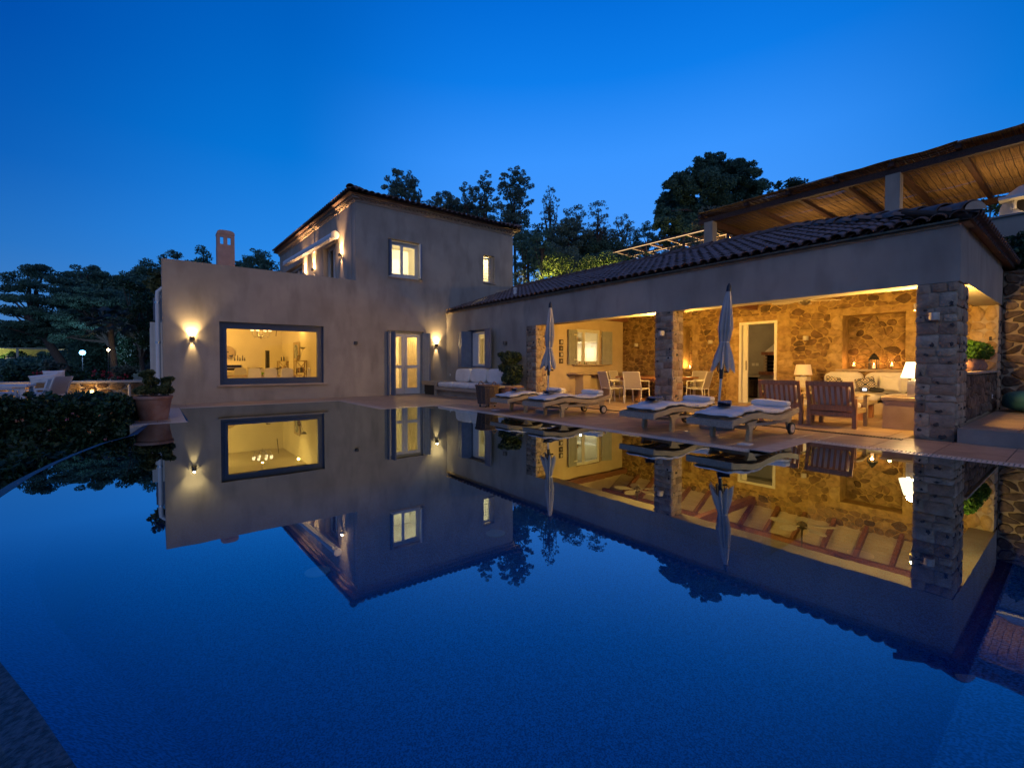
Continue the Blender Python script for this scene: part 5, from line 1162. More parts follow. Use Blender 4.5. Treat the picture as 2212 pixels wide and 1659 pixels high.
# basil pots
for i in range(4):
    t = thing('basil_pot', 'bushy basil in a ribbed honey pot on the sill, %s' % ['hidden farthest left behind the pillar', 'second from the pillar', 'third from the pillar', 'farthest right'][i], 'potted plant', (11.25 + i * .50, 1.42, .99), 0, 'basil pots on the end sill')
    MB().lathe([(.07, 0), (.10, .03), (.115, .09), (.10, .15), (.075, .19), (.085, .22), (.075, .22), (.065, .19)], 24, mod=lambda a, z: 1 + .03 * math.sin(a * 14)).build('pot', POTC, t, True)
    d = rng.normal(size=(620, 3)); d /= np.linalg.norm(d, axis=1)[:, None]; p = d * (rng.uniform(.5, 1, 620)[:, None] ** .4) * np.array([.22, .20, .17]) + np.array([0, 0, .38]); put('leaves', leaf_mesh('leaves', p, .042, LEAF_G, elong=1.5), t)
    m = MB(); 
    for k in range(6): m.tube([(0, 0, .2), (R(-.1, .1), R(-.1, .1), .36)], .005, 4)
    m.build('stem', LEAF_G, t)
# dining table and chairs
dt_ = thing('dining_table', 'long teak dining table in the left bay of the pavilion', 'dining table', (12.0, 8.25, 0)); m = MB(); m.box(-.75, -.95, .70, .75, .95, .745); m.build('table_top', TEAKR, dt_); m = MB(); m.box(-.65, -.85, .62, .65, .85, .698); m.build('apron', TEAKR, dt_)
for sy in (-.6, .6): m = MB(); m.lathe([(.16, 0), (.15, .04), (.06, .08), (.055, .4), (.09, .6), (.12, .62)], 14, (0, sy, 0)); m.build('leg', TEAKR, dt_, True)
def dchair(label, x, y, a):
    t = thing('dining_chair', label, 'dining chair', (x, y, 0), a, 'white framed sling dining chairs'); w = .26   # faces +x
    for s in (-1, 1):
        m = MB(); m.tube([(-.20, s * w, 0), (-.17, s * w, .42), (-.30, s * w, .90)], .013, 8); m.build('rear_leg', WHITEP, t, True)
        m = MB(); m.tube([(.28, s * w, 0), (.25, s * w, .64)], .013, 8); m.build('front_leg', WHITEP, t, True)
        m = MB(); m.tube([(.27, s * w, .64), (-.24, s * w, .66)], .014, 8); m.build('armrest', WHITEP, t, True)
        m = MB(); m.tube([(.26, s * w, .43), (-.17, s * w, .41)], .012, 8); m.build('side_rail', WHITEP, t, True)
    m = MB(); m.tube([(-.30, -w, .90), (-.30, w, .90)], .012, 8); m.build('top_rail', WHITEP, t, True); m = MB(); m.tube([(-.17, -w, .41), (-.17, w, .41)], .01, 6); m.tube([(.26, -w, .43), (.26, w, .43)], .01, 6); m.build('cross_rail', WHITEP, t, True)
    MB().grid(lambda u, v: (-.175 - .125 * u + .012 * math.sin(v * PI), (-w + 2 * w * v) * .97, .43 + .46 * u), 8, 6).build('sling_back', MESHF, t, True); MB().grid(lambda u, v: (-.17 + .42 * u, (-w + 2 * w * v) * .97, .415 + .015 * u - .02 * math.sin(u * PI)), 8, 6).build('sling_seat', MESHF, t, True)
    return t
for a in ((10.62, 8.85, -.35, 'sling chair at the far left of the dining table'), (10.85, 8.12, .12, 'sling chair nearest the pool at the dining table'), (11.9, 9.5, -1.4, 'sling chair behind the far end of the dining table'), (13.02, 7.62, 3.0, 'sling chair standing right of the middle pillar by the wall'), (12.35, 7.05, 1.75, 'sling chair half hidden behind the middle pillar')): dchair(a[3], *a[:3])
t = thing('table_candle', 'glass lantern with glowing candle on the dining table', 'candle holder', (12.0, 8.05, .746)); MB().lathe([(.05, 0), (.05, .2)], 16).build('glass', GLASSW, t, True)
for k in range(4): MB().lathe([(.035, .01 + k * .05), (.035, .045 + k * .05), (0, .045 + k * .05)], 12).build('glow_ring', WAX, t, True)
# counter shelf below the kitchen window and its things
t = thing('bar_counter', 'plastered bar shelf under the kitchen window', 'bar counter', (11.85, 10.4, 0)); m = MB(); m.box(10.58, 10.18, .79, 13.15, 10.67, .84); m.build('shelf', MASON, t, world=True)
for a, b in ((10.98, 11.33), (12.25, 12.59)): m = MB(); m.box(a, 10.3, 0, b, 10.669, .788); m.build('support', PLASTER, t, world=True)
for i in range(4):
    t = thing('shell_plaque', ['white shell plaque, topmost of four on the plaster wall', 'starfish plaque, second from the top', 'white shell plaque, third from the top', 'starfish plaque, lowest of four'][i], 'wall plaque', (10.32, 10.671, 1.84 - i * .203)); MB().box(-.08, -.03, -.08, .08, 0, .08).build('plaque_board', BRONZE, t)
    if i % 2 == 0: m = MB(); m.cushion(.0, -.04, 0, .09, .03, .11, None, 6, .8, 0, 1); m.build('shell', CERAM, t, True)
    else:
        m = MB(); n = 10; v = [(.058 * (1 if k % 2 == 0 else .3) * math.sin(k * PI / 5), -.032, .058 * (1 if k % 2 == 0 else .3) * math.cos(k * PI / 5)) for k in range(n)]
        m.v = v + [(0, -.05, 0)]; m.f = [(k, (k + 1) % n, n) for k in range(n)]; m.build('starfish', CERAM, t)
for k, (x, r, h, mm, l) in enumerate(((10.98, .035, .09, CERAM, 'small white cup at the left end of the kitchen sill'), (11.1, .04, .1, PLASTER, 'beige cup beside the white cup on the kitchen sill'), (11.33, .018, .09, LEAF_B, 'green little bottle on the kitchen sill'), (11.42, .018, .08, BRICK, 'red little bottle on the kitchen sill'), (11.5, .018, .085, BLUEP, 'blue little bottle on the kitchen sill'), (11.9, .03, .06, CERAM, 'low white jar at the right of the kitchen sill'))):
    t = thing('bottle' if 1 < k < 5 else 'cup', l, 'bottle' if 1 < k < 5 else 'cup', (x, 10.58, 1.118)); MB().lathe([(r * .8, 0), (r, h * .3), (r * .9, h * .7), (r * .5 if 1 < k < 5 else r, h), (0, h)], 12).build('body', mm, t, True)
    if 1 < k < 5: MB().lathe([(r * .5, h), (r * .5, h + .02), (0, h + .02)], 10).build('stopper', CERAM, t)
for x, y, z, ax, l in ((12.79, 10.67, .34, 0, 'white socket low on the plaster wall right of the bar'), (10.55, 10.67, .22, 0, 'white socket low on the plaster wall left of the bar'), (XB, 15.54, .72, 1, 'white socket on the wall beside the corner sofa bench'), (12.6, 1.225, .5, 0, 'round green cover plate on the dark sill wall')):
    t = thing('wall_socket', l, 'socket', (x, y, z)); m = MB(); m.box(-.04, -.012, -.04, .04, -.001, .04) if not ax else m.box(-.012, -.04, -.04, -.001, .04, .04); m.build('socket_plate', WHITEP, t)
    m = MB(); m.box(-.015, -.016, -.015, .015, -.0125, .015) if not ax else m.box(-.016, -.015, -.015, -.0125, .015, .015); m.build('socket_hole', DARK, t)

# bench sofa in the corner -------------------------------------------
bs = thing('bench_sofa', 'weathered wooden bench sofa with three white cushions in the house corner', 'bench sofa', (8.5, 13.1, 0))
m = MB(); m.box(8.12, 11.7, 0, 9.04, 14.9, .22); m.build('masonry_plinth', MASON, bs, world=True)
m = MB(); m.box(7.93, 11.55, .22, 8.0, 14.75, .32); m.box(8.0, 11.55, .26, 9.02, 14.75, .30); m.build('seat_frame', TEAKB, bs, world=True)
for y in (14.70, 11.55): m = MB(); m.box(7.93, y, 0, 8.01, y + .08, .46 if y > 14 else .3); m.build('leg', TEAKB, bs, world=True)
m = MB(); m.box(7.93, 14.78, .44, 9.02, 15.78, .50); m.box(7.95, 14.8, .36, 8.0, 15.78, .44); m.build('end_shelf', TEAKB, bs, world=True); m = MB(); m.box(8.05, 14.95, 0, 8.1, 15.78, .36); m.build('shelf_shade_panel', DARK, bs, world=True)  # near-black panel stands in for the shade under the shelf
m = MB(); m.box(7.98, 10.95, .42, 8.9, 11.54, .47); m.build('armrest_shelf', TEAKB, bs, world=True)
for i in range(3):
    y = 14.65 - i * 1.02; m = MB(); m.cushion(8.36, y - .51, .40, .80, 1.0, .20, None, 12, .25, .008, 30 + i); m.build('seat_cushion', LINEN, bs, True, True)
    m = MB(); m.cushion(8.84, y - .51, .72, .24, 1.0, .50, Matrix.Rotation(.13, 3, 'Y').to_4x4(), 12, .25, .008, 40 + i); m.build('back_cushion', LINEN, bs, True, True)

# pots ---------------------------------------------------------------
def pot(name, label, loc, r, h, rim, cat='potted plant'):
    t = thing(name, label, cat, loc); k = .72
    MB().lathe([(r * k, 0), (r * .8, h * .25), (r * .93, h * .8), (r * .95, h * .86), (r * 1.0, h * .87), (r * 1.03, h * .93), (r * 1.0, h), (r * .9, h), (r * .88, h * .9)], 40).build('pot', POTC, t, True)
    MB().lathe([(r * .9, h * .9), (0, h * .93)], 24).build('soil', SOIL, t); return t
t = pot('potted_shrub', 'variegated shrub in a large terracotta pot at the pool corner', (-.06, 11.68, 0), .315, .48, 0)
cl = sub_clumps(.12, 0, .62, .20, .18, .10, 12, .07) + sub_clumps(-.08, 0, .92, .15, .12, .09, 12, .06) + sub_clumps(-.17, .02, .60, .09, .14, .06, 6, .06) + sub_clumps(.23, 0, .74, .08, .1, .09, 9, .055) + sub_clumps(-.02, 0, .78, .08, .1, .1, 6, .06)
put('foliage', leaf_mesh('foliage', clump_points(cl, 9500 * .5), .030, LEAF_Y, elong=2.2), t); m = MB(); limbs(m, (0, 0, .44), [(c[0], c[1], c[2]) for c in cl[::3]], .016, 5); m.build('stems', BARK, t)
t = pot('potted_ficus', 'tall leafy ficus in a terracotta pot beside the bench sofa', (8.62, 11.08, 0), .36, .46, 0)
cl = sub_clumps(0, 0, .85, .26, .26, .30, 26, .13) + sub_clumps(-.05, .05, 1.32, .32, .30, .17, 22, .10)
put('foliage', leaf_mesh('foliage', clump_points(cl, 2100), .040, LEAF_F, elong=2.3, droop=.2), t); m = MB(); limbs(m, (0, 0, .4), [(c[0], c[1], c[2]) for c in cl[::3]], .018, 5); m.build('stems', BARK, t)
# beanbag
t = thing('beanbag', 'teal beanbag with pale print lying on the step platform', 'beanbag', (12.95, .62, .215)); m = MB(); m.cushion(0, 0, .20, 1.0, 1.0, .40, None, 14, .75, .02, 3); m.build('bag', TEAL, t, True)
m = MB(); 
for i in range(5): m.cushion(-.22 + R(-.03, .03), .12 - i * .07, .37, .14, .045, .03, None, 6, .5, 0, 1)
m.build('print', LINEN, t, True)

# ================================================================== LIVING ROOM THINGS
dtab = thing('living_dining_table', 'pale dining table inside the living room window', 'dining table', (3.0, 19.0, 0)); m = MB(); m.box(-1.35, -.45, .68, 1.35, .45, .73); m.build('table_top', MASON, dtab)
for sx in (-1, 1): m = MB(); m.box(sx * 1.1 - .06, -.3, 0, sx * 1.1 + .06, .3, .679); m.build('leg', MASON, dtab)
def ichair(l, x, y, a):
    t = thing('upholstered_chair', l, 'dining chair', (x, y, 0), a, 'white covered dining chairs in the living room'); m = MB(); m.cushion(0, -.02, .72, .42, .11, .56, Matrix.Rotation(.06, 3, 'X').to_4x4(), 10, .22, .004, 2); m.build('backrest', LINEN, t, True)
    m = MB(); m.cushion(0, .22, .45, .43, .46, .13, None, 8, .22, .003, 1); m.build('seat', LINEN, t, True)
    for sx in (-1, 1):
        for yy in (.02, .4): m = MB(); m.box(sx * .17 - .02, yy - .02, 0, sx * .17 + .02, yy + .02, .4); m.build('leg', TEAK, t)
for a in ((2.71, 18.25, 0, 'near left white covered chair with its back to the window'), (3.22, 18.25, 0, 'near middle white covered chair with its back to the window'), (3.76, 18.25, .03, 'near right white covered chair with its back to the window'), (2.5, 19.95, PI, 'far left white covered chair facing the window'), (3.1, 19.95, PI, 'far middle white covered chair facing the window'), (3.72, 19.95, PI, 'far right white covered chair facing the window'), (4.72, 19.2, PI / 2 - .2, 'white covered chair alone at the right end of the table')): ichair(a[3], *a[:3])
t = thing('fruit_bowl', 'green glass bowl on the living room table', 'bowl', (2.98, 18.75, .732)); MB().lathe([(.05, 0), (.1, .03), (.14, .1), (.13, .1), (.09, .04), (0, .02)], 20).build('bowl_body', pm('green_glass', (.3, .75, .05), (.2, .6, .03), rough=.2), t, True); MB().lathe([(0, .03), (.07, .05), (.05, .12), (0, .15)], 12).build('fruit', pm('lime', (.35, .6, .05), rough=.5), t, True)
for x, l in ((3.0, 'left dark dish on the living room table'), (3.62, 'right dark dish on the living room table')): t = thing('dish', l, 'dish', (x, 19.25, .732)); MB().lathe([(.03, 0), (.03, .2), (.14, .24), (.13, .26), (0, .22)], 16).build('dish_body', BRONZE, t, True); MB().lathe([(.14, .24), (.145, .25), (.13, .25)], 16).build('dish_rim', BRONZE, t)
ch = thing('chandelier', 'white branching chandelier with small shades over the living room table', 'chandelier', (3.14, 19.5, 2.07)); MB().lathe([(0, 0), (.03, .03), (.02, .1), (.05, .16), (.03, .24), (.012, .3), (.012, 1.2)], 12).build('stem', CERAM, ch, True)
GL = em('chandelier_shade', (1, .70, .34), 2.2)
for k in range(8):
    a = k * PI / 4 + .2; c, s = math.cos(a), math.sin(a); m = MB(); m.tube([(0, 0, .18), (.12 * c, .12 * s, .08), (.24 * c, .24 * s, .10), (.31 * c, .31 * s, .20), (.32 * c, .32 * s, .30)], .014, 6); ar = m.build('arm', CERAM, ch, True)
    MB().lathe([(.058, .32), (.038, .41)], 12, (.32 * c, .32 * s, 0)).build('candle_shade', GL, ar, True); MB().lathe([(0, .0), (.012, .03), (0, .05)], 6, (.24 * c, .24 * s, .04)).build('drop', CERAM, ar)
t = thing('fireplace', 'long modern fireplace with white mantel ledge at the back wall', 'fireplace', (2.4, 25.8, 0))
m = holes(PY(25.5), [1.2, 3.48], [0, 1.29], [(1.5, .84, 3.27, 1.10)], 0, .3); m.build('breast', ROOMW, t, world=True); m = MB(); m.box(1.5, 25.75, .84, 3.27, 25.79, 1.1); m.build('firebox', DARK, t, world=True); m = MB(); m.box(1.5, 25.52, .95, 3.27, 25.54, .975); m.build('fire_bar', STEEL, t, world=True)
for i, (x, h) in enumerate(((2.98, .2), (3.1, .3), (3.2, .18), (3.31, .3), (3.4, .18))):
    t = thing('figurine', 'small dark figurine on the mantel, %s of five' % ['leftmost', 'tall second', 'short middle', 'tall fourth', 'rightmost'][i], 'figurine', (x, 25.65, 1.29)); MB().lathe([(.045, 0), (.03, h * .1), (.035, h * .3), (.02, h * .55), (.03, h * .65), (.012, h * .75), (.02, h * .88), (0, h)], 10).build('figurine_body', BRONZE if i % 2 else CHIP, t, True); MB().lathe([(.05, 0), (.05, .012)], 10).build('plinth', CERAM, t)
t = thing('wall_disc', 'large round engraved disc hanging over the mantel', 'wall ornament', (2.76, 26.25, 1.73)); mm = MB()
for r_, y_ in ((.30, -.03), (.2, -.045), (.035, -.06)): b = MB(); b.tube([(0, -.002, 0), (0, y_, 0)], r_, 32); b.build('disc_ring', MASON if r_ > .05 else BLACKM, t, True)
t = thing('heron_figure', 'thin legged bird figure on the mantel', 'figurine', (2.83, 25.62, 1.29)); m = MB(); m.cushion(0, 0, .24, .16, .06, .08, None, 6, .8, 0, 1); m.tube([(.06, 0, .27), (.09, 0, .33)], .012, 5); m.build('bird_body', BLACKM, t, True); m = MB(); m.tube([(-.02, 0, 0), (-.01, 0, .22)], .005, 4); m.tube([(.03, 0, 0), (.02, 0, .22)], .005, 4); m.build('legs', BLACKM, t)
t = thing('tower_speaker', 'tall slim grey loudspeaker by the living room back wall', 'loudspeaker', (4.28, 25.0, 0)); MB().box(-.08, -.12, 0, .08, .12, 1.81).build('cabinet', pm('speaker_grey', (.12, .11, .10), rough=.5), t); MB().box(-.07, -.125, .3, .07, -.121, 1.78).build('speaker_grille', DARK, t)
def xshelf(l, x, y, w, h):
    t = thing('etagere', l, 'shelf', (x, y, 0)); 
    for sx in (-1, 1):
        for sy in (-1, 1): m = MB(); m.box(sx * w / 2 - .02, sy * .18 - .02, 0, sx * w / 2 + .02, sy * .18 + .02, h); m.build('upright', TEAK, t)
    for z in (.25, .78, h - .02): m = MB(); m.box(-w / 2, -.2, z - .02, w / 2, .2, z + .012); m.build('shelf_board', TEAK, t)
    m = MB()
    for z0, z1 in ((.27, .76), (.79, h - .03)):
        for s in (-1, 1): m.bar((-w / 2 * s, -.19, z0), (w / 2 * s, -.19, z1), .02, .03)
    m.build('cross_brace', TEAK, t)
    for k in range(7): m = MB(); xx = -w / 2 + .05 + k * (w - .1) / 7; m.box(xx, -.1, .792, xx + .045, .1, 1.0 + R(-.05, .08)); m.build('book', [BLUEP, BRICK, LINEN, CHIP][k % 4], t)
xshelf('dark x-braced shelf by the back wall corner of the living room', 4.95, 24.9, .42, 1.3); xshelf('honey coloured x-braced shelf by the right wall of the living room', 4.9, 21.2, .42, 1.3)
t = thing('picture', 'framed grey print hanging on the right living room wall', 'picture', (5.14, 22.9, 1.74)); MB().box(-.03, -.55, -.42, 0, .55, .42).build('picture_frame', MASON, t); MB().box(-.034, -.35, -.32, -.0302, .35, .3).build('print', pm('grey_print', (.35, .36, .34), (.12, .13, .14), scale=6, rough=.6, contrast=(.45, .55)), t)
t = thing('floor_lamp', 'slanting metal floor lamp with bowl shade beside the honey shelf', 'floor lamp', (4.88, 20.9, 0)); m = MB(); m.tube([(-.15, 0, 0), (-.15, 0, 1.0), (.05, 0, 1.78)], .01, 6); m.build('stem', STEEL, t, True); MB().lathe([(.02, 1.76), (.08, 1.79), (.14, 1.86), (.13, 1.86), (.06, 1.81)], 16, (.05, 0, 0)).build('bowl_shade', STEEL, t, True); MB().lathe([(.12, 0), (.12, .02)], 16, (-.15, 0, 0)).build('lamp_foot', STEEL, t)
t = thing('figurine', 'dark figures standing on the back corner shelf', 'figurine', (4.95, 24.9, 1.3)); MB().lathe([(.05, 0), (.03, .08), (.04, .15), (0, .26)], 10, (.05, 0, 0)).build('figurine_body', CHIP, t, True); MB().lathe([(.04, 0), (.025, .08), (.035, .15), (0, .22)], 10, (-.06, 0, 0)).build('figurine_body', CHIP, t, True)
t = thing('photo_frame', 'tilted dark photo frame on the honey shelf', 'photo frame', (4.85, 21.2, 1.3)); MB().box(-.09, -.02, 0, .03, .0, .22, Matrix.Rotation(.25, 4, 'X')).build('frame_board', CHIP, t); MB().box(-.08, -.024, .01, .02, -.021, .21, Matrix.Rotation(.25, 4, 'X')).build('photo', MASON, t)
t = thing('living_sofa', 'low white sofa along the left of the living room', 'sofa', (2.0, 22.3, 0)); m = MB(); m.cushion(0, 0, .42, 1.6, .9, .5, None, 8, .2, .004, 1); m.build('seat', LINEN, t, True); m = MB(); m.cushion(0, .4, .62, 1.6, .25, .5, None, 8, .2, .004, 2); m.build('backrest', LINEN, t, True)
t = thing('low_bench', 'low white bench in front of the shelves', 'bench', (4.35, 22.4, 0)); m = MB(); m.cushion(0, 0, .55, .7, .6, .3, None, 8, .2, .004, 1); m.build('bench_seat', LINEN, t, True); MB().box(-.3, -.25, 0, .3, .25, .4).build('bench_base', MASON, t)
# entrance room: shade lamp, curtain, easel-like table
t = thing('hall_lamp', 'glowing white lamp shade in the entrance room', 'lamp', (6.85, 18.3, 1.35)); MB().lathe([(.2, 0), (.14, .3)], 20).build('lamp_shade', em('hall_shade', (1, .78, .42), 3.2), t, True); MB().lathe([(.05, -.6), (.07, -.4), (.03, -.05), (.01, .1)], 12).build('base', CERAM, t, True)
t = thing('curtain', 'sheer pale curtain hanging behind the right door leaf', 'curtain', (8.05, 16.9, 0)); MB().grid(lambda u, v: (-.18 + .5 * u, .04 * math.sin(u * 38), .04 + 2.3 * v), 60, 4).build('curtain_cloth', pm('sheer', (.75, .68, .52), rough=.9, trans=.4), t, True); m = MB(); m.tube([(-.3, 0, 2.38), (.5, 0, 2.38)], .012, 6); m.build('curtain_rod', BRONZE, t)
t = thing('folding_chair', 'orange wooden folding chair inside the entrance', 'chair', (7.0, 17.3, 0)); 
for yy in (-.18, .18): m = MB(); m.bar((-.18, yy, 0), (.12, yy, .8), .025, .05); m.build('leg', TEAK, t); m = MB(); m.bar((.2, yy, 0), (-.12, yy, .5), .025, .05); m.build('leg', TEAK, t)
m = MB(); m.box(-.2, -.2, .42, .15, .2, .45); m.build('seat', TEAK, t); m = MB(); m.box(.08, -.2, .62, .12, .2, .8); m.build('backrest', TEAK, t)
t = thing('console', 'wooden console under the hall lamp', 'console', (6.85, 18.3, 0)); m = MB(); m.box(-.4, -.2, .72, .4, .2, .76); m.build('table_top', TEAK, t)
for sx in (-1, 1): m = MB(); m.box(sx * .36 - .02, -.18, 0, sx * .36 + .02, .18, .719); m.build('leg', TEAK, t)
# upstairs: wardrobe seen through the upper window
t = thing('wardrobe', 'white wardrobe in the lit upstairs room', 'wardrobe', (7.7, 19.7, 3.75)); MB().box(-1.2, -.28, 0, 1.2, .28, 2.1).build('carcass', WHITEP, t)
for i in range(4): MB().box(-1.18 + i * .6, -.305, .03, -.62 + i * .6, -.282, 2.07).build('wardrobe_door', WHITEP, t)
# ================================================================== UPPER TERRACE: PERGOLAS, HUT, OVEN
pg = thing('reed_pergola', 'large reed covered pergola on masonry posts above the pavilion', 'pergola', (19.8, 4.5, 4.3))
for (x, y) in ((17.0, 9.3), (17.0, 3.72), (22.7, 9.6), (22.7, 3.7)): m = MB(); m.box(x - .17, y - .17, 4.2, x + .17, y + .17, 6.608); m.build('post', STUCCO, pg, world=True)
for x, y1 in ((17.0, 9.75), (22.7, 11.0)): m = MB(); m.box(x - .08, -5.0, 6.61, x + .08, y1, 6.80); m.build('beam', WOODD, pg, world=True)
m = MB(); m.box(17.1, 9.45, 6.6, 22.6, 9.6, 6.78); m.build('end_beam', WOODD, pg, world=True)
RY = [9.6, 7.85, 6.47, 5.11, 3.74, 2.35, .95, -.5, -2.0, -3.5]
for y in RY: m = MB(); m.bar((16.72, y, 6.87), (23.0, y, 6.87), .12, .13); m.build('rafter', WOODD, pg, world=True)
def reed_panel(y0, y1, k):
    """one bay of reed matting: reeds run between two rafters, laid side by side, sagging"""
    rr = random.Random(k); m = MB(); x = 16.6; i = 0
    while x < 22.9:
        w = rr.uniform(.016, .028); sag = .02 + .015 * math.sin(x * 1.7 + k); z0 = 6.955 + .012 * math.sin(x * 2.3 + k * 2) + rr.uniform(-.008, .008); o = rr.uniform(-.02, .02); pts = []
        for q in range(5):
            f = q / 4; pts.append((x + rr.uniform(-.004, .004) + .02 * math.sin(f * 9 + k), y0 + (y1 - y0) * f + (o if q in (0, 4) else 0), z0 - sag * 4 * f * (1 - f)))
        b = len(m.v)
        for p in pts: m.v += [(p[0] - w / 2, p[1], p[2]), (p[0], p[1], p[2] + w * .5), (p[0] + w / 2, p[1], p[2]), (p[0], p[1], p[2] - w * .4)]
        for q in range(4):
            for j in range(4): m.f.append((b + q * 4 + j, b + q * 4 + (j + 1) % 4, b + q * 4 + 4 + (j + 1) % 4, b + q * 4 + 4 + j))
        x += w * rr.choice((.92, .96, 1.0, 1.0, 1.05, 1.25))
    o_ = m.build('reed_mat', REED, pg, world=True); tag(o_, kind='stuff')
    m = MB(); n = max(2, int((y1 - y0) / .17))
    for s in range(n):
        f = (s + .5) / n; pts = []
        for q in range(40): x = 16.6 + 6.3 * q / 39; sag = .02 + .015 * math.sin(x * 1.7 + k); pts.append((x, y0 + (y1 - y0) * f + .008 * math.sin(q * .9 + s), 6.955 + .012 * math.sin(x * 2.3 + k * 2) - sag * 4 * f * (1 - f) - .016))
        m.tube(pts, .006, 4)
    m.build('binding_wire', BLACKM, o_, world=False) if False else None
    tag(m.build('binding_wires', BLACKM, pg, world=True), kind='stuff')
for k in range(len(RY) - 1): reed_panel(RY[k + 1], RY[k], k)
PGW = (1, .62, .26)
for (x, y, l) in ((19.5, 6.4, 'terrace lamp standing beneath the far half of the pergola'), (19.3, 1.6, 'terrace lamp standing beneath the near half of the pergola')):
    t = thing('terrace_lamp', l, 'lamp', (x, y, 4.28)); MB().lathe([(.12, 0), (.12, .03), (.02, .05), (.02, .7)], 12).build('lamp_post', BRONZE, t, True); MB().lathe([(.09, .7), (.1, .78), (0, .86)], 12).build('lamp_globe', em('globe', (1, .66, .30), 6), t, True); light('POINT', (0, 0, 1.0), 85, PGW, t, shadow_soft_size=.12)
t = thing('terrace_lamp', 'lamp on the upper terrace behind the parapet at the far right', 'lamp', (17.4, 1.0, 4.28)); MB().lathe([(.1, 0), (.1, .03), (.02, .05), (.02, .25)], 12).build('lamp_post', BRONZE, t, True); MB().lathe([(.06, .25), (.07, .3), (0, .34)], 12).build('lamp_globe', em('globe', (1, .66, .30), 6), t, True); light('POINT', (0, 0, .5), 12, PGW, t, shadow_soft_size=.1)
# white oven
t = thing('garden_oven', 'white domed garden oven with arched opening above the terrace wall', 'oven', (18.2, 1.15, 4.4)); MB().lathe([(.55, 0), (.58, .4), (.56, .9), (.45, 1.25), (.25, 1.42), (0, 1.48)], 24).build('dome', WHITEP, t, True)
m = MB(); m.tube([(-.58, -.25, .75), (-.60, -.24, .95), (-.60, 0, 1.12), (-.60, .24, .95), (-.58, .25, .75)], .05, 8); m.build('arch_rim', WHITEP, t, True); m = MB(); m.tube([(-.5, 0, .85), (-.585, 0, .85)], .21, 16); m.build('mouth', DARK, t); m = MB(); m.box(-.95, -.5, .95, -.5, .5, 1.02, Matrix.Rotation(.0, 4, 'Y')); m.build('oven_shelf', WHITEP, t)
# second pergola farther off with light strips
p2 = thing('lit_pergola', 'distant wooden pergola edged with warm light strips', 'pergola', (25, 15, 6))
a = uv3(1373, 535, 31.5); b_ = uv3(1523, 499, 27.5); b_.z = a.z = (a.z + b_.z) / 2 + .05; d = (b_ - a).normalized(); nrm = Vector((-d.y, d.x, 0)); nrm = nrm if nrm.x > 0 else -nrm; STR = em('light_strip', (1, .60, .25), 1.25)
a = a - d * 2; b_ = b_ + d * 1.4; Lp = (b_ - a).length
for off in (0, 1.9, 3.8): m = MB(); m.bar(a + nrm * off, b_ + nrm * off, .1, .16); m.build('beam', WOODD, p2, world=True); m = MB(); m.bar(a + nrm * (off - .055) - Vector((0, 0, .04)), b_ + nrm * (off - .055) - Vector((0, 0, .04)), .012, .04); m.build('light_strip', STR, p2, world=True)
for k in range(7):
    q = a + d * (Lp * k / 6); m = MB(); m.bar(q + Vector((0, 0, .12)), q + nrm * 4 + Vector((0, 0, .12)), .08, .12); m.build('rafter', WOODD, p2, world=True); m = MB(); m.bar(q + Vector((0, 0, .045)), q + nrm * 4 + Vector((0, 0, .045)), .03, .012); m.build('light_strip', STR, p2, world=True)
for k in (0, 2, 4, 6):
    for off in (.02, 3.8): q = a + d * (Lp * k / 6) + nrm * off; m = MB(); m.box(q.x - .06, q.y - .06, q.z - 2.6, q.x + .06, q.y + .06, q.z - .09); m.build('post', WOODD, p2, world=True)
m = MB(); q0 = a + nrm * 4.1 + d * 3; q1 = b_ + nrm * 4.1; m.add([q0 - Vector((0, 0, 2.6)), q1 - Vector((0, 0, 2.6)), q1 - Vector((0, 0, .2)), q0 - Vector((0, 0, .2))], [(0, 1, 2, 3)]); bw = m; bw.v = [tuple(v) for v in bw.v] + [(v[0] + .3, v[1] + .1, v[2]) for v in bw.v]; bw.f += [(4, 5, 6, 7), (0, 1, 5, 4), (1, 2, 6, 5), (2, 3, 7, 6), (3, 0, 4, 7)]; bw.build('back_panel', PLASTER, p2, world=True)
q = (a + b_) / 2 + nrm * 2; light('POINT', (q.x - 25, q.y - 15, q.z - 6 - .9), 95, (1, .62, .22), p2, shadow_soft_size=.15); q = b_ - d * 1.4 + nrm * 1.6; light('POINT', (q.x - 25, q.y - 15, q.z - 6 - .9), 60, (1, .62, .22), p2, shadow_soft_size=.15)
# small building with uplit vine
c = uv3(1585, 520, 30); hz = 6.1; hut = thing('garden_house', 'small plastered garden house with tiled eave and lit window', 'house', (c.x, c.y, hz)); hr = math.atan2(c.y, c.x)
HM = Matrix.Rotation(-.662, 4, 'Z')
def hb(nm, mat_, *a_): m = MB(); m.box(*a_, M=HM); return m.build(nm, mat_, hut)
hb('wall', PLASTER, -1.07, 0, -1, 3.5, 4, 4.0); m = MB(); m.add([HM @ Vector(v) for v in ((-1.35, -.3, 4.0), (3.8, -.3, 4.0), (3.8, 4.3, 4.0), (-1.35, 4.3, 4.0), (.6, 2, 4.9), (2.0, 2, 4.9))], [(0, 1, 5, 4), (1, 2, 5), (2, 3, 4, 5), (3, 0, 4), (0, 3, 2, 1)]); rr_ = m.build('roof', TERRAJ, hut)
for i in range(23): o = put('eave_tile', TM, hut); o.matrix_local = Matrix.Translation(HM @ Vector((-1.25 + i * .22, -.36, 4.04))) @ HM @ Matrix.Rotation(.42, 4, 'X')
wf = hb('window', WHITEP, .08, -.04, 2.3, .95, -.001, 3.38); m = MB(); m.box(.16, -.05, 2.4, .87, -.041, 3.30, M=HM); m.build('pane', em('lit_pane', (1, .72, .35), .9), wf)
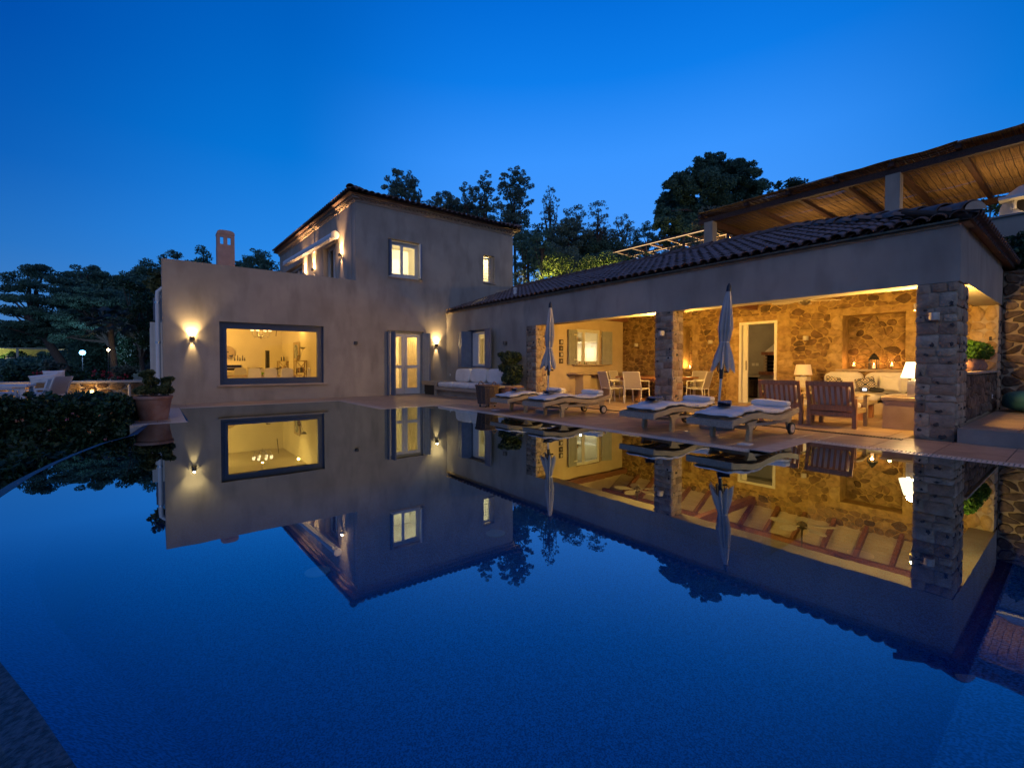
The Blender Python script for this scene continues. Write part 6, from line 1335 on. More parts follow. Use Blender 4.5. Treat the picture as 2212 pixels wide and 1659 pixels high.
up = thing('garden_spotlight', 'bright ground spotlight under the climbing plant on the garden house', 'garden light', tuple(Vector((c.x, c.y, hz)) + (HM @ Vector((-.62, -.7, 2.92))))); MB().lathe([(.09, 0), (.10, .14), (.08, .15)], 14).build('housing', BLACKM, up, True); MB().lathe([(.08, .15), (0, .17)], 14).build('lens', em('spot_lens', (1, .85, .5), 25), up)
light('POINT', (0, 0, .28), 60, (1, .72, .30), up, shadow_soft_size=.06)
pl = thing('climbing_plant', 'yellow green climbing plant lit from below on the garden house', 'plant', tuple(Vector((c.x, c.y, hz)) + (HM @ Vector((-.62, -.28, 2.9)))))
cl = [tuple(HM @ Vector((-.25 + R(-.1, .1), R(-.08, .08), .1 + i * .08))) + (.09, .09, .08) for i in range(8)] + [tuple(HM @ Vector((.12 + i * .07, 0, .12 + i * .07))) + (.08, .08, .08) for i in range(6)] + [tuple(HM @ Vector((-.12 + .04 * i, -.05, .6 + .08 * i))) + (.09, .08, .09) for i in range(6)]
put('foliage', leaf_mesh('foliage', clump_points(cl, 1900), .055, LEAF_B, elong=1.6), pl); m = MB(); limbs(m, (0, 0, 0), [x[:3] for x in cl[::3]], .02, 5); m.build('stems', BARK, pl)

# ================================================================== LEFT TERRACE
st = bpy.data.objects.new('garden_terrace', None); C.objects.link(st); struct(st); m = MB(); m.box(-7.5, 12.2, -1.7, -.42, 22, -.02); m.box(-.41, 16.32, -1.7, .13, 22, -.02); m.build('slab', CONC, st)
pw = thing('patio_wall', 'low lit rubble wall with pale coping at the edge of the left patio', 'low wall', (-3.5, 17.2, 0)); m = MB(); m.box(-8.0, 17.05, -.1, .1, 17.4, .60); m.build('mortar_core', MORTAR, pw, world=True); m = MB(); m.box(-8.05, 17.0, .602, .12, 17.45, .66); m.build('coping', COPING, pw, world=True)
lay_stones(rubble(-6.0, 0.0, .1, .60, 62, (), 1.7, random.Random(31)), PY(17.05), pw, STONE, .035, .02)
for x, l, z in ((-1.42, 'small lit niche lamp in the middle of the patio wall', .38), (-2.75, 'small lit niche lamp in the patio wall behind the white table', .30)):
    t = thing('wall_light', l, 'wall light', (x, 17.0, z)); MB().box(-.05, -.03, -.05, .05, .0, .06).build('lamp_box', BRONZE, t); MB().box(-.04, -.045, -.04, .04, -.0305, .0).build('lens', em('niche_lens', (1, .68, .3), 12), t); light('POINT', (0, -.14, -.02), 7, (1, .60, .22), t, shadow_soft_size=.03)
t = thing('bollard_tube', 'short pale tube standing by the patio wall', 'bollard', (-.62, 16.85, 0)); MB().lathe([(.035, 0), (.035, .52)], 12).build('tube', CERAM, t, True); MB().lathe([(.04, .50), (.04, .54), (0, .545)], 12).build('tube_cap', STEEL, t, True)
# white garden table
t = thing('garden_table', 'white metal garden table at the left edge', 'garden table', (-2.75, 13.4, 0)); MB().box(-.72, -.45, .66, .72, .45, .70).build('table_top', WHITEP, t)
for sx in (-1, 1):
    for sy in (-1, 1): MB().box(sx * .66 - .03, sy * .39 - .03, 0, sx * .66 + .03, sy * .39 + .03, .658).build('leg', WHITEP, t)
t = thing('glass_vase', 'clear glass bowl on the white garden table', 'vase', (-3.05, 13.35, .70)); MB().lathe([(.06, 0), (.14, .05), (.16, .14), (.10, .22)], 20).build('bowl_body', GLASSW, t, True); MB().lathe([(.102, .215), (.108, .225), (.10, .23)], 20).build('rim', GLASSW, t)
def lchair(label, x, y, a, k):
    t = thing('garden_chair', label, 'garden chair', (x, y, 0), a); w = .30      # faces +x local
    for s in (-1, 1):
        for nm, p, q in (('front_leg', (.34, s * w, 0), (.34, s * w, .55)), ('rear_leg', (-.22, s * w, 0), (-.18, s * w, .40)), ('back_post', (-.18, s * w, .38), (-.34, s * w, .84)), ('armrest', (.36, s * w, .55), (-.26, s * w, .57))): m = MB(); m.bar(p, q, .03, .04, (0, 1, 0)); m.build(nm, WHITEP, t)
    m = MB(); m.bar((-.20, -w, .42), (-.20, w, .42), .03, .03); m.bar((.34, -w, .40), (.34, w, .40), .03, .03); m.build('seat_rail', WHITEP, t)
    MB().grid(lambda u, v: (-.19 - .155 * u, -w + 2 * w * v, .40 + .44 * u), 4, 4).build('sling_back', MESHF if k else RATTAN, t, True); m = MB(); m.cushion(.08, 0, .44, .54, .54, .10, None, 8, .3, .004, 1); m.build('seat_cushion', LINEN, t, True)
    m = MB(); m.pillow(Matrix.Translation((-.15, 0, .62)) @ Matrix.Rotation(-.33, 4, 'Y'), .54, .36, .14, 10, 2); m.build('back_cushion', LINEN, t, True); return t
lchair('white sling garden chair with its back to the pool', -1.98, 14.5, 2.76, 1); lchair('garden chair with woven honey back and white cushions behind the white table', -2.9, 15.2, .4, 0)
t = thing('lounge_bench', 'small garden armchair with woven honey panel and two white pillows', 'garden armchair', (-2.02, 15.05, 0), -.1); MB().box(-.20, -.06, .12, .20, .0, .68, Matrix.Rotation(.05, 4, 'Y')).build('woven_panel', RATTAN, t)
for s_ in (-1, 1):
    MB().box(s_ * .22 - .02, -.05, 0, s_ * .22 + .02, -.01, .62).build('leg', WHITEP, t); MB().box(s_ * .22 - .02, .45, 0, s_ * .22 + .02, .49, .5).build('leg', WHITEP, t)
MB().box(-.22, .0, .38, .22, .5, .42).build('seat', RATTAN, t)
m = MB(); m.pillow(Matrix.Translation((-.04, .02, .77)) @ Matrix.Rotation(-.16, 4, 'Y') @ Matrix.Rotation(PI / 2, 4, 'Z'), .54, .24, .17, 14, 3); m.build('cushion', LINEN, t, True)
m = MB(); m.pillow(Matrix.Translation((.06, .25, .86)) @ Matrix.Rotation(-.04, 4, 'Y') @ Matrix.Rotation(PI / 2, 4, 'Z'), .40, .22, .15, 14, 5); m.build('pillow', LINEN, t, True)

# ================================================================== HEDGE (near left)
def hedge_pts(n, x0, x1, y0, y1, z0, z1, bump=.12):
    """surface-weighted random points of a lumpy hedge; x0/x1 callables of y"""
    y = rng.uniform(y0, y1, n); f = rng.uniform(0, 1, n); g = rng.uniform(0, 1, n); side = rng.integers(0, 10, n)
    xa = np.array([x0(v) for v in y]); xb = np.array([x1(v) for v in y]); x = xa + (xb - xa) * f; z = z0 + (z1 - z0) * g
    top = side < 4; x = np.where(side >= 4, np.where(side < 9, xb + rng.normal(0, .05, n) - .03, x), x); z = np.where(top, z1 + rng.normal(0, .035, n), z)
    l = bump * (np.sin(x * 5 + y * 3.1) + np.sin(y * 7.3 + z * 5) * .6) * .5; z = z + np.where(top, l, 0); x = x + np.where(side >= 4, l, 0)
    return np.stack([x, y, z], 1)
def lip_x(y):
    L = sorted([p for p in LIP[1:13]], key=lambda p: p[1])
    for (a, b), (c_, d_) in zip(L, L[1:]):
        if b <= y <= d_: return a + (c_ - a) * (y - b) / (d_ - b)
    return L[0][0] if y < L[0][1] else L[-1][0]
hg = thing('hedge', 'dense dark green hedge with small flowers along the infinity edge', 'hedge', (-2.6, 11.5, -1.7)); HO = np.array([-2.6, 11.5, -1.7])
n = 52000; x = rng.uniform(-6.2, -.46, n); z = rng.uniform(-1.7, .44, n); bmp = lambda a, b: .07 * np.sin(a * 4.3 + b * 2.1) + .05 * np.sin(a * 9.1 - b * 6.3) + .03 * np.sin(b * 17 + a * 13)
p = np.stack([x, 10.80 + bmp(x, z) + rng.normal(0, .035, n), z], 1)
n = 26000; x = rng.uniform(-6.2, -.46, n); y = rng.uniform(10.8, 12.3, n); p = np.concatenate([p, np.stack([x, y, .42 + bmp(x, y) * .8 + rng.normal(0, .03, n)], 1)])
n = 7000; y = rng.uniform(10.8, 12.3, n); z = rng.uniform(-1.0, .44, n); p = np.concatenate([p, np.stack([-.44 + bmp(y, z) + rng.normal(0, .03, n), y, z], 1)])
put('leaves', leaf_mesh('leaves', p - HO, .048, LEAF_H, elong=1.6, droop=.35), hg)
m = MB(); m.box(-6.2, 10.95, -1.7, -.62, 12.2, .30); m.build('dark_core', pm('hedge_core', (.006, .012, .006), (.003, .006, .003), rough=1), hg, world=True)  # solid block, near black for the shade between the leaves
# sprigs that stand up from the hedge top
m = MB(); sp_ = []
for i in range(40):
    x = R(-2.4, -.5) if i < 26 else R(-5, -2.4); q = Vector((x + 2.6, R(10.8, 11.6) - 11.5, 2.14)); e = q + Vector((R(-.1, .1), R(-.1, .1), R(.06, .18))); m.tube([q, e], .004, 4)
    for k in range(9): sp_.append(q.lerp(e, k / 8) + Vector((R(-.04, .04), R(-.04, .04), R(-.02, .03))))
m.build('sprig_stems', BARK, hg); put('sprig_leaves', leaf_mesh('sprig_leaves', np.array([tuple(v) for v in sp_]), .085, LEAF_H, elong=1.5), hg)
PINK = pm('pink_petal', (.55, .16, .22), (.5, .25, .12), rough=.7, scale=3); REDF = pm('red_petal', (.5, .03, .05), (.4, .02, .03), rough=.7)
pp = []
for i in range(34):
    x = R(-4, -.6); z = R(-.45, .3)
    for k in range(9): pp.append((x + 2.6 + R(-.022, .022), -.82 + R(-.025, .025), z + 1.7 + R(-.018, .018)))
put('blossoms', leaf_mesh('blossoms', np.array(pp), .02, PINK, elong=1.1), hg)['kind'] = 'stuff'
gc = thing('ground_cover', 'low dark ground cover on the bank below the infinity edge', 'ground cover', (-2, 6, -1.6)); gc['kind'] = 'stuff'
n = 60000; p = np.stack([rng.uniform(-7, -.2, n), rng.uniform(1.5, 10.8, n), np.zeros(n)], 1); lx = np.interp(p[:, 1], [q[1] for q in reversed(LIP[1:14])], [q[0] for q in reversed(LIP[1:14])])
p[:, 2] = -.78 + .012 * (p[:, 1] - 4) ** 2 * (p[:, 1] > 4) + .10 * np.sin(p[:, 0] * 2.7 + p[:, 1] * 1.9) + .08 * np.sin(p[:, 1] * 5 - p[:, 0] * 3) + rng.uniform(-.12, .06, n); p = p[(p[:, 0] < lx - .30)]
put('leaves', leaf_mesh('leaves', p - np.array([-2, 6, -1.6]), .055, LEAF_H, elong=2.2), gc)['kind'] = 'stuff'
m = MB(); m.grid(lambda u, v: (-7 + 6.2 * u - 2 + 4, 1.5 + 9.3 * v - 6, .62 + .012 * max(0, 9.3 * v - 2.5) ** 2), 6, 10); q = m.build('soil_bank', SOIL, gc); q['kind'] = 'stuff'; q.location.x = -2

# ================================================================== TREES
def tree(name, label, loc, mat, clumps, dens, leaf, trunk=None, r0=.2, group=None, elong=1.8, droop=0, lim=10, cat='tree', world=True):
    t = thing(name, label, cat, loc, 0, group); L = Vector(loc)
    cl = [(c_[0] - L.x, c_[1] - L.y, c_[2] - L.z, c_[3], c_[4], c_[5]) for c_ in clumps]
    put('crown', leaf_mesh('crown', clump_points(cl, dens), leaf, mat, elong=elong, droop=droop), t)
    m = MB(); cx = sum(c_[0] for c_ in cl) / len(cl); cy = sum(c_[1] for c_ in cl) / len(cl); zs_ = sorted(c_[2] for c_ in cl); zm = zs_[len(zs_) // 4]
    tp = [Vector((0, 0, -.3)), Vector((cx * .25 + R(-.1, .1), cy * .25, zm * .35)), Vector((cx * .7, cy * .7, zm * .75)), Vector((cx, cy, zm))]
    m.tube(tp, [r0, r0 * .85, r0 * .7, r0 * .5], 9); pick = random.sample(cl, min(lim, len(cl)))
    limbs(m, tp[3], [c_[:3] for c_ in pick[::2]], r0 * .42, 6); limbs(m, tp[2], [c_[:3] for c_ in pick[1::2]], r0 * .4, 6); m.build('trunk', BARK, t, True); return t
def tree_px(name, label, px, ytop, ybot, wpx, d, mat, n, s, dens, leaf, ground=None, shape=1, **k):
    """crown spanning wpx x (ytop..ybot) as seen from the camera, d metres off"""
    top = uv3(px, ytop, d); bot = uv3(px, ybot, d); c_ = (top + bot) / 2; rz = (top.z - bot.z) / 2; rx = wpx / 2 / FPX * d
    s_ = s * rx; cl = []
    while len(cl) < n:
        u = Vector((random.gauss(0, 1), random.gauss(0, 1), random.gauss(0, 1))).normalized() * (random.random() ** .42)
        if shape == 2 and u.z < -.35: continue
        ks = s_ * R(.55, 1.35); fx = max(.2, 1 - s_ / rx * .6); fz = max(.2, 1 - s_ / rz * .5)
        wz = 1 if shape != 3 else (.55 + .45 * math.sin(PI * (u.z * .5 + .5)))
        cl.append((c_.x + u.x * rx * fx * wz, c_.y + u.y * rx * fx * wz, c_.z + u.z * rz * fz, ks * 1.15, ks * 1.15, ks * .78))
    g = terrain(c_.x, c_.y) if ground is None else ground
    g = min(g, bot.z - .2); return tree(name, label, (c_.x, c_.y, g), mat, cl, dens, leaf, **k)
EG = 'eucalyptus trees on the slope behind the tower'
for (px, yt, yb, w_, d, n, s, dn, l) in (
    (868, 366, 452, 84, 40, 34, .22, 34, 'feathery eucalyptus rising over the left end of the tower roof'),
    (905, 405, 462, 34, 41, 12, .3, 30, 'small eucalyptus tuft just right of the feathery one over the tower roof'),
    (962, 410, 480, 80, 42, 30, .24, 26, 'low thin eucalyptus over the middle of the tower roof'),
    (1010, 392, 476, 46, 42, 18, .28, 32, 'narrow eucalyptus left of the tall pair'),
    (1046, 366, 498, 62, 39, 34, .24, 36, 'tall dark eucalyptus, left one of the tall pair'),
    (1112, 354, 512, 92, 38, 54, .20, 40, 'tallest eucalyptus with a full rounded crown right of the tower roof'),
    (1188, 402, 500, 56, 40, 22, .24, 17, 'sparse eucalyptus right of the tallest one'),
    (1240, 436, 520, 60, 42, 24, .25, 20, 'small sparse eucalyptus in the middle of the gap'),
    (1290, 428, 528, 62, 40, 26, .22, 16, 'thin see-through eucalyptus with pale stem'),
    (1345, 462, 540, 60, 43, 26, .24, 20, 'short eucalyptus left of the big round pine')):
    tree_px('eucalyptus', l, px, yt, yb, w_, d, LEAF_E, int(n * 3.6), s * .6, dn * 4.4, .062, r0=.15, group=EG, elong=2.6, droop=.5, lim=16)
OG = 'dark broad trees under the eucalyptus'
for (px, yt, yb, w_, d, l, mt) in ((1020, 440, 520, 120, 44, 'dark wide tree over the right half of the tower roof', LEAF_D), (1140, 470, 560, 90, 36, 'dark tree right beside the tower wall', LEAF_D), (1225, 476, 545, 110, 38, 'dark green tree behind the lit bush', LEAF_E), (1170, 480, 590, 60, 30, 'dense dark tree just behind the olive bush', LEAF_D), (1300, 492, 552, 90, 41, 'broad tree with bare lower trunks', LEAF_E), (1395, 478, 560, 70, 44, 'dark small tree at the foot of the round pine', LEAF_D), (1130, 500, 640, 80, 33, 'dense dark tree filling the gap right of the tower', LEAF_D), (1200, 522, 610, 120, 32, 'broad dark tree mass above the lit bush', LEAF_E), (1295, 544, 604, 140, 33, 'low dark tree mass behind the middle hedge', LEAF_D), (1260, 540, 580, 240, 44, 'long low scrub along the ridge', LEAF_D)):
    tree_px('broad_tree', l, px, yt, yb, w_, d, mt, 70, .19, 100, .08, r0=.16, group=OG, elong=1.8)
# big round stone pine
top = uv3(1530, 335, 35); pl_ = []
for (px, py, r) in ((1540, 362, 34), (1575, 372, 34), (1500, 378, 32), (1462, 405, 30), (1600, 388, 26), (1530, 405, 42), (1480, 432, 36), (1440, 440, 28), (1560, 425, 38), (1610, 415, 26), (1430, 480, 22), (1460, 480, 32), (1510, 465, 38), (1585, 455, 26), (1445, 515, 26), (1490, 505, 34), (1540, 490, 30), (1640, 402, 18), (1622, 430, 16), (1428, 455, 20), (1520, 350, 22), (1602, 358, 16), (1470, 390, 22)):
    q = uv3(px, py, 35 + R(-1.5, 1.5)); rr = r / FPX * 35
    for k in range(16): v = Vector((random.gauss(0, 1), random.gauss(0, 1), random.gauss(0, 1))).normalized() * rr * R(.3, .85); pl_.append((q.x + v.x, q.y + v.y, q.z + v.z, rr * .36, rr * .36, rr * .30))
base = uv3(1520, 560, 35); tree('stone_pine', 'huge rounded stone pine above the pavilion roof', (base.x, base.y, 8.3), LEAF_D, pl_ + [(q[0] + R(-.6, .6), q[1] - .8, q[2] - .3, q[3] * 1.1, q[4] * 1.1, q[5]) for q in pl_[::3]], 175, .085, r0=.32, lim=16, elong=2.2)
tree_px('laurel_tree', 'leafy tree poking out over the left end of the reed pergola', 1715, 385, 425, 62, 27, LEAF_H, 40, .2, 60, .10, r0=.06, elong=2.2)
tree_px('olive_tree', 'pale silvery olive tree before the round pine', 1560, 440, 520, 130, 29, LEAF_O, 44, .2, 26, .11, r0=.14, elong=2.4)
# lit bushes and hedge above the pavilion roof
for (px, yt, yb, w_, d, n, s, mt, l, g) in (
    (1125, 568, 640, 34, 23, 16, .4, LEAF_O, 'pale olive bush close against the tower corner', None), (1205, 538, 650, 120, 24, 60, .20, LEAF_B, 'large bright green bush lit warmly beyond the low roof', None),
    (1150, 596, 655, 60, 22.6, 26, .3, LEAF_B, 'small yellow lit shrub at the tower foot', None), (1290, 548, 620, 110, 22, 50, .22, LEAF_B, 'dark green lit hedge bush in the middle', None), (1375, 540, 600, 110, 23, 46, .22, LEAF_H, 'dark reddish hedge bush left of the lit pergola', None),
    (1430, 530, 580, 50, 23.5, 18, .3, LEAF_O, 'wispy olive shrub before the lit pergola', None), (1480, 506, 570, 100, 23.5, 34, .2, LEAF_O, 'olive branches hanging before the light strips', None), (1398, 560, 600, 60, 21, 26, .3, LEAF_O, 'small olive shrub by the ridge tiles', None)):
    tree_px('garden_bush', l, px, yt, yb, w_, d, mt, n, s, 60, .06, r0=.05, cat='bush', elong=2.0, lim=12)
for (x, y, z, e, l) in ((15.3, 16.9, 4.7, 230, 'hidden garden spotlight at the foot of the bright green bush'), (16.8, 14.4, 4.7, 130, 'hidden garden spotlight at the foot of the hedge')):
    t = thing('garden_spotlight', l, 'garden light', (x, y, z + .1)); MB().lathe([(.06, 0), (.07, .1), (.05, .12)], 12).build('housing', BLACKM, t, True); MB().lathe([(.05, .12), (0, .13)], 12).build('lens', em('spot_lens', (1, .85, .5), 25), t); light('POINT', (0, 0, .35), e * 1.6, (1, .72, .26), t, shadow_soft_size=.1)
# plants on the right above the terrace wall
tree_px('garden_bush', 'yellow green bush behind the terrace wall beside the white oven', 2135, 420, 470, 70, 22, LEAF_B, 30, .25, 24, .09, r0=.05, cat='bush')
tree_px('garden_bush', 'dark ivy mound behind the white oven', 2200, 400, 470, 110, 26, LEAF_H, 40, .25, 20, .12, r0=.05, cat='bush')
cl = sub_clumps(14.6, .95, 3.55, .28, .35, .5, 26, .15, .4); tree('planted_shrub', 'dark dense shrub between the stone and stucco retaining walls', (14.7, .95, 2.9), LEAF_H, cl, 420, .055, r0=.03, cat='shrub')
# hillside wood behind the flat roof
HG = 'dark trees on the hillside behind the flat roof'
for (px, yt, w_, d, n, l) in ((372, 532, 60, 46, 26, 'pointed dark tree left of the chimney, farther one'), (430, 524, 66, 44, 30, 'rounded dark tree just left of the chimney'), (330, 556, 90, 48, 30, 'low dark tree near the parapet corner'), (556, 530, 88, 44, 34, 'rounded dark tree right of the chimney'), (610, 560, 50, 47, 18, 'small dark tree at the tower eave'), (500, 560, 90, 50, 26, 'low dark tree behind the chimney'), (298, 572, 70, 50, 24, 'dark tree on the slope left of the house'), (265, 592, 60, 52, 24, 'lower dark tree on the slope left of the house'), (240, 608, 40, 48, 14, 'dark crown edge at the foot of the slope')):
    tree_px('hill_tree', l, px, yt, 660, w_, d, LEAF_D, int(n * 2.4), .22, 70, .10, r0=.22, group=HG, elong=2.0)
hw = thing('dark_undergrowth', 'mass of dark undergrowth below the hillside trees', 'undergrowth', (-2, 46, 0)); hw['kind'] = 'stuff'; cl = []
for i in range(260):
    px = R(170, 350); q = uv3(px, R(610, 790), R(36, 46)); cl.append((q.x + 2, q.y - 46, q.z, R(.9, 1.7), R(.9, 1.7), R(.7, 1.1)))
put('leaves', leaf_mesh('leaves', clump_points(cl, 50, .2), .13, LEAF_D, elong=2), hw)['kind'] = 'stuff'
fw_ = thing('far_wood', 'far dark wood behind and below the lit villa', 'wood', (-20, 100, 0)); fw_['kind'] = 'stuff'; cl = []
for i in range(330):
    px = R(-60, 360); py = R(692, 775) if px > 70 else R(715, 775); d = R(92, 110); q = uv3(px, py, d); cl.append((q.x + 20, q.y - 100, q.z, R(2, 4), R(2, 4), R(1.4, 2.4)))
for i in range(150):
    q = uv3(R(-60, 300), R(784, 806), R(52, 72)); cl.append((q.x + 20, q.y - 100, q.z, R(1.2, 2.4), R(1.2, 2.4), R(.5, 1.0)))
for i in range(26):
    q = uv3(R(0, 170), R(766, 778), R(74, 76)); cl.append((q.x + 20, q.y - 100, q.z, R(.4, .9), R(.4, .9), R(.4, .8)))
put('leaves', leaf_mesh('leaves', clump_points(cl, 12, .2), .34, LEAF_D, elong=2), fw_)['kind'] = 'stuff'
# left group: tall layered pine etc.
def pads(spec, d, mat, name, label, gx, gz, dens=190, leaf=.07, r0=.3, jit=1.2, **k):
    cl = []
    for (px, py, rx, rz) in spec:
        q = uv3(px, py, d + R(-jit, jit)); a_, b2 = rx / FPX * d, rz / FPX * d
        for i in range(max(5, int(rx / 5))): cl.append((q.x + R(-1, 1) * a_ * .75, q.y + R(-1, 1) * a_ * .75, q.z + R(-.7, .7) * b2, a_ * .34 + .12, a_ * .34 + .12, b2 * .45 + .08))
    b = uv3(gx, 790, d); return tree(name, label, (b.x, b.y, gz), mat, cl, dens, leaf, r0=r0, lim=26, elong=2.2, **k)
pads([(70, 582, 32, 10), (100, 596, 36, 12), (45, 604, 26, 12), (120, 610, 34, 12), (25, 622, 22, 9), (80, 622, 44, 10), (140, 630, 30, 12), (22, 645, 20, 8), (75, 648, 50, 11), (125, 655, 34, 12), (20, 668, 18, 7), (60, 675, 44, 10), (110, 682, 44, 12), (15, 700, 22, 10), (70, 706, 50, 10), (40, 722, 40, 9), (100, 722, 30, 8)], 34, LEAF_D, 'pine_tree', 'tall layered pine at the far left with leaning trunk', 158, -.4, r0=.34)
pads([(160, 590, 22, 9), (185, 584, 22, 9), (200, 596, 24, 10), (165, 608, 28, 9), (215, 605, 18, 8), (190, 618, 36, 10), (150, 622, 20, 9)], 38, LEAF_D, 'pine_tree', 'second pine crown just right of the tall layered one', 215, -.4, r0=.25)
pads([(200, 634, 40, 10), (250, 640, 36, 12), (170, 650, 44, 12), (225, 655, 50, 14), (280, 655, 30, 14), (190, 675, 50, 14), (250, 680, 46, 14), (160, 695, 40, 12), (210, 702, 44, 12), (275, 700, 30, 14), (180, 718, 30, 10), (235, 722, 30, 10), (130, 730, 24, 8)], 32, LEAF_D, 'broad_pine', 'wide spreading dark pine in the middle left', 285, -.4, r0=.3)
pads([(300, 620, 40, 14), (330, 640, 30, 16), (310, 670, 40, 16), (300, 705, 44, 18), (325, 735, 30, 18), (290, 745, 40, 18), (310, 775, 40, 18), (270, 775, 30, 14)], 30, LEAF_H, 'cypress_bush', 'tall dark evergreen mass beside the house corner', 310, -.4, r0=.2, dens=120, leaf=.08)
# palm
b = uv3(248, 800, 27); tpz = uv3(238, 700, 27); pt = thing('palm_tree', 'pale fan palm with bent trunk before the far villa', 'palm tree', (b.x, b.y, -.4)); hd = tpz - Vector((b.x, b.y, -.4)); m = MB(); m.tube([(0, 0, 0), (hd.x * .2, hd.y * .2, hd.z * .4), (hd.x * .8, hd.y * .8, hd.z * .8), tuple(hd)], [.2, .17, .15, .18], 10); m.build('trunk', BARK, pt, True)
PALM = pm('palm_frond', (.05, .085, .075), (.025, .045, .04), rough=.6, trans=.1)
fm = MB()
for k in range(46):
    az = R(0, 2 * PI); el = R(-.5, 1.2); L_ = R(.7, 1.0); dr = Vector((math.cos(az) * math.cos(el), math.sin(az) * math.cos(el), math.sin(el))); e = hd + dr * L_; fm.tube([hd, hd + dr * L_ * .6, e], .012, 4); side = dr.cross(Vector((0, 0, 1))).normalized(); upv = side.cross(dr)
    for j in range(13): a_ = (j - 6) * .21; f = (dr * math.cos(a_) + side * math.sin(a_)) * R(.45, .6); f.z -= .14 * abs(j - 6) / 6 + .08; s_ = upv.cross(f).normalized() * .02; fm.add([e - s_, e + s_, e + f * .6 + s_ * 1.6, e + f + Vector((0, 0, -.12)), e + f * .6 - s_ * 1.6], [(0, 1, 2, 3, 4)])
fm.build('fronds', PALM, pt)
# flowers and pale shrubs beyond the patio wall
for (px, py, w_, mt, fl, l) in ((90, 812, 60, LEAF_H, True, 'red flowering geranium clump behind the lounge bench'), (215, 815, 50, LEAF_H, True, 'red geranium clump right of the garden chair'), (262, 822, 50, LEAF_H, True, 'red geranium clump near the house end of the patio wall'), (118, 790, 44, LEAF_O, False, 'pale grey shrub below the far villa terrace'), (275, 800, 54, LEAF_O, False, 'pale grey lavender shrub near the house corner'), (40, 815, 60, LEAF_H, False, 'dark low shrub at the left edge'), (170, 812, 60, LEAF_H, False, 'dark low shrub in the middle behind the patio wall')):
    t = tree_px('garden_shrub', l, px, py - 14, py + 14, w_, 18.6, mt, 16, .3, 130, .07, ground=-.35, r0=.02, cat='shrub', elong=2.0)
    if fl:
        q = uv3(px, py - 8, 17.9); pp = np.array([[q.x + R(-.4, .4), q.y + R(-.2, .2), q.z + R(-.12, .1)] for _ in range(7)]); pp = np.repeat(pp, 12, 0) + rng.normal(0, .03, (84, 3)); put('blossoms', leaf_mesh('blossoms', pp - np.array(t.location), .05, REDF, elong=1.1), t)
# far villa with lit terrace
fv = uv3(190, 770, 80); vl = thing('far_villa', 'distant lit villa with covered terrace seen between the pines', 'house', (fv.x, fv.y, .9)); vl.scale = (1.7, 1.7, .96); VM = Matrix.Rotation(-.05, 4, 'Z')
def vb(nm, mat_, *a_): m = MB(); m.box(*a_, M=VM); return m.build(nm, mat_, vl)
GL_ = pm('far_plaster', (.42, .44, .34), (.36, .38, .28), rough=.9)
vb('foundation', CONC, -10.5, -2.15, -2.5, 8, 4.5, -.002); vb('wall', GL_, -9.5, 1.5, 0, 5.6, 2, 3.1); vb('wall', GL_, .6, .0, 0, 2.6, 1.49, 3.3); vb('terrace_slab', CONC, -10.5, -2.2, 0, 4, 1.4, .9); vb('canopy_roof', GL_, -9.8, -1.2, 2.95, -2.4, 1.4, 3.1); vb('cornice', GL_, 2.61, .9, 2.7, 7.5, 1.48, 2.9)
m = MB(); m.add([VM @ Vector(v) for v in ((-.2, -.3, 3.3), (7.8, -.3, 3.2), (7.8, 5, 3.2), (-.2, 5, 3.3), (1.6, 2.3, 4.9), (6, 2.3, 4.9))], [(0, 1, 5, 4), (1, 2, 5), (2, 3, 4, 5), (3, 0, 4), (0, 3, 2, 1)]); m.build('roof', TERRAJ, vl)
for x in (-8.9, -6.9, -4.9, -2.6): vb('column', GL_, x, -1.1, .9, x + .16, -.94, 2.94)
for x in (-1.2, .2): vb('gate_pillar', CONC, x, -2.1, .9, x + .5, -1.7, 1.75)
m = MB(); m.box(-10, -2.0, 1.55, 3.5, -1.96, 1.6, M=VM)
for i in range(30): m.box(-10 + i * .45, -2.0, .9, -9.97 + i * .45, -1.97, 1.56, M=VM)
m.build('railing', BLACKM, vl); vb('window', WHITEP, 3.3, .95, 1.7, 4.6, 1.49, 2.6); m = MB(); m.box(3.42, .93, 1.8, 3.95, .949, 2.5, M=VM); m.box(4.0, .93, 1.8, 4.5, .949, 2.5, M=VM); m.build('pane', DARK, vl)
m = MB(); m.box(5, 1, 0, 7.4, 1.49, 2.7, M=VM); m.build('side_wall', GL_, vl)
for i, x in enumerate((-1.1, -.1, .8, 2.6)):
    q = VM @ Vector((x, -.05 if x < 2 else -.1, 2.35)); t = thing('villa_lamp', 'small bright wall lamp on the far villa, %s' % ['leftmost', 'second from the left', 'third from the left', 'rightmost'][i], 'wall lamp', (fv.x + q.x * 1.7, fv.y + q.y * 1.7, .9 + q.z * .96)); MB().lathe([(0, -.15), (.16, 0), (0, .15)], 10).build('globe', em('villa_bulb', (1, .85, .5), 14), t, True); MB().box(-.03, 0, -.1, .03, .12, -.05).build('bracket', BLACKM, t)
    light('POINT', (0, -.35, 0), 90, (1, .88, .42), t, shadow_soft_size=.1)
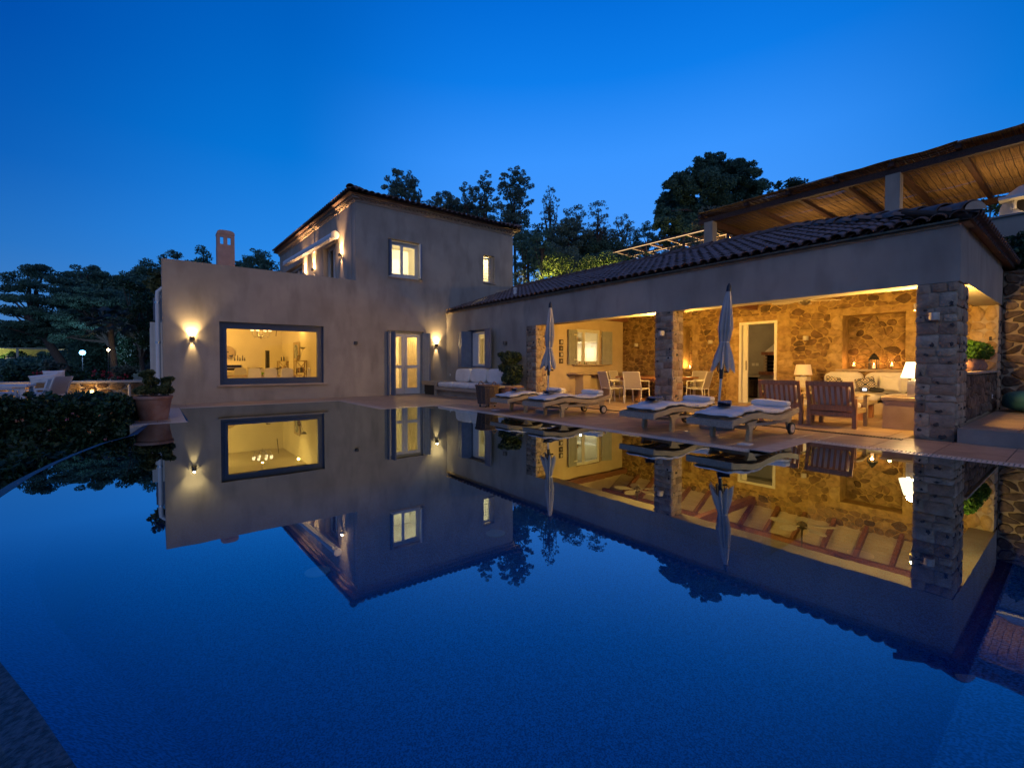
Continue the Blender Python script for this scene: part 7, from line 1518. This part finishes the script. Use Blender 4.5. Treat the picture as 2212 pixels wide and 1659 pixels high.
q = VM @ Vector((-6.5, -.1, 2.6)); light('POINT', tuple(q), 200, (1, .95, .25), vl, shadow_soft_size=.3)
for i, x in enumerate((-9.2, -7.4, -5.4)):
    q = VM @ Vector((x, -.6, .9)); t = thing('villa_armchair', 'pale armchair on the far villa terrace, %s' % ['left', 'middle', 'right'][i], 'armchair', (fv.x + q.x * 1.7, fv.y + q.y * 1.7, 1.77)); m = MB(); m.cushion(0, 0, .35, 1.1, .8, .4, None, 6, .4, 0, 1); m.build('seat', LINEN, t, True); m = MB(); m.cushion(0, .35, .65, 1.1, .25, .6, None, 6, .4, 0, 1); m.build('backrest', LINEN, t, True)
# cold floodlight and warm garden lamp
q = uv3(178, 762, 29.5); t = thing('floodlight', 'dazzling blue white floodlight shining between the trees', 'floodlight', (q.x, q.y, -.35)); z = q.z + .35; MB().lathe([(.04, 0), (.03, z - .3)], 8).build('pole', BLACKM, t); m = MB(); m.lathe([(0, z - .17), (.12, z - .12), (.17, z), (.12, z + .12), (0, z + .17)], 16); m.build('lamp_head', em('flood', (.22, .62, 1), 3.2), t, True); light('POINT', (0, -.5, z), 260, (.35, .6, 1), t, shadow_soft_size=.25)
q = uv3(234, 756, 26.2); t = thing('garden_lamp', 'small warm lamp shining beside the palm trunk', 'garden lamp', (q.x, q.y, -.35)); z = q.z + .35; MB().lathe([(.03, 0), (.025, z - .08)], 8).build('pole', BLACKM, t); MB().lathe([(0, z - .09), (.075, z), (0, z + .09)], 12).build('globe', em('warm_globe', (1, .78, .42), 30), t, True); light('POINT', (0, -.15, z), 16, (1, .75, .4), t, shadow_soft_size=.06)
# climbers on the parapet edges
for (x, y, z, l) in ((.02, 17.4, 3.5, 'green climber hanging at the top left corner of the house'), (4.6, 24.6, 4.0, 'small leafy plant on the roof terrace beside the awning')):
    cl = sub_clumps(x, y, z, .16, .25, .45, 14, .13, .4); tree('climber', l, (x, y, z - 1.2 if x > 1 else 2.5), LEAF_Y, cl, 160, .07, r0=.015, cat='plant')
